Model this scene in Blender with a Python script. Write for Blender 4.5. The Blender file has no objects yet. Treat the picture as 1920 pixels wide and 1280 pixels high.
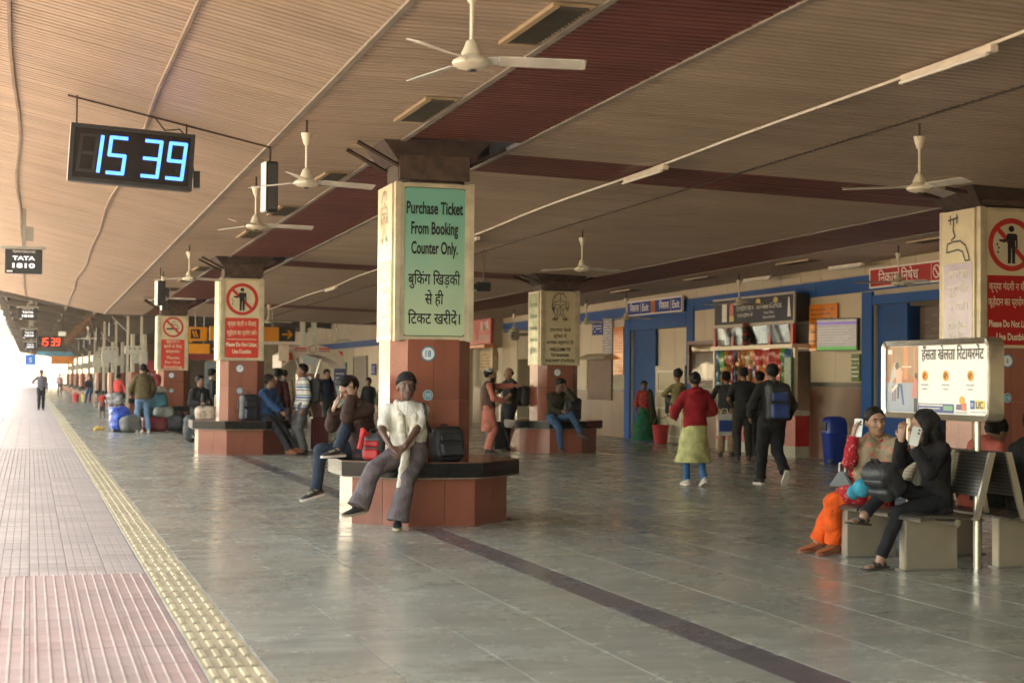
import bpy, bmesh, math, random
import numpy as np
from mathutils import Vector, Matrix
random.seed(7)
rng = np.random.default_rng(7)
PI = math.pi
R = math.radians
sc = bpy.context.scene
COL = sc.collection

# ------------------------------------------------------------------ camera, sky, sun, exposure
cam_data = bpy.data.cameras.new("camera")
cam = bpy.data.objects.new("camera", cam_data)
COL.objects.link(cam)
sc.camera = cam
cam_data.sensor_width = 36.0
cam_data.lens = 56.25
cam_data.clip_start = 0.1
cam_data.clip_end = 3000.0
_yaw, _pit, _rol = R(16.756), R(1.322), 0.008
_f = Vector((math.sin(_yaw) * math.cos(_pit), math.cos(_yaw) * math.cos(_pit), math.sin(_pit)))
_r = Vector((math.cos(_yaw), -math.sin(_yaw), 0))
_u = _r.cross(_f)
_r2 = _r * math.cos(_rol) + _u * math.sin(_rol)
_u2 = _u * math.cos(_rol) - _r * math.sin(_rol)
cam.matrix_world = Matrix(((_r2.x, _u2.x, -_f.x, 0), (_r2.y, _u2.y, -_f.y, 0), (_r2.z, _u2.z, -_f.z, 1.5), (0, 0, 0, 1)))
cam_data.dof.use_dof = True
cam_data.dof.focus_distance = 16.0
cam_data.dof.aperture_fstop = 2.8

SUN_EL, SUN_AZ = R(58), R(12)          # azimuth measured from +y towards +x
world = bpy.data.worlds.new("World")
sc.world = world
world.use_nodes = True
nt = world.node_tree
nt.nodes.clear()
_o = nt.nodes.new("ShaderNodeOutputWorld")
_b = nt.nodes.new("ShaderNodeBackground")
_s = nt.nodes.new("ShaderNodeTexSky")
_s.sky_type = 'NISHITA'
_s.sun_disc = False
_s.sun_elevation = SUN_EL
_s.sun_rotation = SUN_AZ
_s.dust_density = 3.0
_s.air_density = 1.4
_s.ozone_density = 0.6
_b.inputs[1].default_value = 0.15
nt.links.new(_s.outputs[0], _b.inputs[0])
nt.links.new(_b.outputs[0], _o.inputs[0])
sd = bpy.data.lights.new("sun", 'SUN')
sun = bpy.data.objects.new("sun", sd)
COL.objects.link(sun)
sd.energy = 4.2
sd.angle = R(4)
sd.color = (1.0, 0.92, 0.82)
_d = Vector((math.sin(SUN_AZ) * math.cos(SUN_EL), math.cos(SUN_AZ) * math.cos(SUN_EL), math.sin(SUN_EL)))
sun.rotation_euler = (-_d).to_track_quat('-Z', 'Y').to_euler()
sun.location = (-20, 60, 60)
sc.view_settings.view_transform = 'Standard'
sc.view_settings.look = 'None'
sc.view_settings.gamma = 1.0
sc.view_settings.exposure = 3.45
try:
    sc.view_settings.use_white_balance = True
    sc.view_settings.white_balance_temperature = 8100
    sc.view_settings.white_balance_tint = 10
except Exception:
    pass
sc.render.engine = 'CYCLES'
sc.cycles.use_denoising = True
sc.cycles.max_bounces = 10
sc.cycles.diffuse_bounces = 6
sc.cycles.glossy_bounces = 4
sc.cycles.transmission_bounces = 6
sc.cycles.volume_bounces = 1
sc.cycles.sample_clamp_indirect = 6.0
sc.cycles.caustics_reflective = False
sc.cycles.caustics_refractive = False

# ------------------------------------------------------------------ materials
MATS = {}
def mat(name, col, rough=0.6, metal=0.0, var=0.12, scale=6.0, bump=0.0, rand=0.0, emis=None, estr=0.0, spec=0.5, detail=4.0, stretch=None, coat=0.0, alpha=None, dirt=0.0, pos=False, dirt_scale=1.3):
    if name in MATS:
        return MATS[name]
    m = bpy.data.materials.new(name)
    m.use_nodes = True
    n = m.node_tree
    P = n.nodes['Principled BSDF']
    L = n.links.new
    P.inputs['Roughness'].default_value = rough
    P.inputs['Metallic'].default_value = metal
    P.inputs['Specular IOR Level'].default_value = spec
    P.inputs['Coat Weight'].default_value = coat
    tc = n.nodes.new('ShaderNodeNewGeometry') if pos else n.nodes.new('ShaderNodeTexCoord')
    tco = tc.outputs['Position'] if pos else tc.outputs['Object']
    mp = n.nodes.new('ShaderNodeMapping')
    L(tco, mp.inputs[0])
    if stretch:
        mp.inputs['Scale'].default_value = stretch
    nz = n.nodes.new('ShaderNodeTexNoise')
    nz.inputs['Scale'].default_value = scale
    nz.inputs['Detail'].default_value = detail
    L(mp.outputs[0], nz.inputs['Vector'])
    mr = n.nodes.new('ShaderNodeMapRange')
    mr.inputs[1].default_value = 0.3
    mr.inputs[2].default_value = 0.7
    mr.inputs[3].default_value = 1 - var
    mr.inputs[4].default_value = 1 + var
    L(nz.outputs['Fac'], mr.inputs[0])
    mul = n.nodes.new('ShaderNodeMix')
    mul.data_type = 'RGBA'
    mul.blend_type = 'MULTIPLY'
    mul.inputs[0].default_value = 1.0
    mul.inputs[6].default_value = (*col, 1)
    fac = mr.outputs[0]
    if rand:
        oi = n.nodes.new('ShaderNodeObjectInfo')
        r2 = n.nodes.new('ShaderNodeMapRange')
        r2.inputs[3].default_value = 1 - rand
        r2.inputs[4].default_value = 1 + rand
        L(oi.outputs['Random'], r2.inputs[0])
        mm = n.nodes.new('ShaderNodeMath')
        mm.operation = 'MULTIPLY'
        L(fac, mm.inputs[0])
        L(r2.outputs[0], mm.inputs[1])
        fac = mm.outputs[0]
    L(fac, mul.inputs[7])
    out = mul.outputs[2]
    if dirt:
        n2 = n.nodes.new('ShaderNodeTexNoise')
        n2.inputs['Scale'].default_value = dirt_scale
        n2.inputs['Detail'].default_value = 8
        n2.inputs['Roughness'].default_value = 0.7
        L(tco, n2.inputs['Vector'])
        r3 = n.nodes.new('ShaderNodeMapRange')
        r3.inputs[1].default_value = 0.52
        r3.inputs[2].default_value = 0.72
        r3.inputs[4].default_value = dirt
        L(n2.outputs['Fac'], r3.inputs[0])
        dm = n.nodes.new('ShaderNodeMix')
        dm.data_type = 'RGBA'
        L(r3.outputs[0], dm.inputs[0])
        L(out, dm.inputs[6])
        dm.inputs[7].default_value = (col[0] * .35, col[1] * .3, col[2] * .25, 1)
        out = dm.outputs[2]
    L(out, P.inputs['Base Color'])
    if bump:
        bp = n.nodes.new('ShaderNodeBump')
        bp.inputs['Strength'].default_value = bump
        bp.inputs['Distance'].default_value = 0.01
        L(nz.outputs['Fac'], bp.inputs['Height'])
        L(bp.outputs[0], P.inputs['Normal'])
    if emis:
        P.inputs['Emission Color'].default_value = (*emis, 1)
        P.inputs['Emission Strength'].default_value = estr
    if alpha is not None:
        P.inputs['Transmission Weight'].default_value = alpha
    MATS[name] = m
    return m

# ------------------------------------------------------------------ mesh helpers
class MB:
    """collects shapes, then links them as one mesh object"""
    def __init__(self):
        self.v = []
        self.f = []
    def add(self, vs, fs):
        o = len(self.v)
        self.v += [tuple(p) for p in vs]
        self.f += [tuple(i + o for i in f) for f in fs]
        return self
    def box(self, x0, x1, y0, y1, z0, z1):
        vs = [(x0, y0, z0), (x1, y0, z0), (x1, y1, z0), (x0, y1, z0), (x0, y0, z1), (x1, y0, z1), (x1, y1, z1), (x0, y1, z1)]
        return self.add(vs, [(0, 3, 2, 1), (4, 5, 6, 7), (0, 1, 5, 4), (1, 2, 6, 5), (2, 3, 7, 6), (3, 0, 4, 7)])
    def prism(self, poly, z0, z1, axis='z'):
        """poly: ccw list of 2-D points, extruded along axis"""
        n = len(poly)
        def P(a, b, h):
            return (a, b, h) if axis == 'z' else ((a, h, b) if axis == 'y' else (h, a, b))
        vs = [P(a, b, z0) for a, b in poly] + [P(a, b, z1) for a, b in poly]
        fs = [tuple(range(n))[::-1], tuple(range(n, 2 * n))]
        fs += [(i, (i + 1) % n, n + (i + 1) % n, n + i) for i in range(n)]
        if axis == 'y':
            fs = [t[::-1] for t in fs]
        return self.add(vs, fs)
    def tube(self, pts, r, seg=8, caps=True):
        pts = [Vector(p) for p in pts]
        rr = r if isinstance(r, (list, tuple)) else [r] * len(pts)
        vs, fs = [], []
        up = None
        for i, p in enumerate(pts):
            d = (pts[min(i + 1, len(pts) - 1)] - pts[max(i - 1, 0)]).normalized()
            a = d.cross(Vector((0, 0, 1)) if abs(d.z) < .95 else Vector((1, 0, 0))).normalized()
            if up is not None and a.dot(up) < 0:
                a = -a
            up = a
            b = d.cross(a)
            for k in range(seg):
                t = 2 * PI * k / seg
                vs.append(p + (a * math.cos(t) + b * math.sin(t)) * rr[i])
        for i in range(len(pts) - 1):
            for k in range(seg):
                k2 = (k + 1) % seg
                fs.append((i * seg + k, i * seg + k2, (i + 1) * seg + k2, (i + 1) * seg + k))
        if caps:
            fs.append(tuple(range(seg))[::-1])
            fs.append(tuple(range((len(pts) - 1) * seg, len(pts) * seg)))
        return self.add(vs, fs)
    def lathe(self, prof, c=(0, 0, 0), seg=20):
        vs, fs = [], []
        for r, z in prof:
            for k in range(seg):
                t = 2 * PI * k / seg
                vs.append((c[0] + r * math.cos(t), c[1] + r * math.sin(t), c[2] + z))
        for i in range(len(prof) - 1):
            for k in range(seg):
                k2 = (k + 1) % seg
                fs.append((i * seg + k, i * seg + k2, (i + 1) * seg + k2, (i + 1) * seg + k))
        fs.append(tuple(range(seg))[::-1])
        fs.append(tuple(range((len(prof) - 1) * seg, len(prof) * seg)))
        return self.add(vs, fs)
    def loft(self, rings):
        n = len(rings[0])
        vs, fs = [], []
        for r in rings:
            vs += list(r)
        for i in range(len(rings) - 1):
            for k in range(n):
                k2 = (k + 1) % n
                fs.append((i * n + k, i * n + k2, (i + 1) * n + k2, (i + 1) * n + k))
        fs.append(tuple(range(n))[::-1])
        fs.append(tuple(range((len(rings) - 1) * n, len(rings) * n)))
        return self.add(vs, fs)
    def mesh(self, name, m=None, smooth=False, bevel=0.0):
        me = bpy.data.meshes.new(name)
        me.from_pydata(self.v, [], self.f)
        if bevel:
            bm = bmesh.new()
            bm.from_mesh(me)
            bmesh.ops.recalc_face_normals(bm, faces=bm.faces)
            bmesh.ops.bevel(bm, geom=[e for e in bm.edges if e.calc_face_angle(0) > 0.5], offset=bevel, segments=2, affect='EDGES', clamp_overlap=True)
            bm.to_mesh(me)
            bm.free()
        else:
            bm = bmesh.new()
            bm.from_mesh(me)
            bmesh.ops.recalc_face_normals(bm, faces=bm.faces)
            bm.to_mesh(me)
            bm.free()
        if smooth:
            for p in me.polygons:
                p.use_smooth = True
            try:
                me.set_sharp_from_angle(angle=R(40))
            except Exception:
                pass
        if m:
            me.materials.append(m)
        return me
    def build(self, name, m, parent=None, smooth=False, bevel=0.0, world=True):
        """world=True: the points are world coordinates even when there is a parent"""
        if parent is not None and world:
            iv = WM[parent.name].inverted()
            self.v = [tuple(iv @ Vector(p)) for p in self.v]
        return link(name, self.mesh(name, m, smooth, bevel), parent)

WM = {}
def link(name, me, parent=None, mw=None):
    o = bpy.data.objects.new(name, me)
    COL.objects.link(o)
    if parent is not None:
        o.parent = parent
    if mw is not None:
        o.matrix_basis = mw
    base = WM.get(parent.name, Matrix()) if parent is not None else Matrix()
    WM[o.name] = base @ (mw if mw is not None else Matrix())
    return o
def tag(o, label=None, cat=None, group=None, kind=None):
    if label: o['label'] = label
    if cat: o['category'] = cat
    if group: o['group'] = group
    if kind: o['kind'] = kind
    return o
def thing(name, label, cat, loc=(0, 0, 0), rz=0.0, group=None):
    o = link(name, None, None, Matrix.Translation(loc) @ Matrix.Rotation(rz, 4, 'Z'))
    o.empty_display_size = 0.1
    return tag(o, label, cat, group)
def copy_tree(o, parent=None):
    c = o.copy()
    COL.objects.link(c)
    c.parent = parent
    for ch in o.children:
        copy_tree(ch, c)
    return c
def place(o, loc, rz=0.0, s=1.0):
    o.matrix_basis = Matrix.Translation(loc) @ Matrix.Rotation(rz, 4, 'Z') @ Matrix.Scale(s, 4)

UNIT = {}
def unit_box(m, bevel=0.0):
    k = m.name
    if k not in UNIT:
        b = MB().box(-.5, .5, -.5, .5, -.5, .5)
        UNIT[k] = b.mesh("piece", m)
    return UNIT[k]
def piece(name, m, c, size, parent, rz=0.0):
    """a plain slab-like piece sharing one mesh: centre c (world), size, yaw"""
    iv = WM[parent.name].inverted() if parent is not None else Matrix()
    mw = iv @ Matrix.Translation(c) @ Matrix.Rotation(rz, 4, 'Z') @ Matrix.Diagonal((*size, 1))
    o = bpy.data.objects.new(name, unit_box(m))
    COL.objects.link(o)
    o.parent = parent
    o.matrix_basis = mw
    return o

# text: one flat mesh a few millimetres thick, lying in its own x-y plane
def deva(s):
    out = []
    for ch in s:
        if ch == '\u093f':
            i = len(out) - 1
            while i > 0 and out[i - 1] == '\u094d':
                i -= 2
            out.insert(max(i, 0), ch)
        else:
            out.append(ch)
    return ''.join(out)
TXT = {}
def text_mesh(s, h, w=None, bold=0.0, wscale=None):
    cu = bpy.data.curves.new("lettering", 'FONT')
    cu.body = deva(s)
    cu.size = 1.0
    cu.align_x = 'CENTER'
    cu.offset = bold
    cu.resolution_u = 3
    ob = bpy.data.objects.new("lettering_tmp", cu)
    COL.objects.link(ob)
    dg = bpy.context.evaluated_depsgraph_get()
    me = bpy.data.meshes.new_from_object(ob.evaluated_get(dg))
    bpy.data.objects.remove(ob)
    bpy.data.curves.remove(cu)
    n = len(me.vertices)
    if n == 0:
        return me
    co = np.empty(n * 3)
    me.vertices.foreach_get('co', co)
    co = co.reshape(-1, 3)
    x0, x1 = co[:, 0].min(), co[:, 0].max()
    co[:, 0] -= (x0 + x1) / 2
    sx = h if w is None else w / max(x1 - x0, 1e-6)
    if wscale:
        sx = h * wscale
    co[:, 0] *= sx
    co[:, 1] *= h
    co[:, 2] = 0
    me.vertices.foreach_set('co', co.ravel())
    me.update()
    return me
def face_matrix(origin, normal, up=(0, 0, 1)):
    """x right, y up, z out of a vertical face"""
    n = Vector(normal).normalized()
    u = Vector(up)
    u = (u - n * u.dot(n)).normalized()
    r = u.cross(n)
    return Matrix(((r.x, u.x, n.x, origin[0]), (r.y, u.y, n.y, origin[1]), (r.z, u.z, n.z, origin[2]), (0, 0, 0, 1)))
def letter(s, fm, x, y, h, m, parent, w=None, bold=0.0, name="lettering", off=0.004, wscale=None):
    me = text_mesh(s, h, w, bold, wscale)
    me.materials.clear()
    me.materials.append(m)
    iv = WM[parent.name].inverted()
    return link(name, me, parent, iv @ fm @ Matrix.Translation((x, y, off)))
def flat(poly, fm, m, parent, name, off=0.002, thick=0.0):
    """flat printed or cut shape on a face: poly in face coordinates"""
    b = MB()
    n = len(poly)
    if thick:
        b.add([(x, y, off - thick) for x, y in poly] + [(x, y, off) for x, y in poly],
              [tuple(range(n, 2 * n))] + [(i, (i + 1) % n, n + (i + 1) % n, n + i) for i in range(n)])
    else:
        b.add([(x, y, off) for x, y in poly], [tuple(range(n))])
    me = bpy.data.meshes.new(name)
    me.from_pydata(b.v, [], b.f)
    me.materials.append(m)
    iv = WM[parent.name].inverted() if parent is not None else Matrix()
    return link(name, me, parent, iv @ fm)
def rect(x0, x1, y0, y1):
    return [(x0, y0), (x1, y0), (x1, y1), (x0, y1)]
def rrect(x0, x1, y0, y1, r, n=4):
    out = []
    for cx, cy, a in ((x1 - r, y0 + r, -90), (x1 - r, y1 - r, 0), (x0 + r, y1 - r, 90), (x0 + r, y0 + r, 180)):
        for k in range(n + 1):
            t = R(a + 90 * k / n)
            out.append((cx + r * math.cos(t), cy + r * math.sin(t)))
    return out
def disc(cx, cy, r, n=24, ry=None):
    return [(cx + r * math.cos(2 * PI * k / n), cy + (ry or r) * math.sin(2 * PI * k / n)) for k in range(n)]
def ring(cx, cy, r0, r1, fm, m, parent, name="ring", off=0.003, n=28, ry=1.0):
    vs = [(cx + r0 * math.cos(2 * PI * k / n), cy + ry * r0 * math.sin(2 * PI * k / n), off) for k in range(n)]
    vs += [(cx + r1 * math.cos(2 * PI * k / n), cy + ry * r1 * math.sin(2 * PI * k / n), off) for k in range(n)]
    fs = [(k, n + k, n + (k + 1) % n, (k + 1) % n) for k in range(n)]
    me = bpy.data.meshes.new(name)
    me.from_pydata(vs, [], [f[::-1] if False else f for f in fs])
    me.materials.append(m)
    iv = WM[parent.name].inverted()
    return link(name, me, parent, iv @ fm)
def stroke(lines, fm, wd, m, parent, name="drawing", off=0.004):
    """line drawing: polylines of constant width on a face"""
    b = MB()
    for pts in lines:
        for i in range(len(pts) - 1):
            (x0, y0), (x1, y1) = pts[i], pts[i + 1]
            l = math.hypot(x1 - x0, y1 - y0) or 1e-6
            nx, ny = -(y1 - y0) / l * wd / 2, (x1 - x0) / l * wd / 2
            ex, ey = (x1 - x0) / l * wd * .3, (y1 - y0) / l * wd * .3
            b.add([(x0 + nx - ex, y0 + ny - ey, off), (x0 - nx - ex, y0 - ny - ey, off), (x1 - nx + ex, y1 - ny + ey, off), (x1 + nx + ex, y1 + ny + ey, off)], [(0, 1, 2, 3)])
            off += 0.00002
    me = bpy.data.meshes.new(name)
    me.from_pydata(b.v, [], b.f)
    me.materials.append(m)
    iv = WM[parent.name].inverted()
    return link(name, me, parent, iv @ fm)
def arc(cx, cy, rx, ry, a0, a1, n=14):
    return [(cx + rx * math.cos(R(a0 + (a1 - a0) * k / n)), cy + ry * math.sin(R(a0 + (a1 - a0) * k / n))) for k in range(n + 1)]
def drop(y):
    """the whole roof falls gently along the platform"""
    return -0.0095 * (min(y, 60.0) - 16.5)
# ------------------------------------------------------------------ surface materials
def kota(name, col, rough=0.16, vein=0.18):
    m = mat(name, col, rough=rough, var=0.10, scale=1.6, rand=0.10, detail=8, stretch=(0.35, 1.6, 1), pos=True, dirt=.30, dirt_scale=2.3)
    n = m.node_tree
    L = n.links.new
    P = n.nodes['Principled BSDF']
    src = P.inputs['Base Color'].links[0].from_socket
    oi = n.nodes.new('ShaderNodeObjectInfo')
    tc = n.nodes.new('ShaderNodeNewGeometry')
    mp = n.nodes.new('ShaderNodeMapping')
    mp.inputs['Scale'].default_value = (0.9, 4.0, 1)
    L(tc.outputs['Position'], mp.inputs[0])
    L(oi.outputs['Location'], mp.inputs['Location'])
    nz = n.nodes.new('ShaderNodeTexNoise')
    nz.inputs['Scale'].default_value = 2.6
    nz.inputs['Detail'].default_value = 9
    nz.inputs['Roughness'].default_value = 0.65
    nz.inputs['Distortion'].default_value = 1.2
    L(mp.outputs[0], nz.inputs['Vector'])
    r = n.nodes.new('ShaderNodeMapRange')
    r.inputs[1].default_value = 0.35
    r.inputs[2].default_value = 0.68
    r.inputs[3].default_value = 1 - vein
    r.inputs[4].default_value = 1 + vein
    L(nz.outputs['Fac'], r.inputs[0])
    mu = n.nodes.new('ShaderNodeMix')
    mu.data_type = 'RGBA'
    mu.blend_type = 'MULTIPLY'
    mu.inputs[0].default_value = 1
    L(src, mu.inputs[6])
    L(r.outputs[0], mu.inputs[7])
    # warm tan patches where the stone has oxidised
    n3 = n.nodes.new('ShaderNodeTexNoise')
    n3.inputs['Scale'].default_value = 0.7
    n3.inputs['Detail'].default_value = 6
    L(tc.outputs['Position'], n3.inputs['Vector'])
    r3 = n.nodes.new('ShaderNodeMapRange')
    r3.inputs[1].default_value = 0.45
    r3.inputs[2].default_value = 0.75
    r3.inputs[4].default_value = 0.4
    L(n3.outputs['Fac'], r3.inputs[0])
    m3 = n.nodes.new('ShaderNodeMix')
    m3.data_type = 'RGBA'
    L(r3.outputs[0], m3.inputs[0])
    L(mu.outputs[2], m3.inputs[6])
    m3.inputs[7].default_value = (col[0] * 1.25, col[1] * 1.08, col[2] * .85, 1)
    L(m3.outputs[2], P.inputs['Base Color'])
    r4 = n.nodes.new('ShaderNodeMapRange')
    r4.inputs[3].default_value = rough * .6
    r4.inputs[4].default_value = rough * 1.9
    n4 = n.nodes.new('ShaderNodeTexNoise')
    n4.inputs['Scale'].default_value = 1.1
    n4.inputs['Detail'].default_value = 8
    n4.inputs['Roughness'].default_value = 0.75
    L(tc.outputs['Position'], n4.inputs['Vector'])
    r4.inputs[1].default_value = 0.3
    r4.inputs[2].default_value = 0.7
    L(n4.outputs['Fac'], r4.inputs[0])
    L(r4.outputs[0], P.inputs['Roughness'])
    bp = n.nodes.new('ShaderNodeBump')
    bp.inputs['Strength'].default_value = 0.02
    bp.inputs['Distance'].default_value = 0.01
    L(nz.outputs['Fac'], bp.inputs['Height'])
    L(bp.outputs[0], P.inputs['Normal'])
    return m
M_KOTA = kota('kota_stone', (0.31, 0.298, 0.235), rough=.2)
M_KOTADK = kota('dark_kota_stone', (0.125, 0.11, 0.108), rough=0.2)
M_JOINT = mat('joint_mortar', (0.40, 0.37, 0.31), rough=0.8, var=0.3, scale=3, pos=True)
def granite(name, col, rough=0.22):
    m = mat(name, col, rough=rough, var=0.10, scale=1.5, rand=0.13)
    n = m.node_tree
    L = n.links.new
    P = n.nodes['Principled BSDF']
    src = P.inputs['Base Color'].links[0].from_socket
    g = n.nodes.new('ShaderNodeNewGeometry')
    nz = n.nodes.new('ShaderNodeTexNoise')
    nz.inputs['Scale'].default_value = 170
    nz.inputs['Detail'].default_value = 3
    L(g.outputs['Position'], nz.inputs['Vector'])
    r = n.nodes.new('ShaderNodeMapRange')
    r.inputs[1].default_value = 0.35
    r.inputs[2].default_value = 0.65
    r.inputs[3].default_value = 0.68
    r.inputs[4].default_value = 1.35
    L(nz.outputs['Fac'], r.inputs[0])
    mu = n.nodes.new('ShaderNodeMix')
    mu.data_type = 'RGBA'
    mu.blend_type = 'MULTIPLY'
    mu.inputs[0].default_value = 1
    L(src, mu.inputs[6])
    L(r.outputs[0], mu.inputs[7])
    L(mu.outputs[2], P.inputs['Base Color'])
    return m
M_RGRAN = granite('red_granite', (0.25, 0.075, 0.046), rough=.18)
M_BGRAN = granite('black_granite', (0.010, 0.010, 0.010), rough=0.22)
M_BGRAN.node_tree.nodes['Principled BSDF'].inputs['Specular IOR Level'].default_value = .25
M_BGRTOP = granite('worn_granite_top', (0.10, 0.04, 0.028), rough=0.16)
M_CEM = mat('cement_bedding', (0.33, 0.28, 0.22), rough=0.9, var=0.3, scale=30, bump=0.4)
def striped_tile(name, col, col2, freq):
    m = mat(name, col, rough=0.7, var=0.16, scale=2.2, rand=0.16, dirt=0.0)
    n = m.node_tree
    L = n.links.new
    P = n.nodes['Principled BSDF']
    src = P.inputs['Base Color'].links[0].from_socket
    g = n.nodes.new('ShaderNodeNewGeometry')
    sp = n.nodes.new('ShaderNodeSeparateXYZ')
    L(g.outputs['Position'], sp.inputs[0])
    mt = n.nodes.new('ShaderNodeMath')
    mt.operation = 'MULTIPLY'
    mt.inputs[1].default_value = freq
    L(sp.outputs[1], mt.inputs[0])
    sn = n.nodes.new('ShaderNodeMath')
    sn.operation = 'SINE'
    L(mt.outputs[0], sn.inputs[0])
    r = n.nodes.new('ShaderNodeMapRange')
    r.inputs[1].default_value = -0.4
    r.inputs[2].default_value = 0.6
    L(sn.outputs[0], r.inputs[0])
    nz = n.nodes.new('ShaderNodeTexNoise')
    nz.inputs['Scale'].default_value = 0.9
    nz.inputs['Detail'].default_value = 6
    L(g.outputs['Position'], nz.inputs['Vector'])
    r2 = n.nodes.new('ShaderNodeMapRange')
    r2.inputs[1].default_value = 0.4
    r2.inputs[2].default_value = 0.62
    r2.inputs[3].default_value = 0.35
    r2.inputs[4].default_value = 1.0
    L(nz.outputs['Fac'], r2.inputs[0])
    mm = n.nodes.new('ShaderNodeMath')
    mm.operation = 'MULTIPLY'
    L(r.outputs[0], mm.inputs[0])
    L(r2.outputs[0], mm.inputs[1])
    mx = n.nodes.new('ShaderNodeMix')
    mx.data_type = 'RGBA'
    L(mm.outputs[0], mx.inputs[0])
    L(src, mx.inputs[6])
    mx.inputs[7].default_value = (*col2, 1)
    L(mx.outputs[2], P.inputs['Base Color'])
    bp = n.nodes.new('ShaderNodeBump')
    bp.inputs['Strength'].default_value = 0.5
    bp.inputs['Distance'].default_value = 0.004
    L(sn.outputs[0], bp.inputs['Height'])
    L(bp.outputs[0], P.inputs['Normal'])
    return m
M_TILERED = striped_tile('red_grooved_tile', (0.31, 0.17, 0.13), (0.32, 0.25, 0.21), 2 * PI / 0.045)
M_TILEGREY = striped_tile('dusty_grooved_tile', (0.35, 0.265, 0.215), (0.315, 0.245, 0.205), 2 * PI / 0.06)
M_RIB = mat('pale_rib', (0.335, 0.235, 0.19), rough=0.75, var=0.2, scale=3, pos=True, dirt=.35)
M_RIBG = mat('dusty_rib', (0.27, 0.21, 0.175), rough=0.65, var=0.2, scale=3, pos=True, dirt=.35)
M_TACT = mat('yellow_tactile', (0.37, 0.285, 0.155), rough=0.7, var=0.25, scale=2.0, rand=0.16, detail=8, pos=True, dirt=.4)
M_TACTB = mat('yellow_tactile_bar', (0.40, 0.315, 0.185), rough=0.85, spec=.2, var=0.25, scale=2.5, detail=8, pos=True, dirt=.4)
M_CONC = mat('concrete', (0.34, 0.31, 0.27), rough=0.85, var=0.2, scale=2.5, bump=0.2)
M_BALL = mat('ballast', (0.15, 0.105, 0.082), rough=0.95, var=0.45, scale=14, bump=0.8, detail=8)
M_EARTH = mat('dry_earth', (0.26, 0.22, 0.175), rough=0.95, var=0.2, scale=0.3, detail=8)
M_RAIL = mat('rail_steel', (0.45, 0.40, 0.36), rough=0.35, metal=0.9, var=0.2)
M_SLEEP = mat('sleeper', (0.27, 0.24, 0.21), rough=0.9, var=0.2)
M_SLAT = mat('beige_slat', (0.375, 0.292, 0.222), rough=0.45, var=0.10, scale=1.0, rand=0.06, detail=8, stretch=(0.5, 2, 2), spec=0.35, dirt=0.35, pos=True, dirt_scale=.55)
M_SLATR = mat('maroon_slat', (0.14, 0.042, 0.034), rough=0.45, var=0.15, scale=1.5, rand=0.06, detail=8, spec=0.35, pos=True, dirt=.3, dirt_scale=.7)
M_VOID = mat('dark_backing', (0.035, 0.026, 0.02), rough=0.9)
M_TRIM = mat('grey_trim', (0.22, 0.19, 0.155), rough=0.55, var=0.2, scale=3)
M_CREAM = mat('cream_panel', (0.47, 0.385, 0.26), rough=0.38, var=0.07, scale=1.2, rand=0.06, dirt=0.12)
M_BLUE = mat('blue_paint', (0.003, 0.075, 0.27), rough=0.6, var=0.1, scale=1.2, spec=.3)
M_BLUEDK = mat('navy_paint', (0.003, 0.06, 0.22), rough=0.6, var=0.15, scale=2, spec=.3)
M_DADO = granite('brown_dado', (0.12, 0.046, 0.024), rough=0.3)
M_STRIPBLK = mat('black_strip', (0.02, 0.017, 0.015), rough=0.3)
M_ROOF = mat('old_roof_sheet', (0.05, 0.044, 0.04), rough=0.8, var=0.25, scale=0.8, detail=8)
M_BEAM = mat('grey_beam', (0.10, 0.088, 0.075), rough=0.7, var=0.2, scale=2)
M_WHITE = mat('white_paint', (0.72, 0.69, 0.62), rough=0.4, var=0.06, scale=4)
M_IVORY = mat('ivory_enamel', (0.66, 0.60, 0.48), rough=0.3, var=0.08, scale=5)
M_BLACK = mat('black_plastic', (0.014, 0.014, 0.015), rough=0.4)
M_INK = mat('black_ink', (0.012, 0.012, 0.014), rough=0.35)
M_STEEL = mat('stainless_steel', (0.55, 0.50, 0.42), rough=0.28, metal=0.9, var=0.08, scale=2)
M_STEELDK = mat('dull_steel', (0.30, 0.28, 0.25), rough=0.4, metal=0.8, var=0.15, scale=3)
M_RUST = mat('rusty_steel', (0.045, 0.026, 0.018), rough=0.75, var=0.5, scale=9, detail=8, bump=0.3)

# ------------------------------------------------------------------ ground, tracks, platform
g = MB().add([(-300, -150, -1.25), (300, -150, -1.25), (300, 720, -1.25), (-300, 720, -1.25)], [(0, 1, 2, 3)])
tag(g.build('ground', M_EARTH), 'dry open ground beyond the tracks', kind='structure')
b = MB().prism([(-8.6, -1.25), (-1.16, -1.25), (-1.16, -1.12), (-8.2, -1.12)], -60, 700, 'y')
tag(b.build('track_bed', M_BALL), 'stone ballast bed beside the platform', kind='structure')
def track(x, label):
    t = thing('railway_track', label, 'railway track', (x, 0, -1.12))
    for s in (-.838, .838):
        p = [(-.07, 0), (.07, 0), (.07, .02), (.012, .035), (.012, .12), (.036, .13), (.036, .16), (-.036, .16), (-.036, .13), (-.012, .12), (-.012, .035), (-.07, .02)]
        MB().prism([(x + s + a, -1.0 + c) for a, c in p], -60, 600, 'y').build('rail', M_RAIL, t)
    sm = MB().box(-1.37, 1.37, -.125, .125, -.05, .12).mesh('sleeper', M_SLEEP)
    for k in range(150):
        link('sleeper', sm, t, Matrix.Translation((0, 30 + k * 0.65, 0)))
    return t
track(-2.75, 'railway track running close along the platform edge')
track(-6.6, 'farther railway track across the ballast')
b = MB()
b.box(-1.12, 15.2, -50, 260, -1.3, -0.008)
fl = b.build('floor', M_JOINT)
tag(fl, 'polished greenish stone slab floor of the platform concourse', kind='structure')
b = MB().box(-1.2, -0.84, -50, 260, -0.22, 0.006)
tag(b.build('platform_edge', M_CONC), 'concrete coping along the platform edge', kind='structure')

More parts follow.
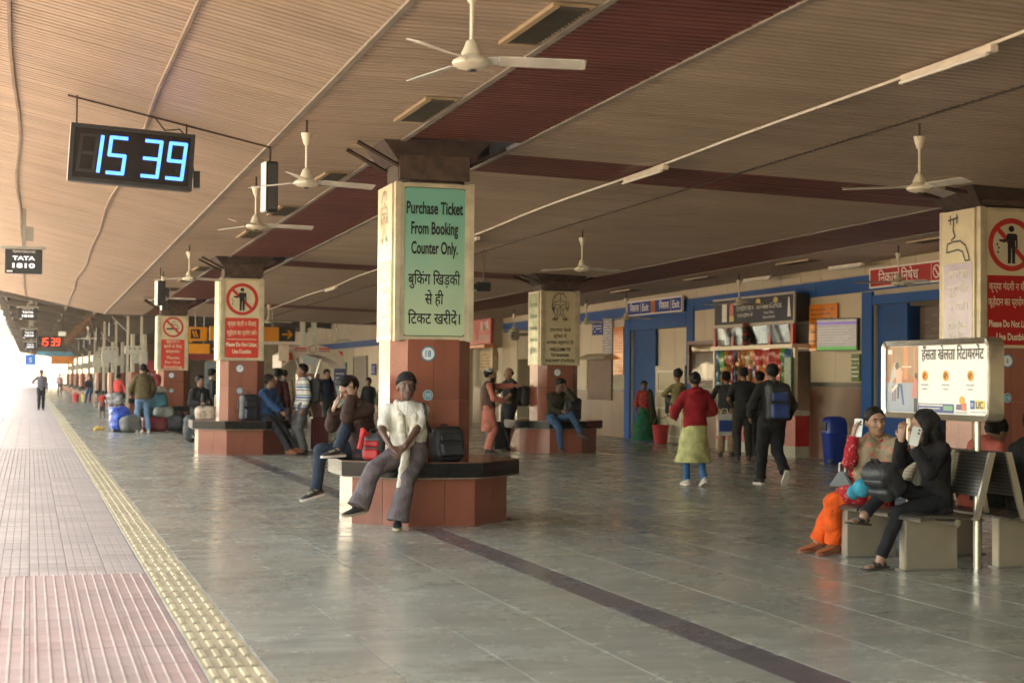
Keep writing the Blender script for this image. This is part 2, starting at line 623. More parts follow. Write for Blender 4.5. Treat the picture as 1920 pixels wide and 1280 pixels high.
def in_view(x, y, z=0.0, m=1.2):
    d = Vector((x, y, z - 1.5))
    zz = d.dot(_f)
    return zz > 1 and abs(d.dot(_r2) / zz) < .32 * m and abs(d.dot(_u2) / zz) < .2135 * m

xe = [1.19, 1.81, 2.43, 3.06, 3.67]
xs = [(xe[i], xe[i + 1], 0) for i in range(4)] + [(3.67, 3.955, 1)]
x = 3.955
while x < 14.5:
    xs.append((x, min(x + .622, 14.6), 0))
    x += .622
count = 0
fieldv = {0: MB(), 1: MB()}
rows = [(5.0 + 1.24 * k) for k in range(90)]
cand = []
for y in rows:
    for i, (x0, x1, dk) in enumerate(xs):
        yy = y + (0.62 if i % 2 else 0)
        cand.append((yy, x0, x1, dk))
cand.sort()
for (yy, x0, x1, dk) in cand:
    y1 = yy + 1.24
    big = count < 295 and any(in_view(a, c, 0, 1.05) for a in (x0, x1) for c in (yy, y1, (yy + y1) / 2))
    dz = rng.uniform(-.0006, .0006)
    if big:
        piece('slab', M_KOTADK if dk else M_KOTA, ((x0 + x1) / 2, (yy + y1) / 2, -.015 + dz), (x1 - x0 - .009, 1.24 - .004, .03), fl)
        count += 1
    else:
        fieldv[dk].box(x0 + .003, x1 - .003, yy + .002, y1 - .002, -.02, dz)
tag(fieldv[0].build('slab_field', M_KOTA, fl), kind='stuff')
tag(fieldv[1].build('dark_slab_field', M_KOTADK, fl), kind='stuff')
b = MB().box(1.19, 14.6, -50, 5.0, -.02, 0).box(1.19, 14.6, 5 + 1.24 * 90.5, 260, -.02, 0)
tag(b.build('slab_sheet', M_KOTA, fl), kind='stuff')
# drain cover line across the floor
b = MB()
for k in range(18):
    b.box(1.3 + k * .36, 1.3 + k * .36 + .2, 25.5 - k * .012, 25.56 - k * .012, -.004, .004)
tag(b.build('drain_cover', mat('drain_cover', (0.30, 0.25, 0.18), rough=.6), fl), kind='stuff')

# ribbed paving beside the track, yellow tactile strip
pv = MB().box(-.85, .868, -50, 260, -.03, -.006).build('paving', mat('paving_bed', (.22, .18, .15), rough=.9))
tag(pv, 'ribbed pinkish paving between the yellow strip and the tracks', kind='structure')
def ribtile(name, mb_, mr, rw, rh):
    b = MB().box(-.138, .138, -.138, .138, -.03, 0.0)
    nb = len(b.f)
    for k in range(4):
        c = -.105 + .07 * k
        b.add([(c - rw, -.138, 0.0), (c + rw, -.138, 0), (c + rw, .138, 0), (c - rw, .138, 0), (c - rw * .6, -.138, rh), (c + rw * .6, -.138, rh), (c + rw * .6, .138, rh), (c - rw * .6, .138, rh)],
              [(4, 5, 6, 7), (0, 1, 5, 4), (1, 2, 6, 5), (2, 3, 7, 6), (3, 0, 4, 7)])
    me = bpy.data.meshes.new(name)
    me.from_pydata(b.v, [], b.f)
    me.materials.append(mb_)
    me.materials.append(mr)
    for i, p in enumerate(me.polygons):
        p.material_index = 0 if i < nb else 1
    return me, b
tr, _ = ribtile('paving_tile', M_TILERED, M_RIB, .008, .005)
def gridtile(name):
    b = MB()
    for i in range(4):
        for k in range(8):
            x0, y0 = -.138 + .069 * i + .004, -.138 + .0345 * k + .002
            x1, y1 = x0 + .061, y0 + .0305
            b.add([(x0, y0, -.005), (x1, y0, -.005), (x1, y1, -.005), (x0, y1, -.005), (x0 + .002, y0 + .002, .001), (x1 - .002, y0 + .002, .001), (x1 - .002, y1 - .002, .001), (x0 + .002, y1 - .002, .001)],
                  [(4, 5, 6, 7), (0, 1, 5, 4), (1, 2, 6, 5), (2, 3, 7, 6), (3, 0, 4, 7)])
    nb = len(b.f)
    b.add([(-.138, -.138, -.004), (.138, -.138, -.004), (.138, .138, -.004), (-.138, .138, -.004)], [(0, 1, 2, 3)])
    me = bpy.data.meshes.new(name)
    me.from_pydata(b.v, [], b.f)
    me.materials.append(M_TILEGREY)
    me.materials.append(M_RIBG)
    for i, p in enumerate(me.polygons):
        p.material_index = 0 if i < nb else 1
    return me, b
tg, tgb = gridtile('paving_tile_dusty')
far = MB()
cnt = 0
for r_ in range(190):
    y = 5.2 + .14 + .28 * r_
    for k in range(6):
        x = .86 - .14 - .28 * k
        if cnt < 295 and in_view(x, y, 0, 1.06):
            if y < 12.5:
                o = link('paving_tile', tr, pv, Matrix.Translation((x, y, rng.uniform(-.001, .001))))
            else:
                o = link('paving_tile', tg, pv, Matrix.Translation((x, y, rng.uniform(-.0015, .0015))))
            cnt += 1
        elif y > 12:
            if y < 34:
                far.add([(a + x, c + y, d) for a, c, d in tgb.v[:-4]], [f for f in tgb.f[:-1] if True][0::1])
            else:
                far.add([(x - .136, y - .136, 0), (x + .136, y - .136, 0), (x + .136, y + .136, 0), (x - .136, y + .136, 0)], [(0, 1, 2, 3)])
tag(far.build('paving_field', M_TILEGREY, pv), kind='stuff')
tag(MB().box(-.84, .86, 5.2 + .28 * 190, 260, -.02, 0).build('paving_sheet', M_TILEGREY, pv), kind='stuff')

ts = MB().box(.872, 1.186, -50, 260, -.03, -.005).build('tactile_strip', M_JOINT)
tag(ts, 'yellow tactile guide strip along the platform', kind='structure')
b = MB().box(-.152, .152, -.147, .147, -.03, 0)
nb = len(b.f)
for k in range(4):
    c = -.114 + .076 * k
    b.add([(c - .019, -.115, 0), (c + .019, -.115, 0), (c + .019, .115, 0), (c - .019, .115, 0), (c - .012, -.108, .009), (c + .012, -.108, .009), (c + .012, .108, .009), (c - .012, .108, .009)],
          [(4, 5, 6, 7), (0, 1, 5, 4), (1, 2, 6, 5), (2, 3, 7, 6), (3, 0, 4, 7)])
    # dark gap between bar ends
tt = bpy.data.meshes.new('tactile_tile')
for k in range(4):
    c = -.114 + .076 * k
    b.add([(c - .02, -.146, .0015), (c + .02, -.146, .0015), (c + .02, -.120, .0015), (c - .02, -.120, .0015)], [(0, 1, 2, 3)])
tt.from_pydata(b.v, [], b.f)
M_TGAP = mat('tactile_grime', (0.17, 0.135, 0.09), rough=.9)
for m_ in (M_TACT, M_TACTB, M_TGAP):
    tt.materials.append(m_)
for i, p in enumerate(tt.polygons):
    p.material_index = 0 if i < nb else (1 if i < nb + 20 else 2)
for k in range(150):
    link('tactile_tile', tt, ts, Matrix.Translation((1.028, 5.2 + .3 * k, rng.uniform(-.0012, .0012))))
tag(MB().box(.876, 1.182, 5.05 + 45, 260, -.02, 0.002).build('tactile_sheet', M_TACT, ts), kind='stuff')

# ------------------------------------------------------------------ ceiling of narrow slats
ce = MB()
Y0, Y1 = -50.0, 56.0
def cz(x):
    if x <= 2.4:
        return 3.95 + 0.2152 * (2.4 - x)
    if x <= 5:
        return 3.95
    if x <= 11.2:
        return 3.95 - .20 * (x - 5) / 6.2
    return 3.75
for xa, xb in ((-1.25, 2.4), (2.4, 3.66), (4.9, 11.2), (11.2, 14.6)):
    za, zb = cz(xa) + .03, cz(xb) + .03
    ce.add([(xa, Y0, za + drop(Y0)), (xb, Y0, zb + drop(Y0)), (xb, Y1, zb + drop(Y1)), (xa, Y1, za + drop(Y1)),
            (xa, Y0, za + .25 + drop(Y0)), (xb, Y0, zb + .25 + drop(Y0)), (xb, Y1, zb + .25 + drop(Y1)), (xa, Y1, za + .25 + drop(Y1))],
           [(0, 3, 2, 1), (4, 5, 6, 7), (0, 1, 5, 4), (1, 2, 6, 5), (2, 3, 7, 6), (3, 0, 4, 7)])
# over the maroon band the backing is open around each column head
ys = [Y0] + [v for c in (1.6, 16.6, 31.6, 46.6) for v in (c - .62, c + .62)] + [Y1]
for i in range(0, len(ys), 2):
    ya, yb = ys[i], ys[i + 1]
    ce.add([(3.66, ya, 3.98 + drop(ya)), (4.9, ya, 3.98 + drop(ya)), (4.9, yb, 3.98 + drop(yb)), (3.66, yb, 3.98 + drop(yb)),
            (3.66, ya, 4.2 + drop(ya)), (4.9, ya, 4.2 + drop(ya)), (4.9, yb, 4.2 + drop(yb)), (3.66, yb, 4.2 + drop(yb))],
           [(0, 3, 2, 1), (4, 5, 6, 7), (0, 1, 5, 4), (1, 2, 6, 5), (2, 3, 7, 6), (3, 0, 4, 7)])
ce.box(3.5, 5.1, Y0, Y1, 4.75, 4.8)
cl = ce.build('ceiling', M_VOID)
tag(cl, 'slatted beige and maroon ceiling over the platform', kind='structure')
PITCH = .115
def slat_mesh(xa, xb, m, zdrop=0.0):
    za, zb = cz(xa + 1e-4), cz(xb - 1e-4)
    w = .041
    prof = [(-w - .006, .028), (-w, .004), (-w + .006, 0), (w - .006, 0), (w, .004), (w + .006, .028)]
    b = MB()
    b.add([(xa, p, za + q) for p, q in prof] + [(xb, p, zb + q) for p, q in prof], [(i, i + 1, 7 + i, 6 + i) for i in range(5)] + [(5, 4, 3, 2, 1, 0), (6, 7, 8, 9, 10, 11)])
    return b
cross = [(16.75, 18.15), (31.7, 33.1), (46.7, 48.1), (1.6, 3.0)]
def crossed(y):
    return any(a <= y <= c for a, c in cross)
zones = [(-1.22, 2.37, 'A', 20.5), (2.43, 3.63, 'B', 15.5), (3.69, 4.87, 'R', 15.8), (4.93, 7.7, 'C', 14.5), (7.72, 11.17, 'C', 0), (11.2, 12.75, 'R', 0), (12.78, 14.58, 'D', 0)]
nsl = 0
for xa, xb, kind, ymax in zones:
    fb, fr = MB(), MB()
    base = M_SLATR if kind == 'R' else M_SLAT
    sb = slat_mesh(xa, xb, base)
    me = {}
    k = 0
    y = Y0
    while y < Y1:
        y += PITCH
        if kind == 'R' and xa < 5 and any(abs(y - c) < .62 for c in (1.6, 16.6, 31.6, 46.6)):
            continue
        red = kind == 'R' or (kind == 'C' and crossed(y))
        if ymax and 9.0 < y < ymax and (kind != 'A' or y > 11.5) and nsl < 299:
            if red not in me:
                me[red] = sb.mesh('slat', M_SLATR if red else M_SLAT)
            link('slat', me[red], cl, Matrix.Translation((0, y, drop(y) + rng.uniform(-.002, .002))))
            nsl += 1
        else:
            d = drop(y) + rng.uniform(-.002, .002)
            (fr if red else fb).add([(a, c + y, e + d) for a, c, e in sb.v], sb.f)
    if fb.v:
        tag(fb.build('slat_field', M_SLAT, cl), kind='stuff')
    if fr.v:
        tag(fr.build('maroon_slat_field', M_SLATR, cl), kind='stuff')
def ceiling_line(x, dz, w, h, m, name, y0=Y0, y1=Y1, wav=0.0, label=None, cat=None, parent=cl):
    pts = []
    n = 60
    for i in range(n + 1):
        y = y0 + (y1 - y0) * i / n
        pts.append((x + wav * math.sin(y * .55) * math.sin(y * .17 + 1), y, cz(x) + drop(y) + dz))
    b = MB()
    rings = [[(p[0] - w / 2, p[1], p[2]), (p[0] + w / 2, p[1], p[2]), (p[0] + w / 2, p[1], p[2] - h), (p[0] - w / 2, p[1], p[2] - h)] for p in pts]
    b.loft(rings)
    o = b.build(name, m, parent)
    return o
for x in (2.4, 3.66, 4.9):
    ceiling_line(x, .03, .055, .045, M_TRIM, 'trim')
ceiling_line(7.71, .01, .02, .02, M_VOID, 'trim')
ceiling_line(11.185, .02, .03, .03, M_TRIM, 'trim')
ceiling_line(12.765, .02, .03, .03, M_TRIM, 'trim')
M_CONDU = mat('painted_conduit', (.27, .21, .16), rough=.6, var=.2, scale=2)
ceiling_line(-.2, -.002, .03, .03, M_CONDU, 'conduit', wav=.05)
ceiling_line(1.15, -.002, .028, .028, M_CONDU, 'conduit', wav=.06)
# ragged end of the ceiling and its fascia
b = MB().box(-1.25, 14.6, 56.0, 56.06, 3.34, 3.42)
b = MB()
for xa, xb in ((-1.25, 2.4), (2.4, 5), (5, 11.2), (11.2, 14.6)):
    za, zb = cz(xa) + drop(56), cz(xb) + drop(56)
    b.add([(xa, 56.0, za - .01), (xb, 56.0, zb - .01), (xb, 56.0, zb + .25), (xa, 56.0, za + .25), (xa, 56.05, za - .01), (xb, 56.05, zb - .01), (xb, 56.05, zb + .25), (xa, 56.05, za + .25)],
          [(0, 1, 2, 3), (7, 6, 5, 4), (0, 4, 5, 1), (2, 6, 7, 3)])
b.build('end_fascia', M_TRIM, cl)

# ------------------------------------------------------------------ old steel roof farther down the platform
rf = MB()
zl = drop(60)
prof = [(-1.3, 4.75), (4.3, 3.95), (10.0, 4.75), (14.6, 4.4)]
for (xa, za), (xb, zb) in zip(prof, prof[1:]):
    n = int((xb - xa) / .12)
    rf.add([(xa, 56.2, za + zl + .2), (xb, 56.2, zb + zl + .2), (xb, 215, zb + zl + .2), (xa, 215, za + zl + .2), (xa, 56.2, za + zl + .23), (xb, 56.2, zb + zl + .23), (xb, 215, zb + zl + .23), (xa, 215, za + zl + .23)],
           [(0, 3, 2, 1), (4, 5, 6, 7), (0, 1, 5, 4), (1, 2, 6, 5), (2, 3, 7, 6), (3, 0, 4, 7)])
ro = rf.build('steel_roof', M_ROOF)
tag(ro, 'dark corrugated roof on steel beams farther down the platform', 'roof')
for k in range(22):
    y = 58.5 + 7.25 * k if k < 22 else 0
    for (xa, za), (xb, zb) in zip(prof, prof[1:]):
        b = MB()
        b.add([(xa, y, za + zl - .06), (xb, y, zb + zl - .06), (xb, y + .16, zb + zl - .06), (xa, y + .16, za + zl - .06), (xa, y, za + zl + .19), (xb, y, zb + zl + .19), (xb, y + .16, zb + zl + .19), (xa, y + .16, za + zl + .19)],
              [(0, 3, 2, 1), (4, 5, 6, 7), (0, 1, 5, 4), (1, 2, 6, 5), (2, 3, 7, 6), (3, 0, 4, 7)])
        b.build('beam', M_BEAM, ro)
for x in (-.9, .2, 1.3, 2.4, 3.5, 5.4, 6.6, 7.8, 9.0, 11.2, 12.6):
    za = np.interp(x, [p[0] for p in prof], [p[1] for p in prof]) + zl
    MB().box(x - .04, x + .04, 56.3, 215, za + .08, za + .18).build('purlin', M_BEAM, ro)
# ------------------------------------------------------------------ the station building along the right side
WX = 14.6
wl = thing('station_wall', 'cream panelled station wall with blue band and brown granite dado', 'wall', (WX, 25, 0))
def wbox(name, m, y0, y1, z0, z1, x0=WX, x1=WX + .25, parent=None):
    return MB().box(x0, x1, y0, y1, z0, z1).build(name, m, parent or wl)
def wd(y):                              # the building follows the fall of the roof
    return drop(y) * .8 + .06
M_PLAST = mat('grey_cream_plaster', (0.40, 0.34, 0.25), rough=.6, var=.12, scale=1.5, dirt=.25)
openings = [(23.0, 25.78, 0, 2.88), (28.25, 32.08, .9, 2.22), (34.34, 37.95, 0, 2.74), (46.3, 47.8, 0, 2.1)]
y = -50.0
for (a, c, z0, z1) in openings + [(215, 215, 0, 0)]:
    wbox('wall_body', M_PLAST, y, a, 0, 4.4)
    if a < 200:
        wbox('wall_body', M_PLAST, a, c, z1, 4.4)
        if z0:
            wbox('wall_body', M_PLAST, a, c, 0, z0)
    y = c
# blue band, lighter strips round the doors
for (a, c) in ((-10, 28.0), (28.0, 39.5), (39.5, 46.0), (46.0, 49.4), (58, 96)):
    za, zc = 3.15 + wd(a), 3.15 + wd(c)
    x0_, x1_ = WX - .03, WX
    MB().add([(x0_, a, za), (x1_, a, za), (x1_, c - .01, zc), (x0_, c - .01, zc), (x0_, a, za + .29), (x1_, a, za + .29), (x1_, c - .01, zc + .29), (x0_, c - .01, zc + .29)],
             [(0, 3, 2, 1), (4, 5, 6, 7), (0, 1, 5, 4), (1, 2, 6, 5), (2, 3, 7, 6), (3, 0, 4, 7)]).build('blue_band', M_BLUE, wl)
for (a, c, zt) in ((37.98, 38.36, 3.2), (33.92, 34.32, 3.2), (25.80, 26.16, 3.12), (22.6, 22.98, 3.12)):
    wbox('door_frame', M_BLUE, a, c, 0.0, zt, WX - .05, WX + .0)
wbox('door_frame', M_BLUE, 34.34, 37.95, 2.74, 3.06, WX - .048, WX)
wbox('door_frame', M_BLUE, 23.0, 25.78, 2.88, 3.05, WX - .048, WX)
# cream panels above the band and between band and dado
y = 8.0
while y < 60:
    w_ = .86
    zt = 3.75 + drop(y)
    piece('panel', M_CREAM, (WX - .012, y + w_ / 2, (3.46 + wd(y) + zt) / 2), (.024, w_ - .012, zt - 3.46 - wd(y) - .01), wl)
    y += w_
def panels(y0, y1, z0, z1, n, m=M_CREAM):
    for i in range(n):
        a = y0 + (y1 - y0) * i / n
        c = y0 + (y1 - y0) * (i + 1) / n
        piece('panel', m, (WX - .012, (a + c) / 2, (z0 + z1) / 2), (.024, c - a - .012, z1 - z0 - .01), wl)
panels(26.18, 28.2, 2.2, 3.12, 2)
panels(26.18, 28.2, 1.48, 2.2, 2)
panels(32.12, 33.9, 2.42, 3.16, 3)
panels(32.12, 33.9, 1.40, 2.42, 2)
panels(18.0, 22.6, 1.48, 3.12, 5)
panels(8.0, 18.0, 1.48, 3.12, 11)
panels(38.4, 42.6, 2.12, 3.16, 5)
panels(41.3, 42.6, 1.2, 2.12, 2)
panels(42.64, 46.28, 1.2, 3.14, 4)
panels(47.84, 50.2, 1.2, 3.1, 3)
panels(53.5, 74, 1.9, 3.0, 20)
panels(53.5, 74, .2, 1.9, 12)
# brown granite dado and black strip
def dado(y0, y1, n, top=1.38):
    wbox('black_strip', M_STRIPBLK, y0, y1, top, top + .09, WX - .022, WX)
    for i in range(n):
        a = y0 + (y1 - y0) * i / n
        c = y0 + (y1 - y0) * (i + 1) / n
        piece('granite_tile', M_DADO, (WX - .012, (a + c) / 2, top / 2), (.024, c - a - .005, top - .01), wl)
dado(26.18, 28.22, 2)
dado(18, 22.6, 5)
dado(8, 18, 10)
dado(38.38, 42.6, 5, 1.16)
dado(42.64, 46.25, 4, 1.1)
dado(32.12, 33.9, 2, 1.3)
dado(47.84, 53, 4, 1.1)
# door recesses: lobby walls behind each opening
def recess(y0, y1, z1, depth, mb_, ml, mr):
    wbox('lobby_back', mb_, y0 - .1, y1 + .1, 0, z1 + .2, WX + depth, WX + depth + .1)
    wbox('lobby_side', ml, y1, y1 + .1, 0, z1, WX + .25, WX + depth)
    wbox('lobby_side', mr, y0 - .1, y0, 0, z1, WX + .25, WX + depth)
    wbox('lobby_ceiling', M_PLAST, y0 - .1, y1 + .1, z1, z1 + .1, WX + .25, WX + depth)
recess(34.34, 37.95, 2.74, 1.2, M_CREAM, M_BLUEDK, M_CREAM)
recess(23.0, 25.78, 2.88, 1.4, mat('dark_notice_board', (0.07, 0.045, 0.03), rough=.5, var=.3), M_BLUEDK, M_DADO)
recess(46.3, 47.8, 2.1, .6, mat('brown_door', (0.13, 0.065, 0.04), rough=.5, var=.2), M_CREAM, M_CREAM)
wbox('blue_leaf', M_BLUEDK, 36.5, 37.94, 0, 2.74, WX + .06, WX + .12)
wbox('blue_leaf', M_BLUEDK, 24.76, 25.77, 0, 2.88, WX + .06, WX + .12)
for k in range(2):
    MB().box(WX + .13, WX + .18, 34.35 + 1.075 * k, 35.415 + 1.075 * k, 0, 2.73).build('lobby_partition', M_CREAM, wl)
# cream side door standing inside the exit lobby
dr = thing('lobby_door', 'cream double-panelled door standing ajar inside the exit lobby', 'door', (WX - .02, 35.2, 0), 0)
MB().box(WX - .10, WX - .06, 34.3, 36.1, 0.02, 1.83).build('leaf', M_CREAM, dr)
for z0, z1 in ((.15, .85), (1.2, 1.72)):
    MB().box(WX - .115, WX - .1, 34.45, 35.95, z0, z0 + .05).box(WX - .115, WX - .1, 34.45, 35.95, z1 - .05, z1).box(WX - .115, WX - .1, 34.45, 34.5, z0 + .05, z1 - .05).box(WX - .115, WX - .1, 35.9, 35.95, z0 + .05, z1 - .05).build('moulding', M_IVORY, dr)
MB().box(WX - .14, WX - .115, 34.38, 34.42, .95, 1.12).build('handle', M_STEEL, dr)

FW = lambda y, z, x=WX: face_matrix((x, y, z), (-1, 0, 0))     # wall face: local x runs towards -y
M_RED = mat('sign_red', (0.42, 0.014, 0.016), rough=.55, var=.08, spec=.3)
M_ORED = mat('sign_vermilion', (0.58, 0.045, 0.025), rough=.35, var=.08)
M_SBLUE = mat('sign_blue', (0.004, 0.035, 0.26), rough=.6, var=.08, spec=.3)
M_LET = mat('white_lettering', (0.80, 0.77, 0.70), rough=.5, var=.03)
M_ORANGE = mat('sign_orange', (0.72, 0.20, 0.02), rough=.12, var=.06)
M_AMBER = mat('sign_amber', (0.78, 0.30, 0.02), rough=.35, var=.06)
def wall_sign(name, label, y0, y1, z0, z1, m, x=WX - .05, th=.05, cat='sign', frame=None):
    t = thing(name, label, cat, (x, (y0 + y1) / 2, z0))
    MB().box(x - th, x, y0, y1, z0, z1).build('board', m, t)
    if frame:
        f_ = MB()
        w = .03
        f_.box(x - th - .01, x, y0 - w, y0, z0 - w, z1 + w).box(x - th - .01, x, y1, y1 + w, z0 - w, z1 + w).box(x - th - .01, x, y0, y1, z0 - w, z0).box(x - th - .01, x, y0, y1, z1, z1 + w)
        f_.build('frame', frame, t)
    return t, FW((y0 + y1) / 2, (z0 + z1) / 2, x - th)
t, fm = wall_sign('no_exit_sign', 'red no-exit sign in white Hindi lettering above the dark doorway', 22.6, 25.75, 3.2, 3.5, M_RED, frame=M_LET)
letter('निकास निषेध', fm, -.62, -.09, .25, M_LET, t, w=1.35, bold=.01)
ring(.62, 0, .09, .115, fm, M_LET, t)
stroke([[(.55, .07), (.69, -.07)]], fm, .03, M_LET, t, 'slash')
stroke([[(.46, -.14), (.46, .14)], [(.8, -.14), (.8, .14)]], fm, .012, M_LET, t, 'divider')
t, fm = wall_sign('exit_sign', 'long blue exit sign with white Hindi and English lettering', 34.4, 37.9, 3.12, 3.42, M_SBLUE, x=WX - .09, frame=M_LET)
for sx in (-.95, 1.0):
    letter('निकास', fm, sx - .32, -.08, .24, M_LET, t, w=.62, bold=.012)
    letter('Exit', fm, sx + .42, -.08, .25, M_LET, t, w=.42, bold=.015)
    stroke([[(sx + .1, -.12), (sx + .1, .12)]], fm, .02, M_LET, t, 'divider')
flat(rect(-.16, .10, -.15, .15), fm, M_ORANGE, t, 'badge', .003)
flat(disc(-.03, .06, .035, 10), fm, M_INK, t, 'figure', .005)
flat(rect(-.07, .01, -.11, .02), fm, M_INK, t, 'figure', .005)

# shop built into the wall
sh = thing('snack_shop', 'open-fronted snack and book stall with red counter under a dark signboard', 'shop', (WX - .2, 30.2, 0))
M_SRED = mat('shop_red', (0.40, 0.016, 0.016), rough=.3, var=.12)
M_SWHITE = mat('shop_white', (0.40, 0.35, 0.28), rough=.35, var=.12, dirt=.2)
M_GLASS = mat('glass', (0.9, 0.93, 0.92), rough=.03, var=.02, alpha=1.0)
M_PALEMETAL = mat('pale_metal_strip', (0.50, 0.44, 0.35), rough=.35, metal=.4, var=.1)
MB().box(WX - .35, WX - .02, 28.25, 32.05, 2.68, 3.2).build('sign_case', M_BLACK, sh)
MB().box(WX - .38, WX - .34, 28.22, 32.08, 2.62, 2.68).box(WX - .38, WX - .34, 28.22, 32.08, 3.2, 3.24).box(WX - .38, WX - .34, 28.2, 28.25, 2.68, 3.2).build('sign_frame', M_SWHITE, sh)
fm = FW(30.15, 2.94, WX - .35)
M_SIGNBK = mat('shop_sign_slate', (0.018, 0.022, 0.04), rough=.6, var=.3, scale=1)
flat(rect(-1.88, 1.88, -.25, .25), fm, M_SIGNBK, sh, 'sign_face', .003)
letter('ए.एच.व्हीलर एण्ड कं.', fm, -.35, .02, .13, M_LET, sh, w=.85, off=.006)
letter('ए.एच.व्हीलर के', fm, -.35, -.12, .10, M_LET, sh, w=.75, off=.006)
letter('A.H.Wheeler & Co.Pvt.Ltd.', fm, .78, .02, .16, M_LET, sh, w=1.15, off=.006, bold=.01)
letter('Head Office', fm, .78, -.09, .08, M_LET, sh, w=.45, off=.006)
letter('Station Bookstall', fm, .78, -.18, .08, M_LET, sh, w=.55, off=.006)
for sx in (-.52, .28, 1.08):
    flat(disc(sx, .17, .11, 16, .06), fm, mat('badge_yellow', (.62, .47, .1), rough=.4), sh, 'badge', .006)
flat(disc(-1.02, .03, .10, 16, .19), fm, mat('badge_pink', (.6, .10, .09), rough=.4), sh, 'badge', .006)
flat(rect(-1.5, -1.25, -.2, .2), fm, M_LET, sh, 'poster_strip', .006)
flat(rect(-1.12, -.9, -.2, -.08), fm, mat('badge_yellow', (.62, .47, .1)), sh, 'badge', .0065)
flat([(1.6, -.18), (1.75, -.18), (1.69, .2), (1.64, .2)], fm, M_LET, sh, 'poster_strip', .006)
# glazed shelf strip with red posts
MB().box(WX - .02, WX + .02, 28.25, 32.05, 2.24, 2.62).build('shelf_back', mat('shelf_back', (.16, .13, .10), rough=.7), sh)
for yy in (28.3, 29.3, 31.05, 31.98):
    MB().box(WX - .36, WX - .30, yy, yy + .12, 2.22, 2.62).build('post', M_SRED, sh)
MB().prism([(WX - .325, 2.24), (WX - .318, 2.24), (WX - .388, 2.61), (WX - .395, 2.61)], 28.44, 31.96, 'y').build('pane', M_GLASS, sh)
MB().box(WX - .42, WX + .2, 28.2, 32.1, 2.14, 2.22).build('shelf', M_PALEMETAL, sh)
for yy, hh in ((28.8, .25), (29.7, .3), (30.2, .2), (30.7, .28), (31.4, .3)):
    MB().box(WX - .28, WX - .1, yy, yy + .2, 2.22, 2.22 + hh).build('stored_carton', mat('carton', (.20, .16, .10), rough=.7, rand=.3), sh)
# inside of the stall
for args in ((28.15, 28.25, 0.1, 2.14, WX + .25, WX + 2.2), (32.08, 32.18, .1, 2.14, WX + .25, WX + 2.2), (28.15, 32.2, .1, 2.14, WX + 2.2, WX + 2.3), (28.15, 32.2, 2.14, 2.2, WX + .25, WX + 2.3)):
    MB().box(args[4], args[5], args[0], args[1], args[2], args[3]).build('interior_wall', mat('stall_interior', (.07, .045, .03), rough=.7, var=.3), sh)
lamp = MB().box(WX - .2, WX - .14, 29.4, 30.9, 2.08, 2.11).build('tube_light', mat('lit_tube', (.9, .9, .9), emis=(0.9, .95, 1.0), estr=.5), sh)
MB().box(WX - .38, WX + .0, 28.22, 32.1, .82, .90).build('counter_top', M_SWHITE, sh)
MB().box(WX - .32, WX - .02, 28.26, 32.06, .22, .82).build('counter_front', M_SRED, sh)
MB().box(WX - .31, WX - .02, 28.28, 32.04, 0, .22).build('plinth', M_SWHITE, sh)
MB().box(WX - .36, WX - .30, 28.2, 28.28, .9, 2.14).build('upright', M_PALEMETAL, sh)
MB().box(WX - .36, WX - .30, 32.02, 32.1, .9, 2.14).build('upright', M_PALEMETAL, sh)
# packets hung in rows
def packet_mesh(col):
    b = MB()
    rings = []
    for z, w, d in ((-.12, .075, .004), (-.105, .075, .006), (-.06, .078, .028), (0, .078, .034), (.06, .077, .028), (.105, .075, .006), (.12, .075, .004)):
        rings.append([(-.5 * d, -w, z), (.5 * d * 1.0, -w * .9, z), (.5 * d, w * .9, z), (-.5 * d, w, z), (-d, w * .5, z), (-d, -w * .5, z)])
    b.loft(rings)
    return b.mesh('snack_packet', col, smooth=True)
pk = [packet_mesh(mat('foil_' + n_, c_, rough=.22, var=.35, scale=14, rand=.25, spec=.7)) for n_, c_ in
      (('red', (.42, .03, .02)), ('orange', (.50, .17, .03)), ('green', (.10, .27, .05)), ('blue', (.03, .12, .24)), ('gold', (.45, .28, .08)), ('pink', (.48, .10, .09)))]
names = ['red', 'orange', 'green', 'blue', 'gold', 'pink']
seq = [3, 3, 2, 1, 2, 0, 3, 5, 1, 4, 0, 4, 1, 0, 0, 1, 0, 5, 0, 1, 0, 2]
for i in range(24):
    yy = 31.98 - i * .152
    for j in range(6):
        if j > 3 and i < 12:
            continue
        c = seq[i % 22] if (i * 7 + j * 3) % 5 else (seq[i % 22] + j) % 6
        zz = 2.02 - j * .20 - .03 * (i % 3) - .03 * math.sin(i * .9)
        o = link('snack_packet', pk[c], None, Matrix.Translation((WX - .30 + .05 * (j % 2) + .03 * math.sin(i * 2.1), yy, zz)) @ Matrix.Rotation(rng.uniform(-.6, .6), 4, 'Z') @ Matrix.Rotation(rng.uniform(-.2, .2), 4, 'X') @ Matrix.Scale(rng.uniform(1.2, 1.5), 4))
        row = ['top', 'second', 'third', 'fourth', 'fifth', 'bottom'][j]
        part_ = 'left' if i < 8 else ('middle' if i < 16 else 'right')
        tag(o, 'shiny %s snack packet in the %s hanging row, %s part of the stall' % (names[c], row, part_), 'packet', 'hanging %s snack packets, %s row %s' % (names[c], row, part_))
# a strip of green sachets at the right end of the stall
o = MB().box(WX - .44, WX - .40, 28.22, 28.5, 1.0, 1.95)
o = o.build('sachet_strip', mat('green_sachets', (.06, .17, .09), rough=.3, var=.5, scale=20))
tag(o, 'hanging green sachet strip at the right end of the stall', 'sachets')
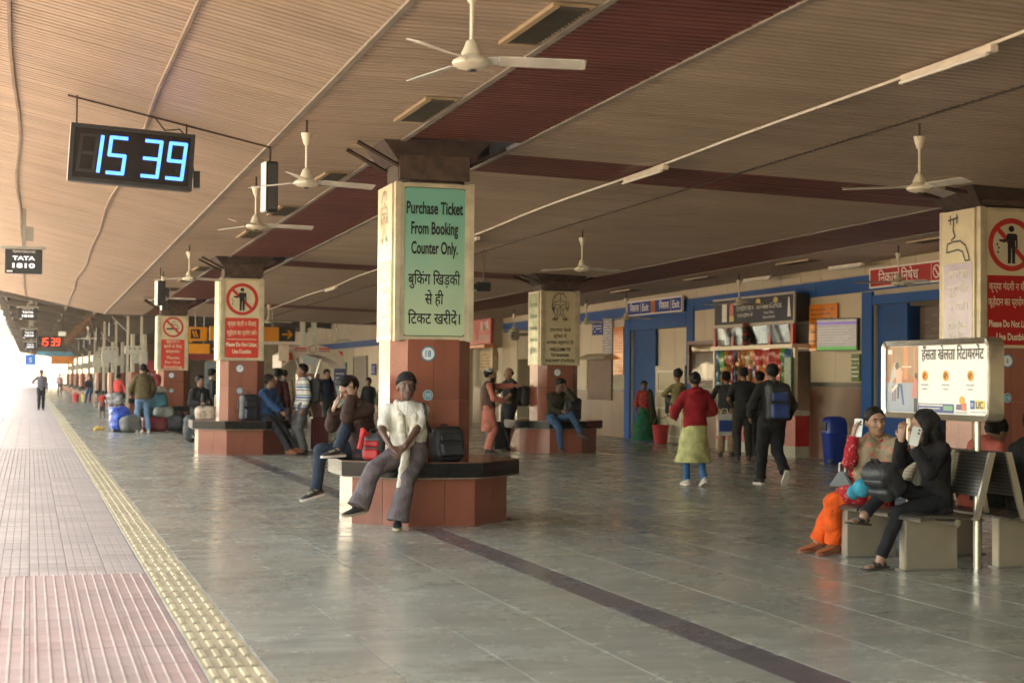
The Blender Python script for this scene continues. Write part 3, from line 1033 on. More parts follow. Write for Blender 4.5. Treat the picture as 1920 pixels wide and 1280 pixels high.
# small hanging idol decoration
hd = thing('hanging_garland', 'dark red and black garland hanging under the shop signboard', 'garland', (WX - .42, 30.3, 2.2))
for k in range(7):
    MB().lathe([(.01, -.05), (.07, -.03), (.08, 0), (.06, .04), (.01, .05)], (WX - .43, 30.3, 2.26 + k * .065), 8).build('bead', mat('garland_dark', (.05, .03, .02), var=.4) if k % 3 else mat('garland_red', (.25, .04, .03)), hd, smooth=True)

# notices on the wall
def notice(label, y0, y1, z0, z1, m, lines, lm, x=WX - .05, name='notice', seed=1, head=None):
    t, fm = wall_sign(name, label, y0, y1, z0, z1, m, x=x, th=.02, cat='notice')
    w, h = y1 - y0, z1 - z0
    r_ = random.Random(seed)
    L_ = []
    for i in range(lines):
        yy = h / 2 - h * (i + 1.2) / (lines + 1.4)
        xx = -w * .42
        while xx < w * .4:
            l = r_.uniform(.08, .22) * w
            if r_.random() < .75:
                L_.append([(xx, yy), (min(xx + l, w * .42), yy)])
            xx += l + .05 * w
    stroke(L_, fm, h / lines * .22, lm, t, 'print')
    if head:
        flat(rect(-w * .45, w * .45, h * .36, h * .47), fm, head, t, 'heading', .003)
    return t
notice('glossy orange notice poster beside the shop signboard', 27.05, 28.18, 2.08, 2.97, M_ORANGE, 9, M_INK, seed=3)
notice('narrow orange notice left of the exit doorway', 38.38, 39.1, 1.62, 2.85, M_ORANGE, 14, mat('faded_ink', (.25, .05, .01)), seed=4, name='notice')
notice('small blue notice high on the wall beside the railing', 39.95, 40.75, 2.68, 3.08, M_SBLUE, 4, M_LET, seed=5)
notice('grey printed notice beside the blue notice', 39.2, 39.9, 2.1, 3.1, mat('grey_notice', (.28, .28, .33), rough=.5), 12, M_LET, seed=6)
notice('green notice strip above the granite dado', 26.2, 26.5, 1.5, 2.0, mat('green_notice', (.10, .16, .06), rough=.5), 5, M_LET, seed=7)
notice('dark notice board inside the no-exit doorway', 23.1, 24.7, 1.9, 2.8, mat('notice_brown', (.10, .07, .05), rough=.5), 6, mat('dim_print', (.18, .12, .10)), x=WX + .3, seed=8)
# television leaning out from the wall
tv = thing('wall_television', 'flat wall television tilted out beside the orange poster', 'television', (WX - .2, 26.7, 2.1))
fmt = face_matrix((WX - .28, 26.68, 2.36), (-.92, -.38, 0))
for nm, sx, sy, dz, m_ in (('casing', .48, .30, -.045, M_BLACK),):
    b = MB().box(-sx, sx, -sy, sy, -.09, 0)
    link(nm, b.mesh(nm, m_), tv, WM[tv.name].inverted() @ fmt)
flat(rect(-.46, .46, -.28, .28), fmt, mat('tv_screen', (.07, .07, .07), rough=.3, emis=(.30, .28, .27), estr=.06, var=.3), tv, 'screen', .003)
flat(rect(-.46, .46, .19, .235), fmt, mat('tv_bar', (.12, .06, .25), emis=(.25, .16, .5), estr=.06), tv, 'screen_bar', .005)
flat(rect(-.46, .46, -.28, -.225), fmt, mat('tv_green', (.06, .2, .05), emis=(.1, .4, .1), estr=.06), tv, 'screen_bar', .005)
stroke([[(-.42, .12 - .05 * k), (.36 - .1 * (k % 3), .12 - .05 * k)] for k in range(6)], fmt, .012, mat('tv_text', (.3, .3, .3), emis=(.5, .45, .4), estr=.05), tv, 'screen_text', .006)
MB().box(WX - .25, WX - .02, 26.66, 26.72, 2.34, 2.4).build('bracket', M_BLACK, tv)
# glazed notice case left of the shop
gc = thing('glass_notice_case', 'dark wooden notice case with reflecting glass left of the stall', 'notice case', (WX - .05, 33.1, 1.45))
MB().box(WX - .14, WX - .03, 32.2, 34.05, 1.42, 1.5).box(WX - .14, WX - .03, 32.2, 34.05, 2.3, 2.38).box(WX - .14, WX - .03, 32.2, 32.3, 1.5, 2.3).box(WX - .14, WX - .03, 33.95, 34.05, 1.5, 2.3).build('frame', mat('maroon_wood', (.10, .03, .02), rough=.35, var=.3), gc)
MB().box(WX - .05, WX - .03, 32.3, 33.95, 1.5, 2.3).build('back_board', mat('cork', (.20, .12, .07), rough=.7), gc)
flat(rect(-.65, .45, -.36, .2), FW(33.1, 1.9, WX - .05), mat('pale_sheet', (.66, .50, .34), rough=.25, var=.2, scale=2), gc, 'sheet', .004)
MB().box(WX - .105, WX - .095, 32.3, 33.95, 1.5, 2.3).build('pane', M_GLASS, gc)
# shuttered counter windows farther along, with white hood
bs = thing('shutter_window', 'brown shuttered counter window with a white hood beside the railing', 'window', (WX, 40.2, .95))
MB().box(WX - .05, WX - .02, 39.3, 41.15, .95, 2.02).build('shutter', mat('brown_shutter', (.13, .06, .036), rough=.5, var=.15), bs)
MB().add([(WX - .3, 39.2, 2.02), (WX, 39.2, 2.02), (WX, 41.25, 2.02), (WX - .3, 41.25, 2.02), (WX - .28, 39.2, 2.08), (WX, 39.2, 2.2), (WX, 41.25, 2.2), (WX - .28, 41.25, 2.08)],
         [(0, 3, 2, 1), (4, 5, 6, 7), (0, 1, 5, 4), (1, 2, 6, 5), (2, 3, 7, 6), (3, 0, 4, 7)]).build('hood', M_SWHITE, bs)
# steel railing in front of the counters
rl = thing('queue_railing', 'stainless steel railing in front of the shuttered counters', 'railing', (WX - 1.2, 42, 0))
for yy in (38.9, 40.6, 42.3, 44.0, 45.7):
    MB().tube([(WX - 1.2, yy, 0), (WX - 1.2, yy, 1.1)], .025).build('post', M_STEEL, rl, smooth=True)
for z in (.4, .72, 1.08):
    MB().tube([(WX - 1.2, 38.9, z), (WX - 1.2, 45.7, z)], .02 if z < 1 else .025).build('rail', M_STEEL, rl, smooth=True)
# restaurant sign on a projecting porch
kp = thing('restaurant_porch', 'small projecting cream porch of the restaurant', 'porch', (13.9, 51.8, 0))
MB().box(14.25, WX, 49.5, 52.6, 3.42, 3.52).box(14.25, WX, 49.5, 49.7, 2.55, 3.42).box(14.25, WX, 52.4, 52.6, 2.55, 3.42).build('canopy', M_PLAST, kp)
MB().box(14.25, 14.4, 49.5, 49.7, 0, 2.55).build('post', M_CREAM, kp)
MB().box(14.25, 14.4, 52.4, 52.6, 0, 2.55).build('post', M_CREAM, kp)
t, fm = wall_sign('restaurant_sign', 'red restaurant sign with tall white letters on the porch', 49.45, 52.3, 2.62, 3.46, M_ORED, x=14.25, th=.08)
letter('KMA', fm, .75, .02, .44, M_LET, t, w=.95, bold=.02)
letter('RESTAURANT', fm, .62, -.32, .27, M_LET, t, w=1.5, bold=.01)
letter('24', fm, -1.0, -.1, .44, M_LET, t, w=.5, bold=.02)
flat(disc(-.2, -.08, .16, 16, .22), fm, mat('emblem_pink', (.55, .12, .09)), t, 'emblem', .004)
MB().box(13.95, 14.3, 49.4, 52.6, 2.48, 2.58).build('light_strip', mat('sign_strip', (.75, .22, .08), rough=.3), t)
notice('cream menu poster under the restaurant sign', 50.0, 52.0, 1.75, 2.4, mat('menu', (.55, .42, .22), rough=.5, var=.3), 5, mat('menu_ink', (.3, .13, .05)), x=WX - .05, seed=11, name='menu_board')
# security camera on the wall
cc = thing('security_camera', 'grey box security camera on the cream wall panel', 'camera', (14.2, 46.8, 2.8))
MB().box(14.0, 14.25, 46.55, 46.95, 2.66, 3.02).build('housing', mat('cctv_grey', (.30, .28, .24), rough=.5), cc, bevel=.03)
MB().lathe([(.05, 0), (.05, .04), (.02, .05)], (14.0, 46.5, 2.76), 10).build('lens', M_BLACK, cc)
MB().box(14.25, 14.6, 46.7, 46.8, 2.8, 2.88).build('bracket', M_STEELDK, cc)

# windows, doors and posters on the far wall
for i, (ya, yb, za, zb, col) in enumerate(((56.5, 58, 0, 2.1, (.14, .07, .04)), (60, 61.5, .2, 2.2, (.50, .42, .30)), (63.5, 65, .3, 2.3, (.36, .30, .22)), (67, 68.2, 0, 2.3, (.20, .10, .06)), (71, 74, 0, 2.4, (.12, .08, .06)))):
    t = thing('far_doorway', ['brown closed door far along the wall', 'pale panel door far along the wall behind the kiosk', 'grey-cream window shutter far along the wall', 'second brown door far along the wall', 'dark open doorway at the far end of the wall'][i], 'door', (WX - .05, (ya + yb) / 2, za))
    MB().box(WX - .06, WX - .03, ya, yb, za, zb).build('leaf', mat('far_leaf_%d' % i, col, rough=.5, var=.15), t)
    MB().box(WX - .09, WX - .03, ya - .08, ya, za, zb + .08).box(WX - .09, WX - .03, yb, yb + .08, za, zb + .08).box(WX - .09, WX - .03, ya, yb, zb, zb + .08).build('frame', M_TRIM, t)
notice('red and white poster far along the wall', 62, 62.8, 1.3, 2.0, mat('poster_red', (.42, .10, .06), rough=.5, var=.4, scale=6), 4, M_LET, x=WX - .06, seed=13, name='notice')
notice('blue and white notice far along the wall', 69, 69.9, 1.6, 2.1, M_SBLUE, 3, M_LET, x=WX - .06, seed=14)
notice('tall blue banner far along the wall', 76, 79, .2, 2.2, mat('teal_banner', (.12, .22, .26), rough=.5, var=.4, scale=2), 4, mat('teal_ink', (.05, .12, .16)), x=WX - .06, seed=15, name='banner')
# ------------------------------------------------------------------ columns with octagonal benches
def octo(s, cx=0, cy=0):
    """regular octagon, s = half width across flats, flat sides facing the axes"""
    a = s * math.tan(PI / 8)
    return [(cx + p, cy + q) for p, q in ((-a, -s), (a, -s), (s, -a), (s, a), (a, s), (-a, s), (-s, a), (-s, -a))]
def chsq(h, c, cx=0, cy=0):
    e = h - c
    return [(cx + p, cy + q) for p, q in ((-e, -h), (e, -h), (h, -e), (h, e), (e, h), (-e, h), (-h, e), (-h, -e))]
M_STK = mat('sticker_white', (.74, .74, .72), rough=.4)
M_STKB = mat('sticker_blue', (.02, .20, .33), rough=.4)
M_BAND = mat('bracket_paint', (0.075, 0.046, 0.032), rough=.7, var=.5, scale=7, detail=8, dirt=.4)
def column(cx, cy, ztop, zs, label, num, sub, near=True, bench=True, group='clad columns with octagonal benches'):
    t = thing('platform_column', label, 'column', (cx, cy, 0), 0, group)
    h, c = .43, .155
    MB().prism(chsq(h - .02, c, cx, cy), 0.3, ztop, 'z').build('core', M_CEM if near else M_RGRAN, t)
    zb = .65
    poly = chsq(h, c, cx, cy)
    zrows = [(zb, 1.27), (1.27, zs)] if near else [(zb, zs)]
    for i in range(8):
        (xa, ya), (xb, yb) = poly[i], poly[(i + 1) % 8]
        L_ = math.hypot(xb - xa, yb - ya)
        ang = math.atan2(yb - ya, xb - xa)
        ncol = 2 if (L_ > .4 and near) else 1
        for z0, z1 in zrows:
            for k in range(ncol):
                u = (k + .5) / ncol
                px, py = xa + (xb - xa) * u, ya + (yb - ya) * u
                nx, ny = math.sin(ang), -math.cos(ang)
                piece('granite_tile', M_RGRAN, (px - nx * .012, py - ny * .012, (z0 + z1) / 2), (L_ / ncol - .003, .024, z1 - z0 - .003), t, ang)
    if bench:
        po = octo(.83, cx, cy)
        MB().prism(octo(.803, cx, cy), 0, .5, 'z').build('bench_core', M_CEM, t)
        sl = octo(.95, cx, cy)
        MB().prism(octo(.922, cx, cy), .48, .636, 'z').build('slab_core', M_CEM, t)
        for i in range(8):
            for P_, z0, z1, th, m_, nm in ((po, .0, .488, .028, M_RGRAN, 'granite_tile'), (sl, .494, .637, .028, M_BGRAN, 'bench_edge')):
                (xa, ya), (xb, yb) = P_[i], P_[(i + 1) % 8]
                L_ = math.hypot(xb - xa, yb - ya)
                ang = math.atan2(yb - ya, xb - xa)
                nx, ny = math.sin(ang), -math.cos(ang)
                for k in range(2):
                    u = .27 if k == 0 else .77
                    ww = .54 if k == 0 else .46
                    px, py = xa + (xb - xa) * u, ya + (yb - ya) * u
                    piece(nm, m_, (px - nx * th / 2, py - ny * th / 2, (z0 + z1) / 2), (L_ * ww - .004, th, z1 - z0), t, ang)
            # top slab wedge
            (xa, ya), (xb, yb) = sl[i], sl[(i + 1) % 8]
            pin = octo(.44, cx, cy)
            (xc, yc), (xd, yd) = pin[i], pin[(i + 1) % 8]
            MB().prism([(xa, ya), (xb, yb), (xd, yd), (xc, yc)], .6375, .65, 'z').build('seat_slab', M_BGRTOP, t)
    # number stickers on the face towards the camera
    fm = face_matrix((cx - .06, cy - h, zs - .15), (0, -1, 0))
    d1 = flat(disc(0, 0, .078), fm, M_STKB, t, 'number_plate', .003)
    flat(disc(0, 0, .064), fm, M_STK, t, 'number_disc', .0045)
    if num:
        letter(num, fm, 0, -.033, .095, M_STKB, t, w=.06 if len(num) > 1 else .03, bold=.02, name='number', off=.006)
    fm = face_matrix((cx - .06, cy - h, zs - .58), (0, -1, 0))
    flat(disc(0, 0, .055), fm, M_STK, t, 'number_plate', .003)
    flat(disc(0, 0, .05), fm, mat('sticker_pale_blue', (.12, .33, .45), rough=.4), t, 'number_disc', .0045)
    if sub:
        letter(sub, fm, 0, -.022, .06, M_STK, t, w=.07, bold=.01, name='number', off=.006)
    # rusty steel head with flared gusset plates under the ceiling
    zt = cz(cx) + drop(cy) + .02
    MB().prism(chsq(.36, .1, cx, cy), ztop, zt + .5, 'z').build('steel_head', M_RUST, t)
    for s in (-1, 1):
        for yy in (cy - .30, cy + .30):
            MB().tube([(cx + s * .32, yy, ztop + .16), (cx + s * .80, yy, zt - .03)], .022, 4).build('strut', M_RUST, t)
    MB().add([(cx - .38, cy - .38, zt - .22), (cx + .38, cy - .38, zt - .22), (cx + .38, cy + .38, zt - .22), (cx - .38, cy + .38, zt - .22), (cx - .58, cy - .5, zt), (cx + .58, cy - .5, zt), (cx + .58, cy + .5, zt), (cx - .58, cy + .5, zt)],
             [(0, 3, 2, 1), (4, 5, 6, 7), (0, 1, 5, 4), (1, 2, 6, 5), (2, 3, 7, 6), (3, 0, 4, 7)]).build('collar', M_RUST, t)
    MB().box(cx - .375, cx + .375, cy - .415, cy - .392, ztop + .03, zt - .03).build('face_plate', M_BAND, t)
    return t

def sign_box(cx, cy, z0, z1, label, w=.362):
    t = thing('column_sign', label, 'sign', (cx, cy, z0), 0, 'sign boxes on the columns')
    M_ALU = mat('aged_aluminium', (.50, .43, .30), rough=.4, metal=.15, var=.2, scale=6, dirt=.25)
    d = .02
    for s in (-1, 1):
        MB().box(cx - w, cx + w, cy + s * (w + .035) - d, cy + s * (w + .035) + d, z0, z1).build('panel', mat('sign_cream', (.62, .54, .36), rough=.3, var=.06, dirt=.15), t)
        MB().box(cx + s * (w + .06) - d, cx + s * (w + .06) + d, cy - w + .02, cy + w - .02, z0, z1).build('panel', mat('sign_cream', (.6, .5, .3)), t)
        for q in (-1, 1):
            MB().box(cx + s * (w + .03) - .03, cx + s * (w + .03) + .03, cy + q * (w + .03) - .045, cy + q * (w + .03) + .045, z0 - .01, z1 + .01).build('corner_post', M_ALU, t)
    yf = cy - w - .055
    f_ = MB()
    f_.box(cx - w, cx + w, yf - .012, yf, z1 - .035, z1).box(cx - w, cx + w, yf - .012, yf, z0, z0 + .035)
    f_.box(cx - w, cx - w + .035, yf - .012, yf, z0 + .035, z1 - .035).box(cx + w - .035, cx + w, yf - .012, yf, z0 + .035, z1 - .035)
    f_.build('frame', M_ALU, t)
    return t, face_matrix((cx, yf, (z0 + z1) / 2), (0, -1, 0)), face_matrix((cx - w - .08, cy, (z0 + z1) / 2), (-1, 0, 0))
M_PICRED = mat('pictogram_red', (.50, .028, .025), rough=.4, var=.08)
M_CREAML = mat('cream_lettering', (.72, .62, .45), rough=.5)
def no_litter(t, fm, cy_, r=.31):
    flat(disc(0, cy_, r), fm, mat('sign_inner', (.60, .53, .37), rough=.35), t, 'disc', .003)
    ring(0, cy_, r * .80, r, fm, M_PICRED, t, 'prohibition_ring', .006, 40)
    a = r * .6
    stroke([[(-a, cy_ + a), (a, cy_ - a)]], fm, r * .18, M_PICRED, t, 'prohibition_bar', .005)
    s = r / .31
    flat(disc(0, cy_ + .185 * s, .038 * s, 14), fm, M_INK, t, 'figure', .0075)
    P_ = [(-.055, .13), (.06, .13), (.08, .11), (.085, -.03), (.062, -.04), (.058, .05), (.05, .05), (.05, -.22), (.008, -.22), (.004, -.03), (-.004, -.03), (-.008, -.22), (-.05, -.22), (-.05, .06), (-.09, .055), (-.165, .062), (-.165, .035), (-.09, .02)]
    flat([(x * s, cy_ + y * s) for x, y in P_[::-1]], fm, M_INK, t, 'figure', .0078)
    for x, y in ((-.19, .0), (-.17, -.04), (-.18, -.09)):
        flat(disc(x * s, cy_ + y * s, .014 * s, 6), fm, M_INK, t, 'litter', .0075)
def lady(t, fm, cy_, s=1.0, m=None):
    L_ = []
    A = lambda pts: L_.append([(x * s, cy_ + y * s) for x, y in pts])
    A([(-.13, -.10)] + arc(0, .10, .17, .2, 200, 60) + [(.09, .27)])
    A(arc(0, .08, .145, .2, 150, 30))
    A([(0, .27), (0, .17)] + [(-.05, .12), (-.11, .1)])
    A([(0, .17), (.05, .12), (.11, .1)])
    A([(-.125, .13), (-.12, .0), (-.07, -.06)])
    A([(.125, .13), (.12, .0), (.07, -.06)])
    A(arc(-.055, .06, .04, .02, 180, 360, 6))
    A(arc(.055, .06, .04, .02, 180, 360, 6))
    A([(0, .03), (-.05, -.03), (-.06, -.14), (-.11, -.21), (-.17, -.24)])
    A([(0, .03), (.05, -.03), (.06, -.14), (.11, -.21), (.17, -.24)])
    A([(0, .03), (0, -.13), (-.05, -.2), (-.08, -.29), (-.06, -.22), (-.13, -.28), (-.1, -.23), (-.18, -.27)])
    A([(0, -.13), (.05, -.2), (.08, -.29), (.06, -.22), (.13, -.28), (.1, -.23), (.18, -.27)])
    A(arc(-.145, -.03, .018, .028, 0, 360, 8))
    A(arc(.145, -.03, .018, .028, 0, 360, 8))
    A([(.165, .1), (.175, 0), (.16, -.08)])
    A([(-.165, .12), (-.185, 0), (-.15, -.1), (-.1, -.16)])
    A(arc(0, .105, .008, .008, 0, 360, 6))
    stroke(L_, fm, .012 * s, m or M_INK, t, 'line_drawing', .006)

Z18 = 1.89
column(4.02, 16.6, 3.53, 1.90, 'red granite column numbered 18 with black-topped bench, nearest to the camera', '18', '590')
column(3.95, 31.6, 3.40, 1.80, 'red granite column numbered 17 with octagonal bench, second from the camera', '17', '302')
column(3.90, 46.6, 3.20, 1.66, 'red granite column under the no-smoking sign, third along the platform', '16', '16', bench=True)
column(10.42, 31.6, 3.30, 1.78, 'dark granite column under the welcome sign in the right-hand row', 'A', '')
column(10.95, 16.6, 3.53, 1.90, 'dark granite column at the right edge of the picture', 'A', '19')
# lettering on the column signs
t, fm, fl_ = sign_box(4.02, 16.6, 1.89, 3.52, 'green ticket-counter sign box in English and Hindi on the nearest column')
def teal_print():
    m = mat('teal_print', (.2, .4, .3), rough=.3)
    n = m.node_tree
    P = n.nodes['Principled BSDF']
    for l in list(P.inputs['Base Color'].links):
        n.links.remove(l)
    tc = n.nodes.new('ShaderNodeTexCoord')
    sp = n.nodes.new('ShaderNodeSeparateXYZ')
    n.links.new(tc.outputs['Generated'], sp.inputs[0])
    nz = n.nodes.new('ShaderNodeTexNoise')
    nz.inputs['Scale'].default_value = 2.5
    n.links.new(tc.outputs['Generated'], nz.inputs['Vector'])
    ad = n.nodes.new('ShaderNodeMath')
    ad.operation = 'MULTIPLY_ADD'
    ad.inputs[1].default_value = .35
    n.links.new(nz.outputs['Fac'], ad.inputs[0])
    n.links.new(sp.outputs[1], ad.inputs[2])
    cr = n.nodes.new('ShaderNodeValToRGB')
    cr.color_ramp.elements[0].position = .15
    cr.color_ramp.elements[0].color = (.44, .52, .34, 1)
    cr.color_ramp.elements[1].position = 1.15
    cr.color_ramp.elements[1].color = (.15, .40, .31, 1)
    n.links.new(ad.outputs[0], cr.inputs[0])
    n.links.new(cr.outputs[0], P.inputs['Base Color'])
    return m
flat(rrect(-.335, .335, -.775, .775, .03), fm, M_INK, t, 'border', .003)
flat(rrect(-.327, .327, -.767, .767, .03), fm, teal_print(), t, 'print', .005)
for s_, y_, w_, h_ in (('Purchase Ticket', .50, .605, .18), ('From Booking', .29, .505, .18), ('Counter Only.', .085, .50, .18)):
    letter(s_, fm, 0, y_, h_, M_INK, t, w=w_, bold=.026, off=.008)
for s_, y_, w_, h_ in (('बुकिंग खिड़की', -.235, .56, .165), ('से ही', -.44, .20, .165), ('टिकट खरीदें।', -.645, .56, .165)):
    letter(s_, fm, 0, y_, h_, M_INK, t, w=w_, bold=.012, off=.008)
flat(rect(-.32, .32, -.76, .02), fl_, mat('coral_print', (.62, .20, .10), rough=.25), t, 'print', .003)
lady(t, fl_, .48, .95, mat('brown_ink', (.2, .1, .05)))
for i in range(5):
    letter(['आपका स्वागत है।', 'WELCOME TO', 'TATANAGAR', 'RAILWAY STATION', ''][i] or ' ', fl_, 0, -.18 - .14 * i, .11, M_LET, t, w=.52, bold=.02, off=.006)
t, fm, fl_ = sign_box(3.92, 31.6, 1.81, 3.39, 'no-littering sign box with red circle on column 17')
no_litter(t, fm, .39)
flat(rrect(-.325, .325, -.745, .03, .03), fm, M_ORED, t, 'print', .003)
for s_, y_, w_, h_, b_ in (('कृप्या गंदगी न फैलाएं', -.125, .55, .12, .01), ('कूड़ेदान का प्रयोग करें।', -.30, .57, .12, .01), ('Please Do Not Litter,', -.52, .60, .105, .035), ('Use Dustbin', -.655, .36, .105, .035)):
    letter(s_, fm, 0, y_, h_, M_CREAML, t, w=w_, bold=b_, off=.006)
stroke([[(-.28, -.385), (.28, -.385)]], fm, .012, M_CREAML, t, 'rule', .006)
t, fm, fl_ = sign_box(3.87, 46.6, 1.66, 3.19, 'no-smoking sign box with red circle on the third column')
flat(disc(0, .45, .29), fm, mat('sign_inner', (.6, .53, .37)), t, 'disc', .003)
ring(0, .45, .235, .29, fm, M_PICRED, t, 'prohibition_ring', .006, 36)
stroke([[(-.16, .61), (.16, .29)]], fm, .06, M_PICRED, t, 'prohibition_bar', .0065)
flat(rect(-.19, .12, .38, .425), fm, M_INK, t, 'cigarette', .005)
stroke([arc(.02, .56, .05, .05, 30, 330, 8) + [(.06, .5), (.12, .5), (.14, .44), (.15, .39)]], fm, .014, M_INK, t, 'smoke', .005)
flat(rrect(-.325, .325, -.735, .10, .03), fm, M_ORED, t, 'print', .003)
for s_, y_, w_ in (('धूम्रपान न', .0, .36), ('करने के लिए', -.14, .5), ('धन्यवाद।', -.28, .38), ('Thanks', -.45, .36), ('For Not', -.58, .42), ('Smoking', -.71, .5)):
    letter(s_, fm, 0, y_, .115, M_CREAML, t, w=w_, bold=.008, off=.006)
t, fm, fl_ = sign_box(10.42, 31.6, 1.78, 3.30, 'cream welcome sign box with folded-hands drawing on the right-hand column')
lady(t, fm, .43, 1.0)
for s_, y_, w_, h_ in (('टाटानगर रेलवे', -.07, .46, .1), ('स्टेशन में', -.2, .28, .1), ('आपका स्वागत है।', -.33, .60, .1), ('WELCOME TO', -.47, .46, .095), ('TATANAGAR', -.585, .40, .095), ('RAILWAY STATION', -.70, .62, .095)):
    letter(s_, fm, 0, y_, h_, M_INK, t, w=w_, bold=.03 if s_.isascii() else .008, off=.006)
flat(rect(-.31, .31, -.72, .72), fl_, mat('pale_green_print', (.45, .52, .33), rough=.22, var=.3, scale=3), t, 'print', .003)
for i, s_ in enumerate(('Purchase', 'Ticket', 'From Booking', 'Counter Only', 'बुकिंग')):
    letter(s_, fl_, 0, .45 - .24 * i, .14, mat('faded_green_ink', (.10, .16, .10)), t, w=.5, off=.006, bold=.01)
t, fm, fl_ = sign_box(10.95, 16.6, 1.88, 3.53, 'no-littering sign box with water-tap side panel at the right edge')
no_litter(t, fm, .40)
flat(rrect(-.335, .335, -.77, .04, .03), fm, M_RED, t, 'print', .003)
for s_, y_, w_, h_, b_ in (('कृप्या गंदगी न फैलाएं', -.13, .6, .12, .01), ('कूड़ेदान का प्रयोग करें।', -.31, .62, .12, .01), ('Please Do Not Litter,', -.56, .60, .11, .03), ('Use Dustbin', -.71, .40, .11, .03)):
    letter(s_, fm, 0, y_, h_, M_CREAML, t, w=w_, bold=b_, off=.006)
flat(rect(-.3, .3, -.8, .2), fl_, mat('lilac_print', (.42, .36, .50), rough=.22, var=.2, scale=2), t, 'print', .003)
for s_, y_ in (('जल का', .02), ('दुरुपयोग', -.16), ('न करें।', -.36), ('Do Not', -.58), ('Waste Water', -.72)):
    letter(s_, fl_, 0, y_, .14, M_LET, t, w=.4, bold=.01, off=.006)
tap = [[(-.2, .72), (.0, .74)], [(-.16, .77), (-.16, .67)], [(-.02, .78), (-.02, .68)], [(-.09, .72), (-.1, .6), (-.06, .52), (-.14, .48)], [(-.22, .44), (-.1, .46), (.05, .46), (.16, .40), (.22, .30), (.24, .22), (.16, .22)], [(-.22, .34), (.0, .36), (.1, .33), (.16, .22)], [(-.22, .44), (-.24, .34)]]
stroke(tap, fl_, .022, M_INK, t, 'line_drawing', .006)

# farther columns of the older roof
def far_column(cx, cy, label, bench=True):
    t = thing('old_column', label, 'column', (cx, cy, 0), 0, 'columns of the old roof')
    MB().prism(chsq(.42, .14, cx, cy), 0, 1.62, 'z').build('shaft', M_RGRAN, t)
    zt = float(np.interp(cx, [p[0] for p in prof], [p[1] for p in prof])) + zl
    for dx in (-.22, .22):
        for dy in (-.2, .2):
            MB().box(cx + dx - .06, cx + dx + .06, cy + dy - .06, cy + dy + .06, 1.62, zt).build('steel_leg', mat('cream_steel', (.42, .37, .28), rough=.5, var=.15), t)
    MB().add([(cx - .35, cy - .3, zt - .55), (cx + .35, cy - .3, zt - .55), (cx + .35, cy + .3, zt - .55), (cx - .35, cy + .3, zt - .55), (cx - 1.0, cy - .35, zt + .1), (cx + 1.0, cy - .35, zt + .1), (cx + 1.0, cy + .35, zt + .1), (cx - 1.0, cy + .35, zt + .1)],
             [(0, 3, 2, 1), (4, 5, 6, 7), (0, 1, 5, 4), (1, 2, 6, 5), (2, 3, 7, 6), (3, 0, 4, 7)]).build('head_plate', M_BEAM, t)
    MB().prism(octo(.83, cx, cy), 0, .48, 'z').build('bench_base', M_RGRAN, t)
    MB().prism(octo(.95, cx, cy), .48, .64, 'z').build('bench_top', M_BGRAN, t)
    fm = face_matrix((cx, cy - .42, 1.45), (0, -1, 0))
    flat(disc(0, 0, .075, 14), fm, M_STK, t, 'number_plate', .004)
    fm = face_matrix((cx, cy - .42, 1.1), (0, -1, 0))
    flat(disc(0, 0, .05, 12), fm, M_STK, t, 'number_plate', .004)
    MB().box(cx - .3, cx + .3, cy - .36, cy - .26, 1.95, 2.4).build('junction_box', mat('box_grey', (.45, .42, .35), rough=.5, rand=.15), t)
    return t
for i in range(8):
    far_column(3.9, 61.6 + 15 * i, ['fourth', 'fifth', 'sixth', 'seventh', 'eighth', 'ninth', 'tenth', 'eleventh'][i] + ' column along the platform, brown granite below bare steel legs')
for i in range(3):
    far_column(10.3, 46.6 + 15 * i if i else 61.6 + 30, ['brown column deep under the old roof in the right-hand row', 'brown column behind the kiosk in the right-hand row', 'brown column farther behind the kiosk in the right-hand row'][i])
# ------------------------------------------------------------------ ceiling fans
fan = thing('ceiling_fan', '', 'fan', (0, 0, 0), 0, 'ceiling fans')
M_FAN = mat('fan_ivory', (.62, .56, .44), rough=.3, var=.12, scale=9)
def fan_parts(t):
    MB().tube([(0, 0, .12), (0, 0, .40)], .013).build('rod', M_FAN, t, smooth=True, world=False)
    MB().lathe([(.015, .36), (.03, .38), (.055, .47), (.055, .48), (.012, .48)], seg=16).build('canopy', M_FAN, t, smooth=True, world=False)
    MB().tube([(0, 0, .48), (0, 0, .62)], .012).build('hook', M_RUST, t, world=False)
    MB().lathe([(.02, .14), (.035, .13), (.05, .09), (.065, .055), (.06, .05), (.085, .03), (.115, .012), (.12, .0), (.118, -.012), (.09, -.03), (.035, -.042)], seg=24).build('motor', M_FAN, t, smooth=True, world=False)
    MB().lathe([(.03, -.042), (.028, -.05), (.01, -.055)], seg=12).build('end_cap', M_BLACK, t, world=False)
    b = MB()
    rings = []
    for r_, w, dz in ((.10, .022, .012), (.16, .03, .012), (.17, .055, .012), (.40, .062, .006), (.68, .066, 0), (.70, .052, 0)):
        rings.append([(r_, -w, dz + .016), (r_, w, dz - .016), (r_, w, dz - .012), (r_, -w, dz + .020)])
    b.loft(rings)
    bm_ = b.mesh('blade', mat('fan_blade', (.55, .52, .45), rough=.35, var=.2, scale=5, dirt=.2))
    for k in range(3):
        link('blade', bm_, t, Matrix.Rotation(2 * PI * k / 3, 4, 'Z'))
fan_parts(fan)
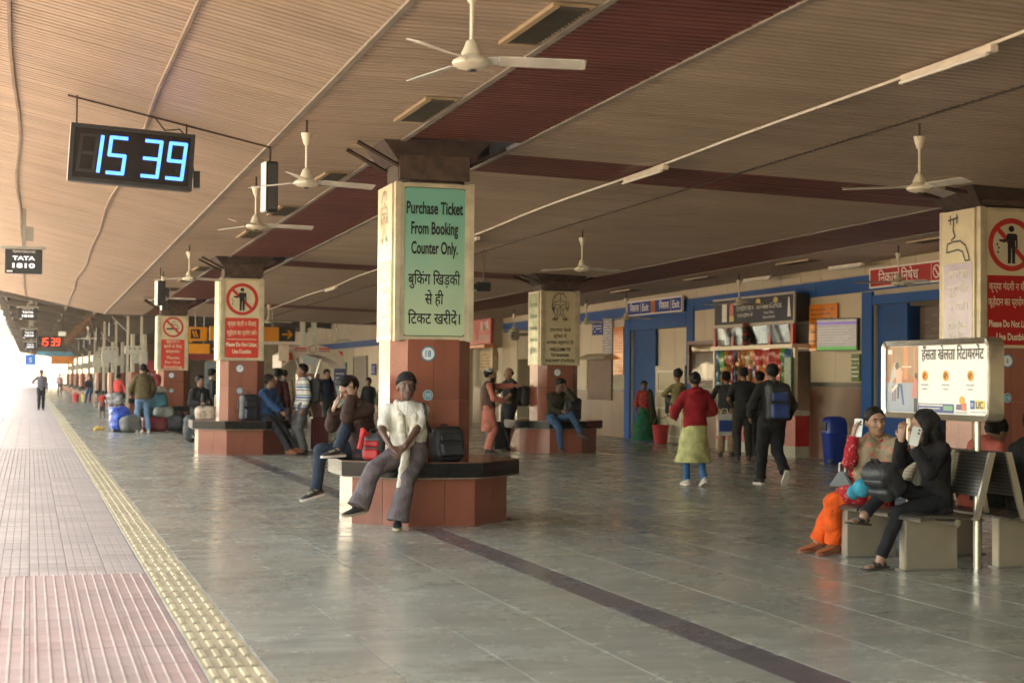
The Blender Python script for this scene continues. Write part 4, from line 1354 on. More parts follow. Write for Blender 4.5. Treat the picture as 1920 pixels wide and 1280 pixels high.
fans = [(2.55, 9.37, -13, 'large ceiling fan nearest the camera at the top of the picture'), (2.52, 15.28, 10, 'ceiling fan second nearest, beside the loudspeaker'),
        (2.60, 19.46, 0, 'third ceiling fan in the left row, above the lit slats'), (2.70, 29.0, 25, 'ceiling fan in front of column 17'), (2.75, 35.5, -12, 'ceiling fan between the no-littering and no-smoking columns'),
        (7.87, 13.08, 35, 'white ceiling fan in the dark right half of the ceiling'), (8.1, 23.2, 15, 'ceiling fan to the right of the green ticket sign'),
        (13.6, 29.4, 20, 'ceiling fan in front of the shop signboard'), (13.7, 36.0, 5, 'ceiling fan in front of the blue exit sign'), (13.4, 22.9, 40, 'ceiling fan in front of the red no-exit sign'),
        (13.6, 38.6, 50, 'ceiling fan between the exit sign and the welcome column'), (13.4, 44.3, 10, 'ceiling fan beside the security camera'),
        (6.4, 45.0, 15, 'ceiling fan to the right of column 17 near the ceiling end'), (11.5, 62, 30, 'white fan under the old roof behind the kiosk'), (2.2, 66, 10, 'fan hanging from the old roof on the left')]
for i, (x, y, a, lb) in enumerate(fans):
    o = fan if i == 0 else copy_tree(fan)
    ctop = (cz(x) + drop(y)) if y < 56 else 3.55
    place(o, (x, y, ctop - .60), R(a))
    o['label'] = lb
# ------------------------------------------------------------------ recessed louvre lights and tube lights
M_LOUV = mat('louvre_metal', (.16, .15, .13), rough=.35, metal=.6)
M_LRIM = mat('light_rim', (.38, .28, .17), rough=.4, var=.15, scale=6)
def recessed(x, y, label):
    z = cz(x) + drop(y)
    t = thing('recessed_light', label, 'ceiling light', (x, y, z - .012), 0, 'recessed louvre lights')
    MB().box(x - .15, x - .10, y - .65, y + .65, z - .03, z - .001).box(x + .13, x + .15, y - .65, y + .65, z - .012, z - .001).box(x - .10, x + .13, y + .60, y + .65, z - .03, z - .001).box(x - .10, x + .13, y - .65, y - .60, z - .012, z - .001).build('rim', M_LRIM, t)
    MB().box(x - .10, x + .13, y - .60, y + .60, z - .006, z - .001).build('reflector', M_LOUV, t)
    for k in range(16):
        MB().box(x - .10, x + .13, y - .58 + k * .075, y - .575 + k * .075, z - .03, z - .006).build('louvre', M_LOUV, t)
for i, y in enumerate((7.1, 10.72, 14.3, 19.3, 22.9, 26.5, 34.3, 37.9, 41.5)):
    recessed(3.45, y, ['recessed light just above the top edge of the frame', 'recessed louvre light above the nearest fan blade', 'recessed louvre light just in front of column 18', 'recessed light just past column 18', 'second recessed light past column 18', 'recessed light before column 17', 'recessed light just past column 17', 'second recessed light past column 17', 'recessed light before the third column'][i])
for i, y in enumerate((21.6, 26.2, 30.6, 35)):
    recessed(13.3, y, ['recessed light near the wall above the no-exit sign', 'recessed light near the wall beside the shop', 'recessed light near the wall above the shop signboard', 'recessed light near the wall above the exit sign'][i])
M_TUBE = mat('unlit_tube', (.72, .66, .56), rough=.3)
cd = []
for k in range(80):
    y = 6 + k * .55
    cd.append((6.55 + .012 * (y - 9) + .05 * math.sin(y * .7) * math.sin(y * .21), y, cz(6.6) + drop(y) - .03))
cnd = MB().tube(cd, .014, 6).build('white_conduit', M_TUBE, None, smooth=True)
tag(cnd, 'thin white conduit running along the dark ceiling', 'conduit')
def tube_light(x, y, label, rot=0.0):
    z = cz(x) + drop(y) - .06
    t = thing('tube_light', label, 'tube light', (x, y, z), 0, 'unlit tube lights')
    MB().box(x - .03, x + .03, y - .62, y + .62, z - .03, z + .02).build('batten', M_TUBE, t)
    MB().tube([(x - .045, y - .6, z - .045), (x - .045, y + .6, z - .045)], .015, 8).build('tube', M_WHITE, t, smooth=True)
tube_light(6.58, 10.55, 'tube light on the ceiling conduit at the upper right')
tube_light(6.65, 16.9, 'tube light on the conduit right of the green ticket sign')
tube_light(6.85, 25.3, 'tube light on the conduit behind the green ticket sign')
tube_light(6.9, 38.0, 'small tube light seen between columns 17 and 18')
tube_light(14.2, 26.1, 'slim tube light near the wall left of the no-exit sign')
tube_light(14.1, 29.6, 'tube light just above the shop signboard')

# ------------------------------------------------------------------ clock, train displays, loudspeakers
def seg_digit(n_, x, w, h):
    S = {'0': 'abcdef', '1': 'bc', '2': 'abged', '3': 'abgcd', '4': 'fgbc', '5': 'afgcd', '6': 'afgedc', '7': 'abc', '8': 'abcdefg', '9': 'abcdfg'}[n_]
    P_ = {'a': ((0, h), (w, h)), 'b': ((w, h), (w, h / 2)), 'c': ((w, h / 2), (w, 0)), 'd': ((0, 0), (w, 0)), 'e': ((0, 0), (0, h / 2)), 'f': ((0, h / 2), (0, h)), 'g': ((0, h / 2), (w, h / 2))}
    return [[(x + P_[s][0][0] + .07 * P_[s][0][1], P_[s][0][1] - h / 2), (x + P_[s][1][0] + .07 * P_[s][1][1], P_[s][1][1] - h / 2)] for s in S]
def digital_clock(cx, cy, z, w, h, tilt, label, led, ledm):
    t = thing('digital_clock', label, 'clock', (cx, cy, z - h / 2), 0)
    fm = Matrix.Translation((cx, cy, z)) @ Matrix.Rotation(tilt, 4, 'Y') @ face_matrix((0, 0, 0), (0.0, -1, 0))
    iv = WM[t.name].inverted()
    b = MB().box(-w / 2, w / 2, -h / 2, h / 2, -.16, -.006)
    link('casing', b.mesh('casing', M_BLACK, bevel=.008), t, iv @ fm)
    e = .04
    b = MB().box(-w / 2, w / 2, h / 2 - e, h / 2, -.006, .012).box(-w / 2, w / 2, -h / 2, -h / 2 + e, -.006, .012).box(-w / 2, -w / 2 + e, -h / 2 + e, h / 2 - e, -.006, .012).box(w / 2 - e, w / 2, -h / 2 + e, h / 2 - e, -.006, .012)
    link('bezel', b.mesh('bezel', M_BLACK), t, iv @ fm)
    b = MB().box(-w / 2 - .006, -w / 2 - .001, -h / 2, h / 2, -.15, 0)
    link('side_plate', b.mesh('side_plate', M_WHITE), t, iv @ fm)
    flat(rect(-w / 2 + e, w / 2 - e, -h / 2 + e, h / 2 - e), fm, mat('display_glass', (.012, .012, .014), rough=.12), t, 'face', .001)
    dw, dh = w * .125, h * .62
    for k, (n_, x) in enumerate(zip('1539', (-.39, -.195, .085, .285))):
        stroke(seg_digit(n_, x * w, dw, dh), fm, h * .062, ledm, t, 'digit', .006)
    # dim unlit tens digit
    stroke(seg_digit('8', -.43 * w, dw, dh), fm, h * .06, mat('unlit_segment', (.013, .014, .016), rough=.3), t, 'digit', .003)
    return t, fm
M_LEDB = mat('blue_led', (.1, .3, .9), emis=(.02, .16, 1.0), estr=.38)
M_LEDR = mat('red_led', (.9, .1, .05), emis=(1.0, .06, .03), estr=.35)
M_LEDW = mat('white_led', (.9, .9, .95), emis=(.75, .82, 1.0), estr=.10)
t, fm = digital_clock(.97, 16.75, 3.73, 1.24, .585, R(3.0), 'large black hanging clock with blue digits 15 39', 'b', M_LEDB)
for x in (.42, 1.52):
    MB().tube([(x, 16.82, 4.0 - .05 * (x - .97)), (x, 16.82, cz(x) + drop(16.8) - .03)], .01, 6).build('hanger', M_RUST, t)
MB().tube([(.33, 16.85, cz(.33) - .05), (2.4, 16.85, cz(2.4) - .04)], .011, 6).build('support_bar', M_RUST, t)
MB().tube([(1.2, 16.83, cz(1.2) - .05), (1.3, 16.83, 4.03), (1.45, 16.83, 4.05), (1.55, 16.83, 3.95), (1.60, 16.83, 3.6)], .008, 5).build('cable', M_BLACK, t)
MB().box(1.595, 1.66, 16.78, 16.9, 3.45, 3.62).build('power_box', M_BLACK, t)
digital_clock(.83, 77, 3.02, 1.10, .5, 0, 'small far clock with red digits 15 39 under the old roof', 'r', M_LEDR)
def train_display(x, y, z, label, s=1.0):
    t = thing('train_display', label, 'display board', (x, y, z - .2), 0, 'hanging train displays')
    w, h = .62 * s, .42 * s
    MB().box(x - w / 2, x + w / 2, y, y + .14, z - h / 2, z + h / 2).build('casing', M_BLACK, t)
    MB().box(x - w / 2 - .06, x + w / 2 + .06, y - .05, y + .19, z + h / 2, z + h / 2 + .05).build('hood', M_STEELDK, t)
    zc = cz(max(x, -1.2)) + drop(y) if y < 56 else 3.9
    MB().box(x - .03, x + .03, y + .04, y + .10, z + h / 2 + .05, zc + .1).build('stem', M_STEELDK, t)
    MB().box(x + .03, x + .16, y + .06, y + .09, z + h / 2 + .15, z + h / 2 + .4).build('stem_plate', M_STEELDK, t)
    fm = face_matrix((x, y, z), (0, -1, 0))
    letter('TRAIN/COACH NO', fm, 0, h * .36, h * .15, M_LET, t, w=w * .62, off=.003)
    letter('TATA', fm, 0, h * .06, h * .22, M_LEDW, t, w=w * .6, bold=.03, off=.003)
    letter('1810', fm, 0, -h * .26, h * .26, M_LEDW, t, w=w * .6, bold=.03, off=.003)
    flat(rect(-w * .45, -w * .3, -h * .44, -h * .38), fm, M_LET, t, 'maker_plate', .003)
train_display(-.13, 29.0, 3.46, 'nearest hanging train display at the left edge of the picture')
train_display(-.10, 58.5, 3.62, 'second hanging train display under the old roof')
train_display(-.05, 75, 3.32, 'third hanging train display, farther along')
train_display(.0, 93, 3.10, 'fourth hanging train display, tiny and bright')
t = thing('coach_sign', 'small blue hanging sign below the farthest displays', 'sign', (0, 104, 2.2))
MB().box(-.3, .35, 104, 104.1, 2.1, 2.75).build('board', mat('coach_blue', (.02, .16, .55), rough=.4), t)
letter('5', face_matrix((.02, 104, 2.42), (0, -1, 0)), 0, -.15, .4, M_LET, t, off=.004)
MB().box(0, .06, 104.02, 104.08, 2.75, 3.9).build('stem', M_STEELDK, t)
def speaker(x, y, z, h, w, label, rz=0.0):
    t = thing('column_loudspeaker', label, 'loudspeaker', (x, y, z), rz, 'column loudspeakers')
    MB().box(-w / 2, w / 2, -.08, .10, 0, h).build('cabinet', M_BLACK, t, bevel=.012, world=False)
    MB().box(-w / 2 - .012, -w / 2 - .001, -.08, .09, .01, h - .01).build('side_panel', M_WHITE, t, world=False)
    MB().box(-w * .38, w * .38, -.092, -.081, .03, h - .03).build('grille', mat('speaker_grille', (.05, .05, .05), rough=.6), t, world=False)
    zt = (cz(x) + drop(y)) if y < 56 else 3.6
    MB().tube([(0, .02, h), (0, .02, max(zt - z, h + .05))], .012, 6).build('hanger', M_RUST, t, world=False)
speaker(2.42, 17.0, 3.24, .54, .13, 'black loudspeaker hanging beside the second fan', R(8))
speaker(2.62, 34.5, 2.98, .52, .17, 'loudspeaker with white side left of the no-smoking column', R(14))
speaker(2.95, 37.5, 3.0, .52, .16, 'second loudspeaker left of the no-smoking column', R(6))
speaker(2.75, 58.5, 2.88, .5, .15, 'loudspeaker at the end of the beige ceiling', 0)
for i, y in enumerate((66, 73, 81, 90)):
    speaker(2.6, y, 2.85, .5, .15, ['first small loudspeaker under the old roof', 'second small loudspeaker under the old roof', 'third small loudspeaker under the old roof', 'fourth small loudspeaker under the old roof'][i], 0)
# dome camera hanging in the ceiling behind the ticket sign, and over the far platform
for (x, y, z, lb) in ((7.6, 27.0, 3.12, 'small black camera hanging right of the green ticket sign'), (1.15, 62, 3.05, 'small white camera hanging over the far platform')):
    t = thing('hanging_camera', lb, 'camera', (x, y, z))
    MB().tube([(x, y, z), (x, y, cz(x) + drop(y))], .012, 6).build('rod', M_BLACK, t)
    MB().box(x - .16, x + .12, y - .07, y + .07, z - .1, z + .06).build('housing', M_BLACK if y < 50 else M_WHITE, t, bevel=.02)
    MB().box(x - .2, x - .16, y - .05, y + .05, z - .07, z + .03).build('lens', M_BLACK, t)
# ------------------------------------------------------------------ smooth organic shapes: signed distances on a grid, one surface each
V = lambda *a: np.array(a, float)
def nrm(v):
    v = np.asarray(v, float)
    return v / (np.linalg.norm(v) + 1e-9)
def cap(a, b, ra, rb=None, k=.02, fl=None):
    return ('c', np.asarray(a, float), np.asarray(b, float), ra, rb if rb is not None else ra, k, fl)
def ell(c, r, M=None, k=.02):
    return ('e', np.asarray(c, float), np.asarray(r, float), M if M is not None else np.eye(3), k)
def rbox(c, hs, M=None, r=.02, k=.015):
    return ('b', np.asarray(c, float), np.asarray(hs, float), M if M is not None else np.eye(3), r, k)
def sdf_mesh(name, prims, h, cuts=(), wr=0.0, wf=30.0, seed=0, holes=()):
    lo, hi = [], []
    for p in prims:
        if p[0] == 'c':
            m = max(p[3], p[4])
            lo.append(np.minimum(p[1], p[2]) - m)
            hi.append(np.maximum(p[1], p[2]) + m)
        else:
            m = float(np.max(p[2])) + (p[4] if p[0] == 'b' else 0)
            if p[0] == 'b':
                m = float(np.linalg.norm(p[2])) + p[4]
            lo.append(p[1] - m)
            hi.append(p[1] + m)
    lo = np.min(lo, 0) - 3 * h - wr
    hi = np.max(hi, 0) + 3 * h + wr
    n = np.ceil((hi - lo) / h).astype(int) + 1
    ax = [lo[i] + h * np.arange(n[i]) for i in range(3)]
    D = np.full(n, 1.0, np.float32)
    for p in prims:
        if p[0] == 'c':
            m = max(p[3], p[4])
            a0, a1 = np.minimum(p[1], p[2]) - m, np.maximum(p[1], p[2]) + m
            k = p[5]
        else:
            m = float(np.max(p[2])) if p[0] == 'e' else float(np.linalg.norm(p[2])) + p[4]
            a0, a1 = p[1] - m, p[1] + m
            k = p[-1]
        pad = 2.5 * h + k
        i0 = np.clip(np.floor((a0 - pad - lo) / h).astype(int), 0, n - 1)
        i1 = np.clip(np.ceil((a1 + pad - lo) / h).astype(int) + 1, 1, n)
        sl = tuple(slice(i0[i], i1[i]) for i in range(3))
        X, Y, Z = np.meshgrid(ax[0][sl[0]], ax[1][sl[1]], ax[2][sl[2]], indexing='ij')
        if p[0] == 'c':
            a, b = p[1], p[2]
            P = np.stack((X - a[0], Y - a[1], Z - a[2]), -1)
            ba = b - a
            if p[6] is not None:
                nn, f_ = p[6]
                nn = nrm(nn)
                P = P + ((f_ - 1) * (P @ nn))[..., None] * nn
                ba = ba + (f_ - 1) * (ba @ nn) * nn
            t = np.clip((P @ ba) / (ba @ ba + 1e-9), 0, 1)
            d = np.linalg.norm(P - t[..., None] * ba, axis=-1) - (p[3] + (p[4] - p[3]) * t)
            if p[6] is not None:
                d = d / (1 + .35 * (p[6][1] - 1))
        elif p[0] == 'e':
            P = np.stack((X - p[1][0], Y - p[1][1], Z - p[1][2]), -1) @ p[3]
            k0 = np.linalg.norm(P / p[2], axis=-1)
            k1 = np.linalg.norm(P / (p[2] ** 2), axis=-1) + 1e-6
            d = k0 * (k0 - 1) / k1
        else:
            P = np.abs(np.stack((X - p[1][0], Y - p[1][1], Z - p[1][2]), -1) @ p[3]) - (p[2] - p[4])
            d = np.linalg.norm(np.maximum(P, 0), axis=-1) + np.minimum(P.max(-1), 0) - p[4]
        o = D[sl]
        hh = np.clip(.5 + .5 * (o - d) / k, 0, 1)
        D[sl] = o + (d - o) * hh - k * hh * (1 - hh)
    if wr:
        X, Y, Z = np.meshgrid(*ax, indexing='ij')
        s = seed
        w1 = np.sin(wf * X + 1.7 * np.sin(wf * .31 * Z + s) + s) * np.sin(wf * .45 * Z + .8 * np.sin(wf * .6 * Y + s))
        w2 = np.sin(wf * .8 * (Y + .6 * Z) + 2 * np.sin(wf * .27 * X + 2 * s) + .5)
        w3 = np.sin(wf * 1.7 * (Z - .5 * X) + 1.5 * np.sin(wf * .5 * Y + 3 * s))
        D += (wr * (.5 * w1 + .35 * w2 + .25 * w3)).astype(np.float32)
    for c in cuts:
        X, Y, Z = np.meshgrid(*ax, indexing='ij')
        q, nn = c[0], nrm(c[1])
        d = (X - q[0]) * nn[0] + (Y - q[1]) * nn[1] + (Z - q[2]) * nn[2]
        if len(c) > 2:                          # only near a point
            d = np.where((X - c[2][0]) ** 2 + (Y - c[2][1]) ** 2 + (Z - c[2][2]) ** 2 < c[3] ** 2, d, -1)
        D = np.maximum(D, d)
    for hc, hr in holes:
        X, Y, Z = np.meshgrid(*ax, indexing='ij')
        k0 = np.sqrt(((X - hc[0]) / hr[0]) ** 2 + ((Y - hc[1]) / hr[1]) ** 2 + ((Z - hc[2]) / hr[2]) ** 2)
        D = np.maximum(D, (1 - k0) * min(hr))
    # surface nets
    I = D < 0
    c8 = [I[dx:n[0] - 1 + dx, dy:n[1] - 1 + dy, dz:n[2] - 1 + dz] for dx in (0, 1) for dy in (0, 1) for dz in (0, 1)]
    cnt_ = sum(c.astype(np.int8) for c in c8)
    act = (cnt_ > 0) & (cnt_ < 8)
    idx = np.argwhere(act)
    if len(idx) == 0:
        return bpy.data.meshes.new(name)
    offs = np.array([(dx, dy, dz) for dx in (0, 1) for dy in (0, 1) for dz in (0, 1)])
    vals = np.stack([D[idx[:, 0] + o[0], idx[:, 1] + o[1], idx[:, 2] + o[2]] for o in offs], 1)
    acc = np.zeros((len(idx), 3))
    num = np.zeros(len(idx))
    for i in range(8):
        for j in range(i + 1, 8):
            if abs(offs[i] - offs[j]).sum() != 1:
                continue
            va, vb = vals[:, i], vals[:, j]
            m = (va < 0) != (vb < 0)
            t = np.where(m, va / (va - vb + 1e-12), 0)
            acc += np.where(m[:, None], offs[i] + t[:, None] * (offs[j] - offs[i]), 0)
            num += m
    verts = lo + h * (idx + acc / np.maximum(num, 1)[:, None])
    vid = -np.ones(act.shape, int)
    vid[act] = np.arange(len(idx))
    quads = []
    for axis in range(3):
        a_, b_ = [(1, 2), (2, 0), (0, 1)][axis]
        s0 = [slice(None)] * 3
        s1 = [slice(None)] * 3
        s0[axis] = slice(0, n[axis] - 1)
        s1[axis] = slice(1, n[axis])
        m = I[tuple(s0)] != I[tuple(s1)]
        e = np.argwhere(m)
        e = e[(e[:, a_] > 0) & (e[:, b_] > 0) & (e[:, a_] < n[a_] - 1) & (e[:, b_] < n[b_] - 1)]
        ins = I[e[:, 0], e[:, 1], e[:, 2]]
        da = np.zeros(3, int); da[a_] = 1
        db = np.zeros(3, int); db[b_] = 1
        q = np.stack([vid[tuple((e - u).T)] for u in (da + db, db, 0 * da, da)], 1)
        q[~ins] = q[~ins][:, ::-1]
        quads.append(q)
    quads = np.concatenate(quads)
    quads = quads[(quads >= 0).all(1)]
    me = bpy.data.meshes.new(name)
    me.vertices.add(len(verts))
    me.vertices.foreach_set('co', verts.ravel())
    me.loops.add(len(quads) * 4)
    me.loops.foreach_set('vertex_index', quads.ravel().astype(np.int32))
    me.polygons.add(len(quads))
    me.polygons.foreach_set('loop_start', (np.arange(len(quads)) * 4).astype(np.int32))
    me.polygons.foreach_set('loop_total', np.full(len(quads), 4, np.int32))
    me.polygons.foreach_set('use_smooth', np.ones(len(quads), bool))
    me.update()
    me.validate()
    return me
def soft(name, parent, m, prims, h, **kw):
    me = sdf_mesh(name, prims, h, **kw)
    me.materials.append(m)
    return link(name, me, parent)

def skin(i):
    return mat('skin_%d' % i, [(.115, .055, .034), (.21, .105, .062), (.30, .16, .10), (.125, .064, .042)][i], rough=.5, var=.12, scale=18)
def cloth(name, col, rough=.85, **kw):
    return mat('cloth_' + name, col, rough=rough, var=kw.get('var', .22), scale=kw.get('scale', 12), bump=.45, detail=6, spec=.25)
def _folds(m):
    n = m.node_tree
    P_ = n.nodes['Principled BSDF']
    tc = n.nodes.new('ShaderNodeTexCoord')
    mp = n.nodes.new('ShaderNodeMapping')
    mp.inputs['Scale'].default_value = (1.0, 1.0, .45)
    mp.inputs['Rotation'].default_value = (.3, .4, 0)
    n.links.new(tc.outputs['Object'], mp.inputs[0])
    nz = n.nodes.new('ShaderNodeTexNoise')
    nz.inputs['Scale'].default_value = 17
    nz.inputs['Detail'].default_value = 3
    nz.inputs['Distortion'].default_value = 1.4
    n.links.new(mp.outputs[0], nz.inputs['Vector'])
    bp = n.nodes.new('ShaderNodeBump')
    bp.inputs['Strength'].default_value = .45
    bp.inputs['Distance'].default_value = .035
    n.links.new(nz.outputs['Fac'], bp.inputs['Height'])
    for l in list(P_.inputs['Normal'].links):
        n.links.new(l.from_socket, bp.inputs['Normal'])
    n.links.new(bp.outputs[0], P_.inputs['Normal'])
_cloth0 = cloth
def cloth(name, col, rough=.85, **kw):
    if 'cloth_' + name in MATS:
        return MATS['cloth_' + name]
    m = _cloth0(name, col, rough, **kw)
    _folds(m)
    return m
def striped_cloth(name, stops, per):
    """horizontal stripes knitted into the cloth: stops = [(position, colour)...] over one repeat"""
    m = cloth(name, stops[0][1])
    n = m.node_tree
    P = n.nodes['Principled BSDF']
    for l in list(P.inputs['Base Color'].links):
        n.links.remove(l)
    tc = n.nodes.new('ShaderNodeTexCoord')
    sp = n.nodes.new('ShaderNodeSeparateXYZ')
    n.links.new(tc.outputs['Object'], sp.inputs[0])
    dv = n.nodes.new('ShaderNodeMath')
    dv.operation = 'DIVIDE'
    dv.inputs[1].default_value = per
    n.links.new(sp.outputs[2], dv.inputs[0])
    fr = n.nodes.new('ShaderNodeMath')
    fr.operation = 'FRACT'
    n.links.new(dv.outputs[0], fr.inputs[0])
    cr = n.nodes.new('ShaderNodeValToRGB')
    cr.color_ramp.interpolation = 'CONSTANT'
    while len(cr.color_ramp.elements) < len(stops):
        cr.color_ramp.elements.new(.5)
    for e_, (p_, c_) in zip(cr.color_ramp.elements, stops):
        e_.position = p_
        e_.color = (*c_, 1)
    n.links.new(fr.outputs[0], cr.inputs[0])
    n.links.new(cr.outputs[0], P.inputs['Base Color'])
    return m
def print_cloth(name, base, spot, scale=30, thr=.28):
    """printed motif cloth: round motifs on a ground colour"""
    m = cloth(name, base)
    n = m.node_tree
    P = n.nodes['Principled BSDF']
    src = P.inputs['Base Color'].links[0].from_socket
    tc = n.nodes.new('ShaderNodeTexCoord')
    vo = n.nodes.new('ShaderNodeTexVoronoi')
    vo.inputs['Scale'].default_value = scale
    n.links.new(tc.outputs['Object'], vo.inputs['Vector'])
    a = n.nodes.new('ShaderNodeMath')
    a.operation = 'LESS_THAN'
    a.inputs[1].default_value = thr
    n.links.new(vo.outputs['Distance'], a.inputs[0])
    mx = n.nodes.new('ShaderNodeMix')
    mx.data_type = 'RGBA'
    n.links.new(a.outputs[0], mx.inputs[0])
    n.links.new(src, mx.inputs[6])
    mx.inputs[7].default_value = (*spot, 1)
    n.links.new(mx.outputs[2], P.inputs['Base Color'])
    return m
M_HAIR = mat('black_hair', (.009, .007, .006), rough=.62, var=.5, scale=60, bump=.9, spec=.2, stretch=(1, 1, .25))
M_GHAIR = mat('grey_hair', (.16, .14, .12), rough=.6, var=.4, scale=40, bump=.3)
M_EYE = mat('eye_white', (.40, .36, .32), rough=.2)
M_IRIS = mat('eye_dark', (.015, .01, .008), rough=.1)

def ik(a, c, l1, l2, pole):
    a, c = np.asarray(a, float), np.asarray(c, float)
    d = c - a
    L_ = np.linalg.norm(d)
    if L_ >= (l1 + l2) * .995:
        c = a + d / L_ * (l1 + l2) * .995
        d = c - a
        L_ = np.linalg.norm(d)
    x = (l1 * l1 - l2 * l2 + L_ * L_) / (2 * L_)
    hgt = math.sqrt(max(l1 * l1 - x * x, 0))
    u = d / L_
    p = np.asarray(pole, float)
    p = nrm(p - u * (p @ u))
    return a + u * x + p * hgt, c
def yawv(a):                               # facing direction for a yaw in degrees (0 = towards -y)
    return V(math.sin(R(a)), -math.cos(R(a)), 0)
def leftv(a):
    return V(math.cos(R(a)), math.sin(R(a)), 0)

class P:
    """one person: joints first, then skin, clothes, hair and shoes as separate smooth surfaces"""
    def __init__(s, label, loc, yaw=0, H=1.7, pelvis=None, chest=None, hip_yaw=0, sh_yaw=0, head_yaw=0, head_pitch=0, head_tilt=0, head=None,
                 wl=None, wr=None, el=None, er=None, al=None, ar=None, kl=None, kr=None, fl=None, fr=None, h=.014, skin_i=1, female=False, group='people on the platform', fat=1.0, name='person', big_head=1.0):
        S = H / 1.7
        s.S, s.h, s.fat = S, h, fat
        s.t = thing(name, label, 'person', loc, R(yaw), group)
        s.sk = skin(skin_i)
        s.pel = V(*pelvis) if pelvis is not None else V(0, 0, .93 * S)
        s.hy, s.sy = hip_yaw, sh_yaw
        s.hf, s.hl = yawv(hip_yaw), leftv(hip_yaw)
        s.sf, s.sl = yawv(sh_yaw), leftv(sh_yaw)
        s.ch = V(*chest) if chest is not None else s.pel + V(0, 0, .36 * S)
        up = nrm(s.ch - s.pel)
        s.up = up
        sw = (.165 if female else .185) * S
        s.nk = s.ch + up * .135 * S
        s.shl = s.ch + up * .09 * S + s.sl * sw
        s.shr = s.ch + up * .09 * S - s.sl * sw
        s.hd = V(*head) if head is not None else s.nk + V(0, 0, .155 * S) + s.sf * .025
        hw = .085 * S
        s.hpl = s.pel + s.hl * hw - V(0, 0, .02)
        s.hpr = s.pel - s.hl * hw - V(0, 0, .02)
        la, lb = .285 * S, .25 * S
        tl, cl_ = .435 * S, .415 * S
        s.wl = V(*wl) if wl is not None else s.shl + V(0, 0, -.515 * S) + s.sl * .05 + s.sf * .06
        s.wr = V(*wr) if wr is not None else s.shr + V(0, 0, -.515 * S) - s.sl * .05 + s.sf * .06
        s.el, s.wl = ik(s.shl, s.wl, la, lb, el if el is not None else s.sl * .5 - s.sf)
        s.er, s.wr = ik(s.shr, s.wr, la, lb, er if er is not None else -s.sl * .5 - s.sf)
        s.al = V(*al) if al is not None else V(*(s.hpl[:2] + s.hl[:2] * .02), .085 * S)
        s.ar = V(*ar) if ar is not None else V(*(s.hpr[:2] - s.hl[:2] * .02), .085 * S)
        s.kl, s.al = ik(s.hpl, s.al, tl, cl_, kl if kl is not None else s.hf + V(0, 0, .1))
        s.kr, s.ar = ik(s.hpr, s.ar, tl, cl_, kr if kr is not None else s.hf + V(0, 0, .1))
        s.fl = nrm(V(*fl)) if fl is not None else s.hf + s.hl * .15
        s.fr = nrm(V(*fr)) if fr is not None else s.hf - s.hl * .15
        hy, hp, ht = R(head_yaw), R(head_pitch), R(head_tilt)
        f0 = yawv(head_yaw) * math.cos(hp) + V(0, 0, math.sin(hp))
        l0 = leftv(head_yaw)
        u0 = np.cross(f0, -l0) * 1.0
        u0 = np.cross(l0, f0) * -1 if np.cross(l0, f0)[2] < 0 else np.cross(l0, f0)
        l1 = l0 * math.cos(ht) + u0 * math.sin(ht)
        u1 = u0 * math.cos(ht) - l0 * math.sin(ht)
        s.HM = np.stack((l1, f0, u1), 1)       # head frame: columns left, forward, up
        s.hs = 1.0 if H > 1.3 else .5 + .5 * S
        if H > 1.3:
            s.hs = (1.0 if female else 1.07) * big_head
    def hp(s, x, y, z):
        return s.hd + s.HM @ (V(x, y, z) * s.hs)
    def body(s, hands=True, hl=None, hr=None, curl=.5, curl_l=None, curl_r=None, barefoot=False, feet=True):
        S, q = s.S, s.hs
        pr = []
        A = pr.append
        M = s.HM
        A(ell(s.hp(0, -.008, .025), V(.075, .095, .092) * q, M, .015))
        A(ell(s.hp(0, .022, -.045), V(.058, .068, .070) * q, M, .025))
        A(ell(s.hp(0, .062, -.093), V(.026, .022, .020) * q, M, .02))
        A(cap(s.hp(0, .086, .012), s.hp(0, .108, -.030), .009 * q, .015 * q, .012))
        A(ell(s.hp(0, .076, .028), V(.052, .018, .011) * q, M, .014))
        A(ell(s.hp(0, .078, -.062), V(.024, .014, .012) * q, M, .01))
        for d in (-1, 1):
            A(ell(s.hp(d * .077, -.008, -.008), V(.010, .020, .030) * q, M, .008))
            A(ell(s.hp(d * .038, .066, -.022), V(.020, .018, .018) * q, M, .014))
        A(cap(s.nk - s.up * .03, s.hp(0, -.02, -.07), .052 * S, .047 * S, .03))
        A(cap(s.pel, s.ch, .125 * S, .135 * S, .04, (s.sf, 1.45)))
        A(cap(s.shl - s.sl * .02 - s.up * .01, s.shr + s.sl * .02 - s.up * .01, .036 * S, k=.05))
        for sh, e_, w_ in ((s.shl, s.el, s.wl), (s.shr, s.er, s.wr)):
            A(cap(sh - s.up * .014, e_, .040 * S, .036 * S, .02))
            A(cap(e_, w_, .037 * S, .025 * S, .02))
        for hp_, k_, a_, f_ in ((s.hpl, s.kl, s.al, s.fl), (s.hpr, s.kr, s.ar, s.fr)):
            A(cap(hp_, k_, .078 * S, .052 * S, .04))
            A(cap(k_, a_ + V(0, 0, .0), .052 * S, .036 * S, .03))
            if feet:
                f_ = nrm(f_)
                up = nrm(np.cross(np.cross(f_, V(0, 0, 1)), f_))
                A(cap(a_ - up * .035 - f_ * .03, a_ - up * .055 + f_ * .13 * S, .034 * S, .026 * S, .02, (up, 1.25)))
                if barefoot:
                    lt = np.cross(up, f_)
                    for i in range(5):
                        o = (i - 2) * .017
                        A(cap(a_ - up * .06 + f_ * .13 * S + lt * o, a_ - up * .066 + f_ * (.165 - .008 * abs(i - 1)) * S + lt * o * 1.1, .009, k=.006))
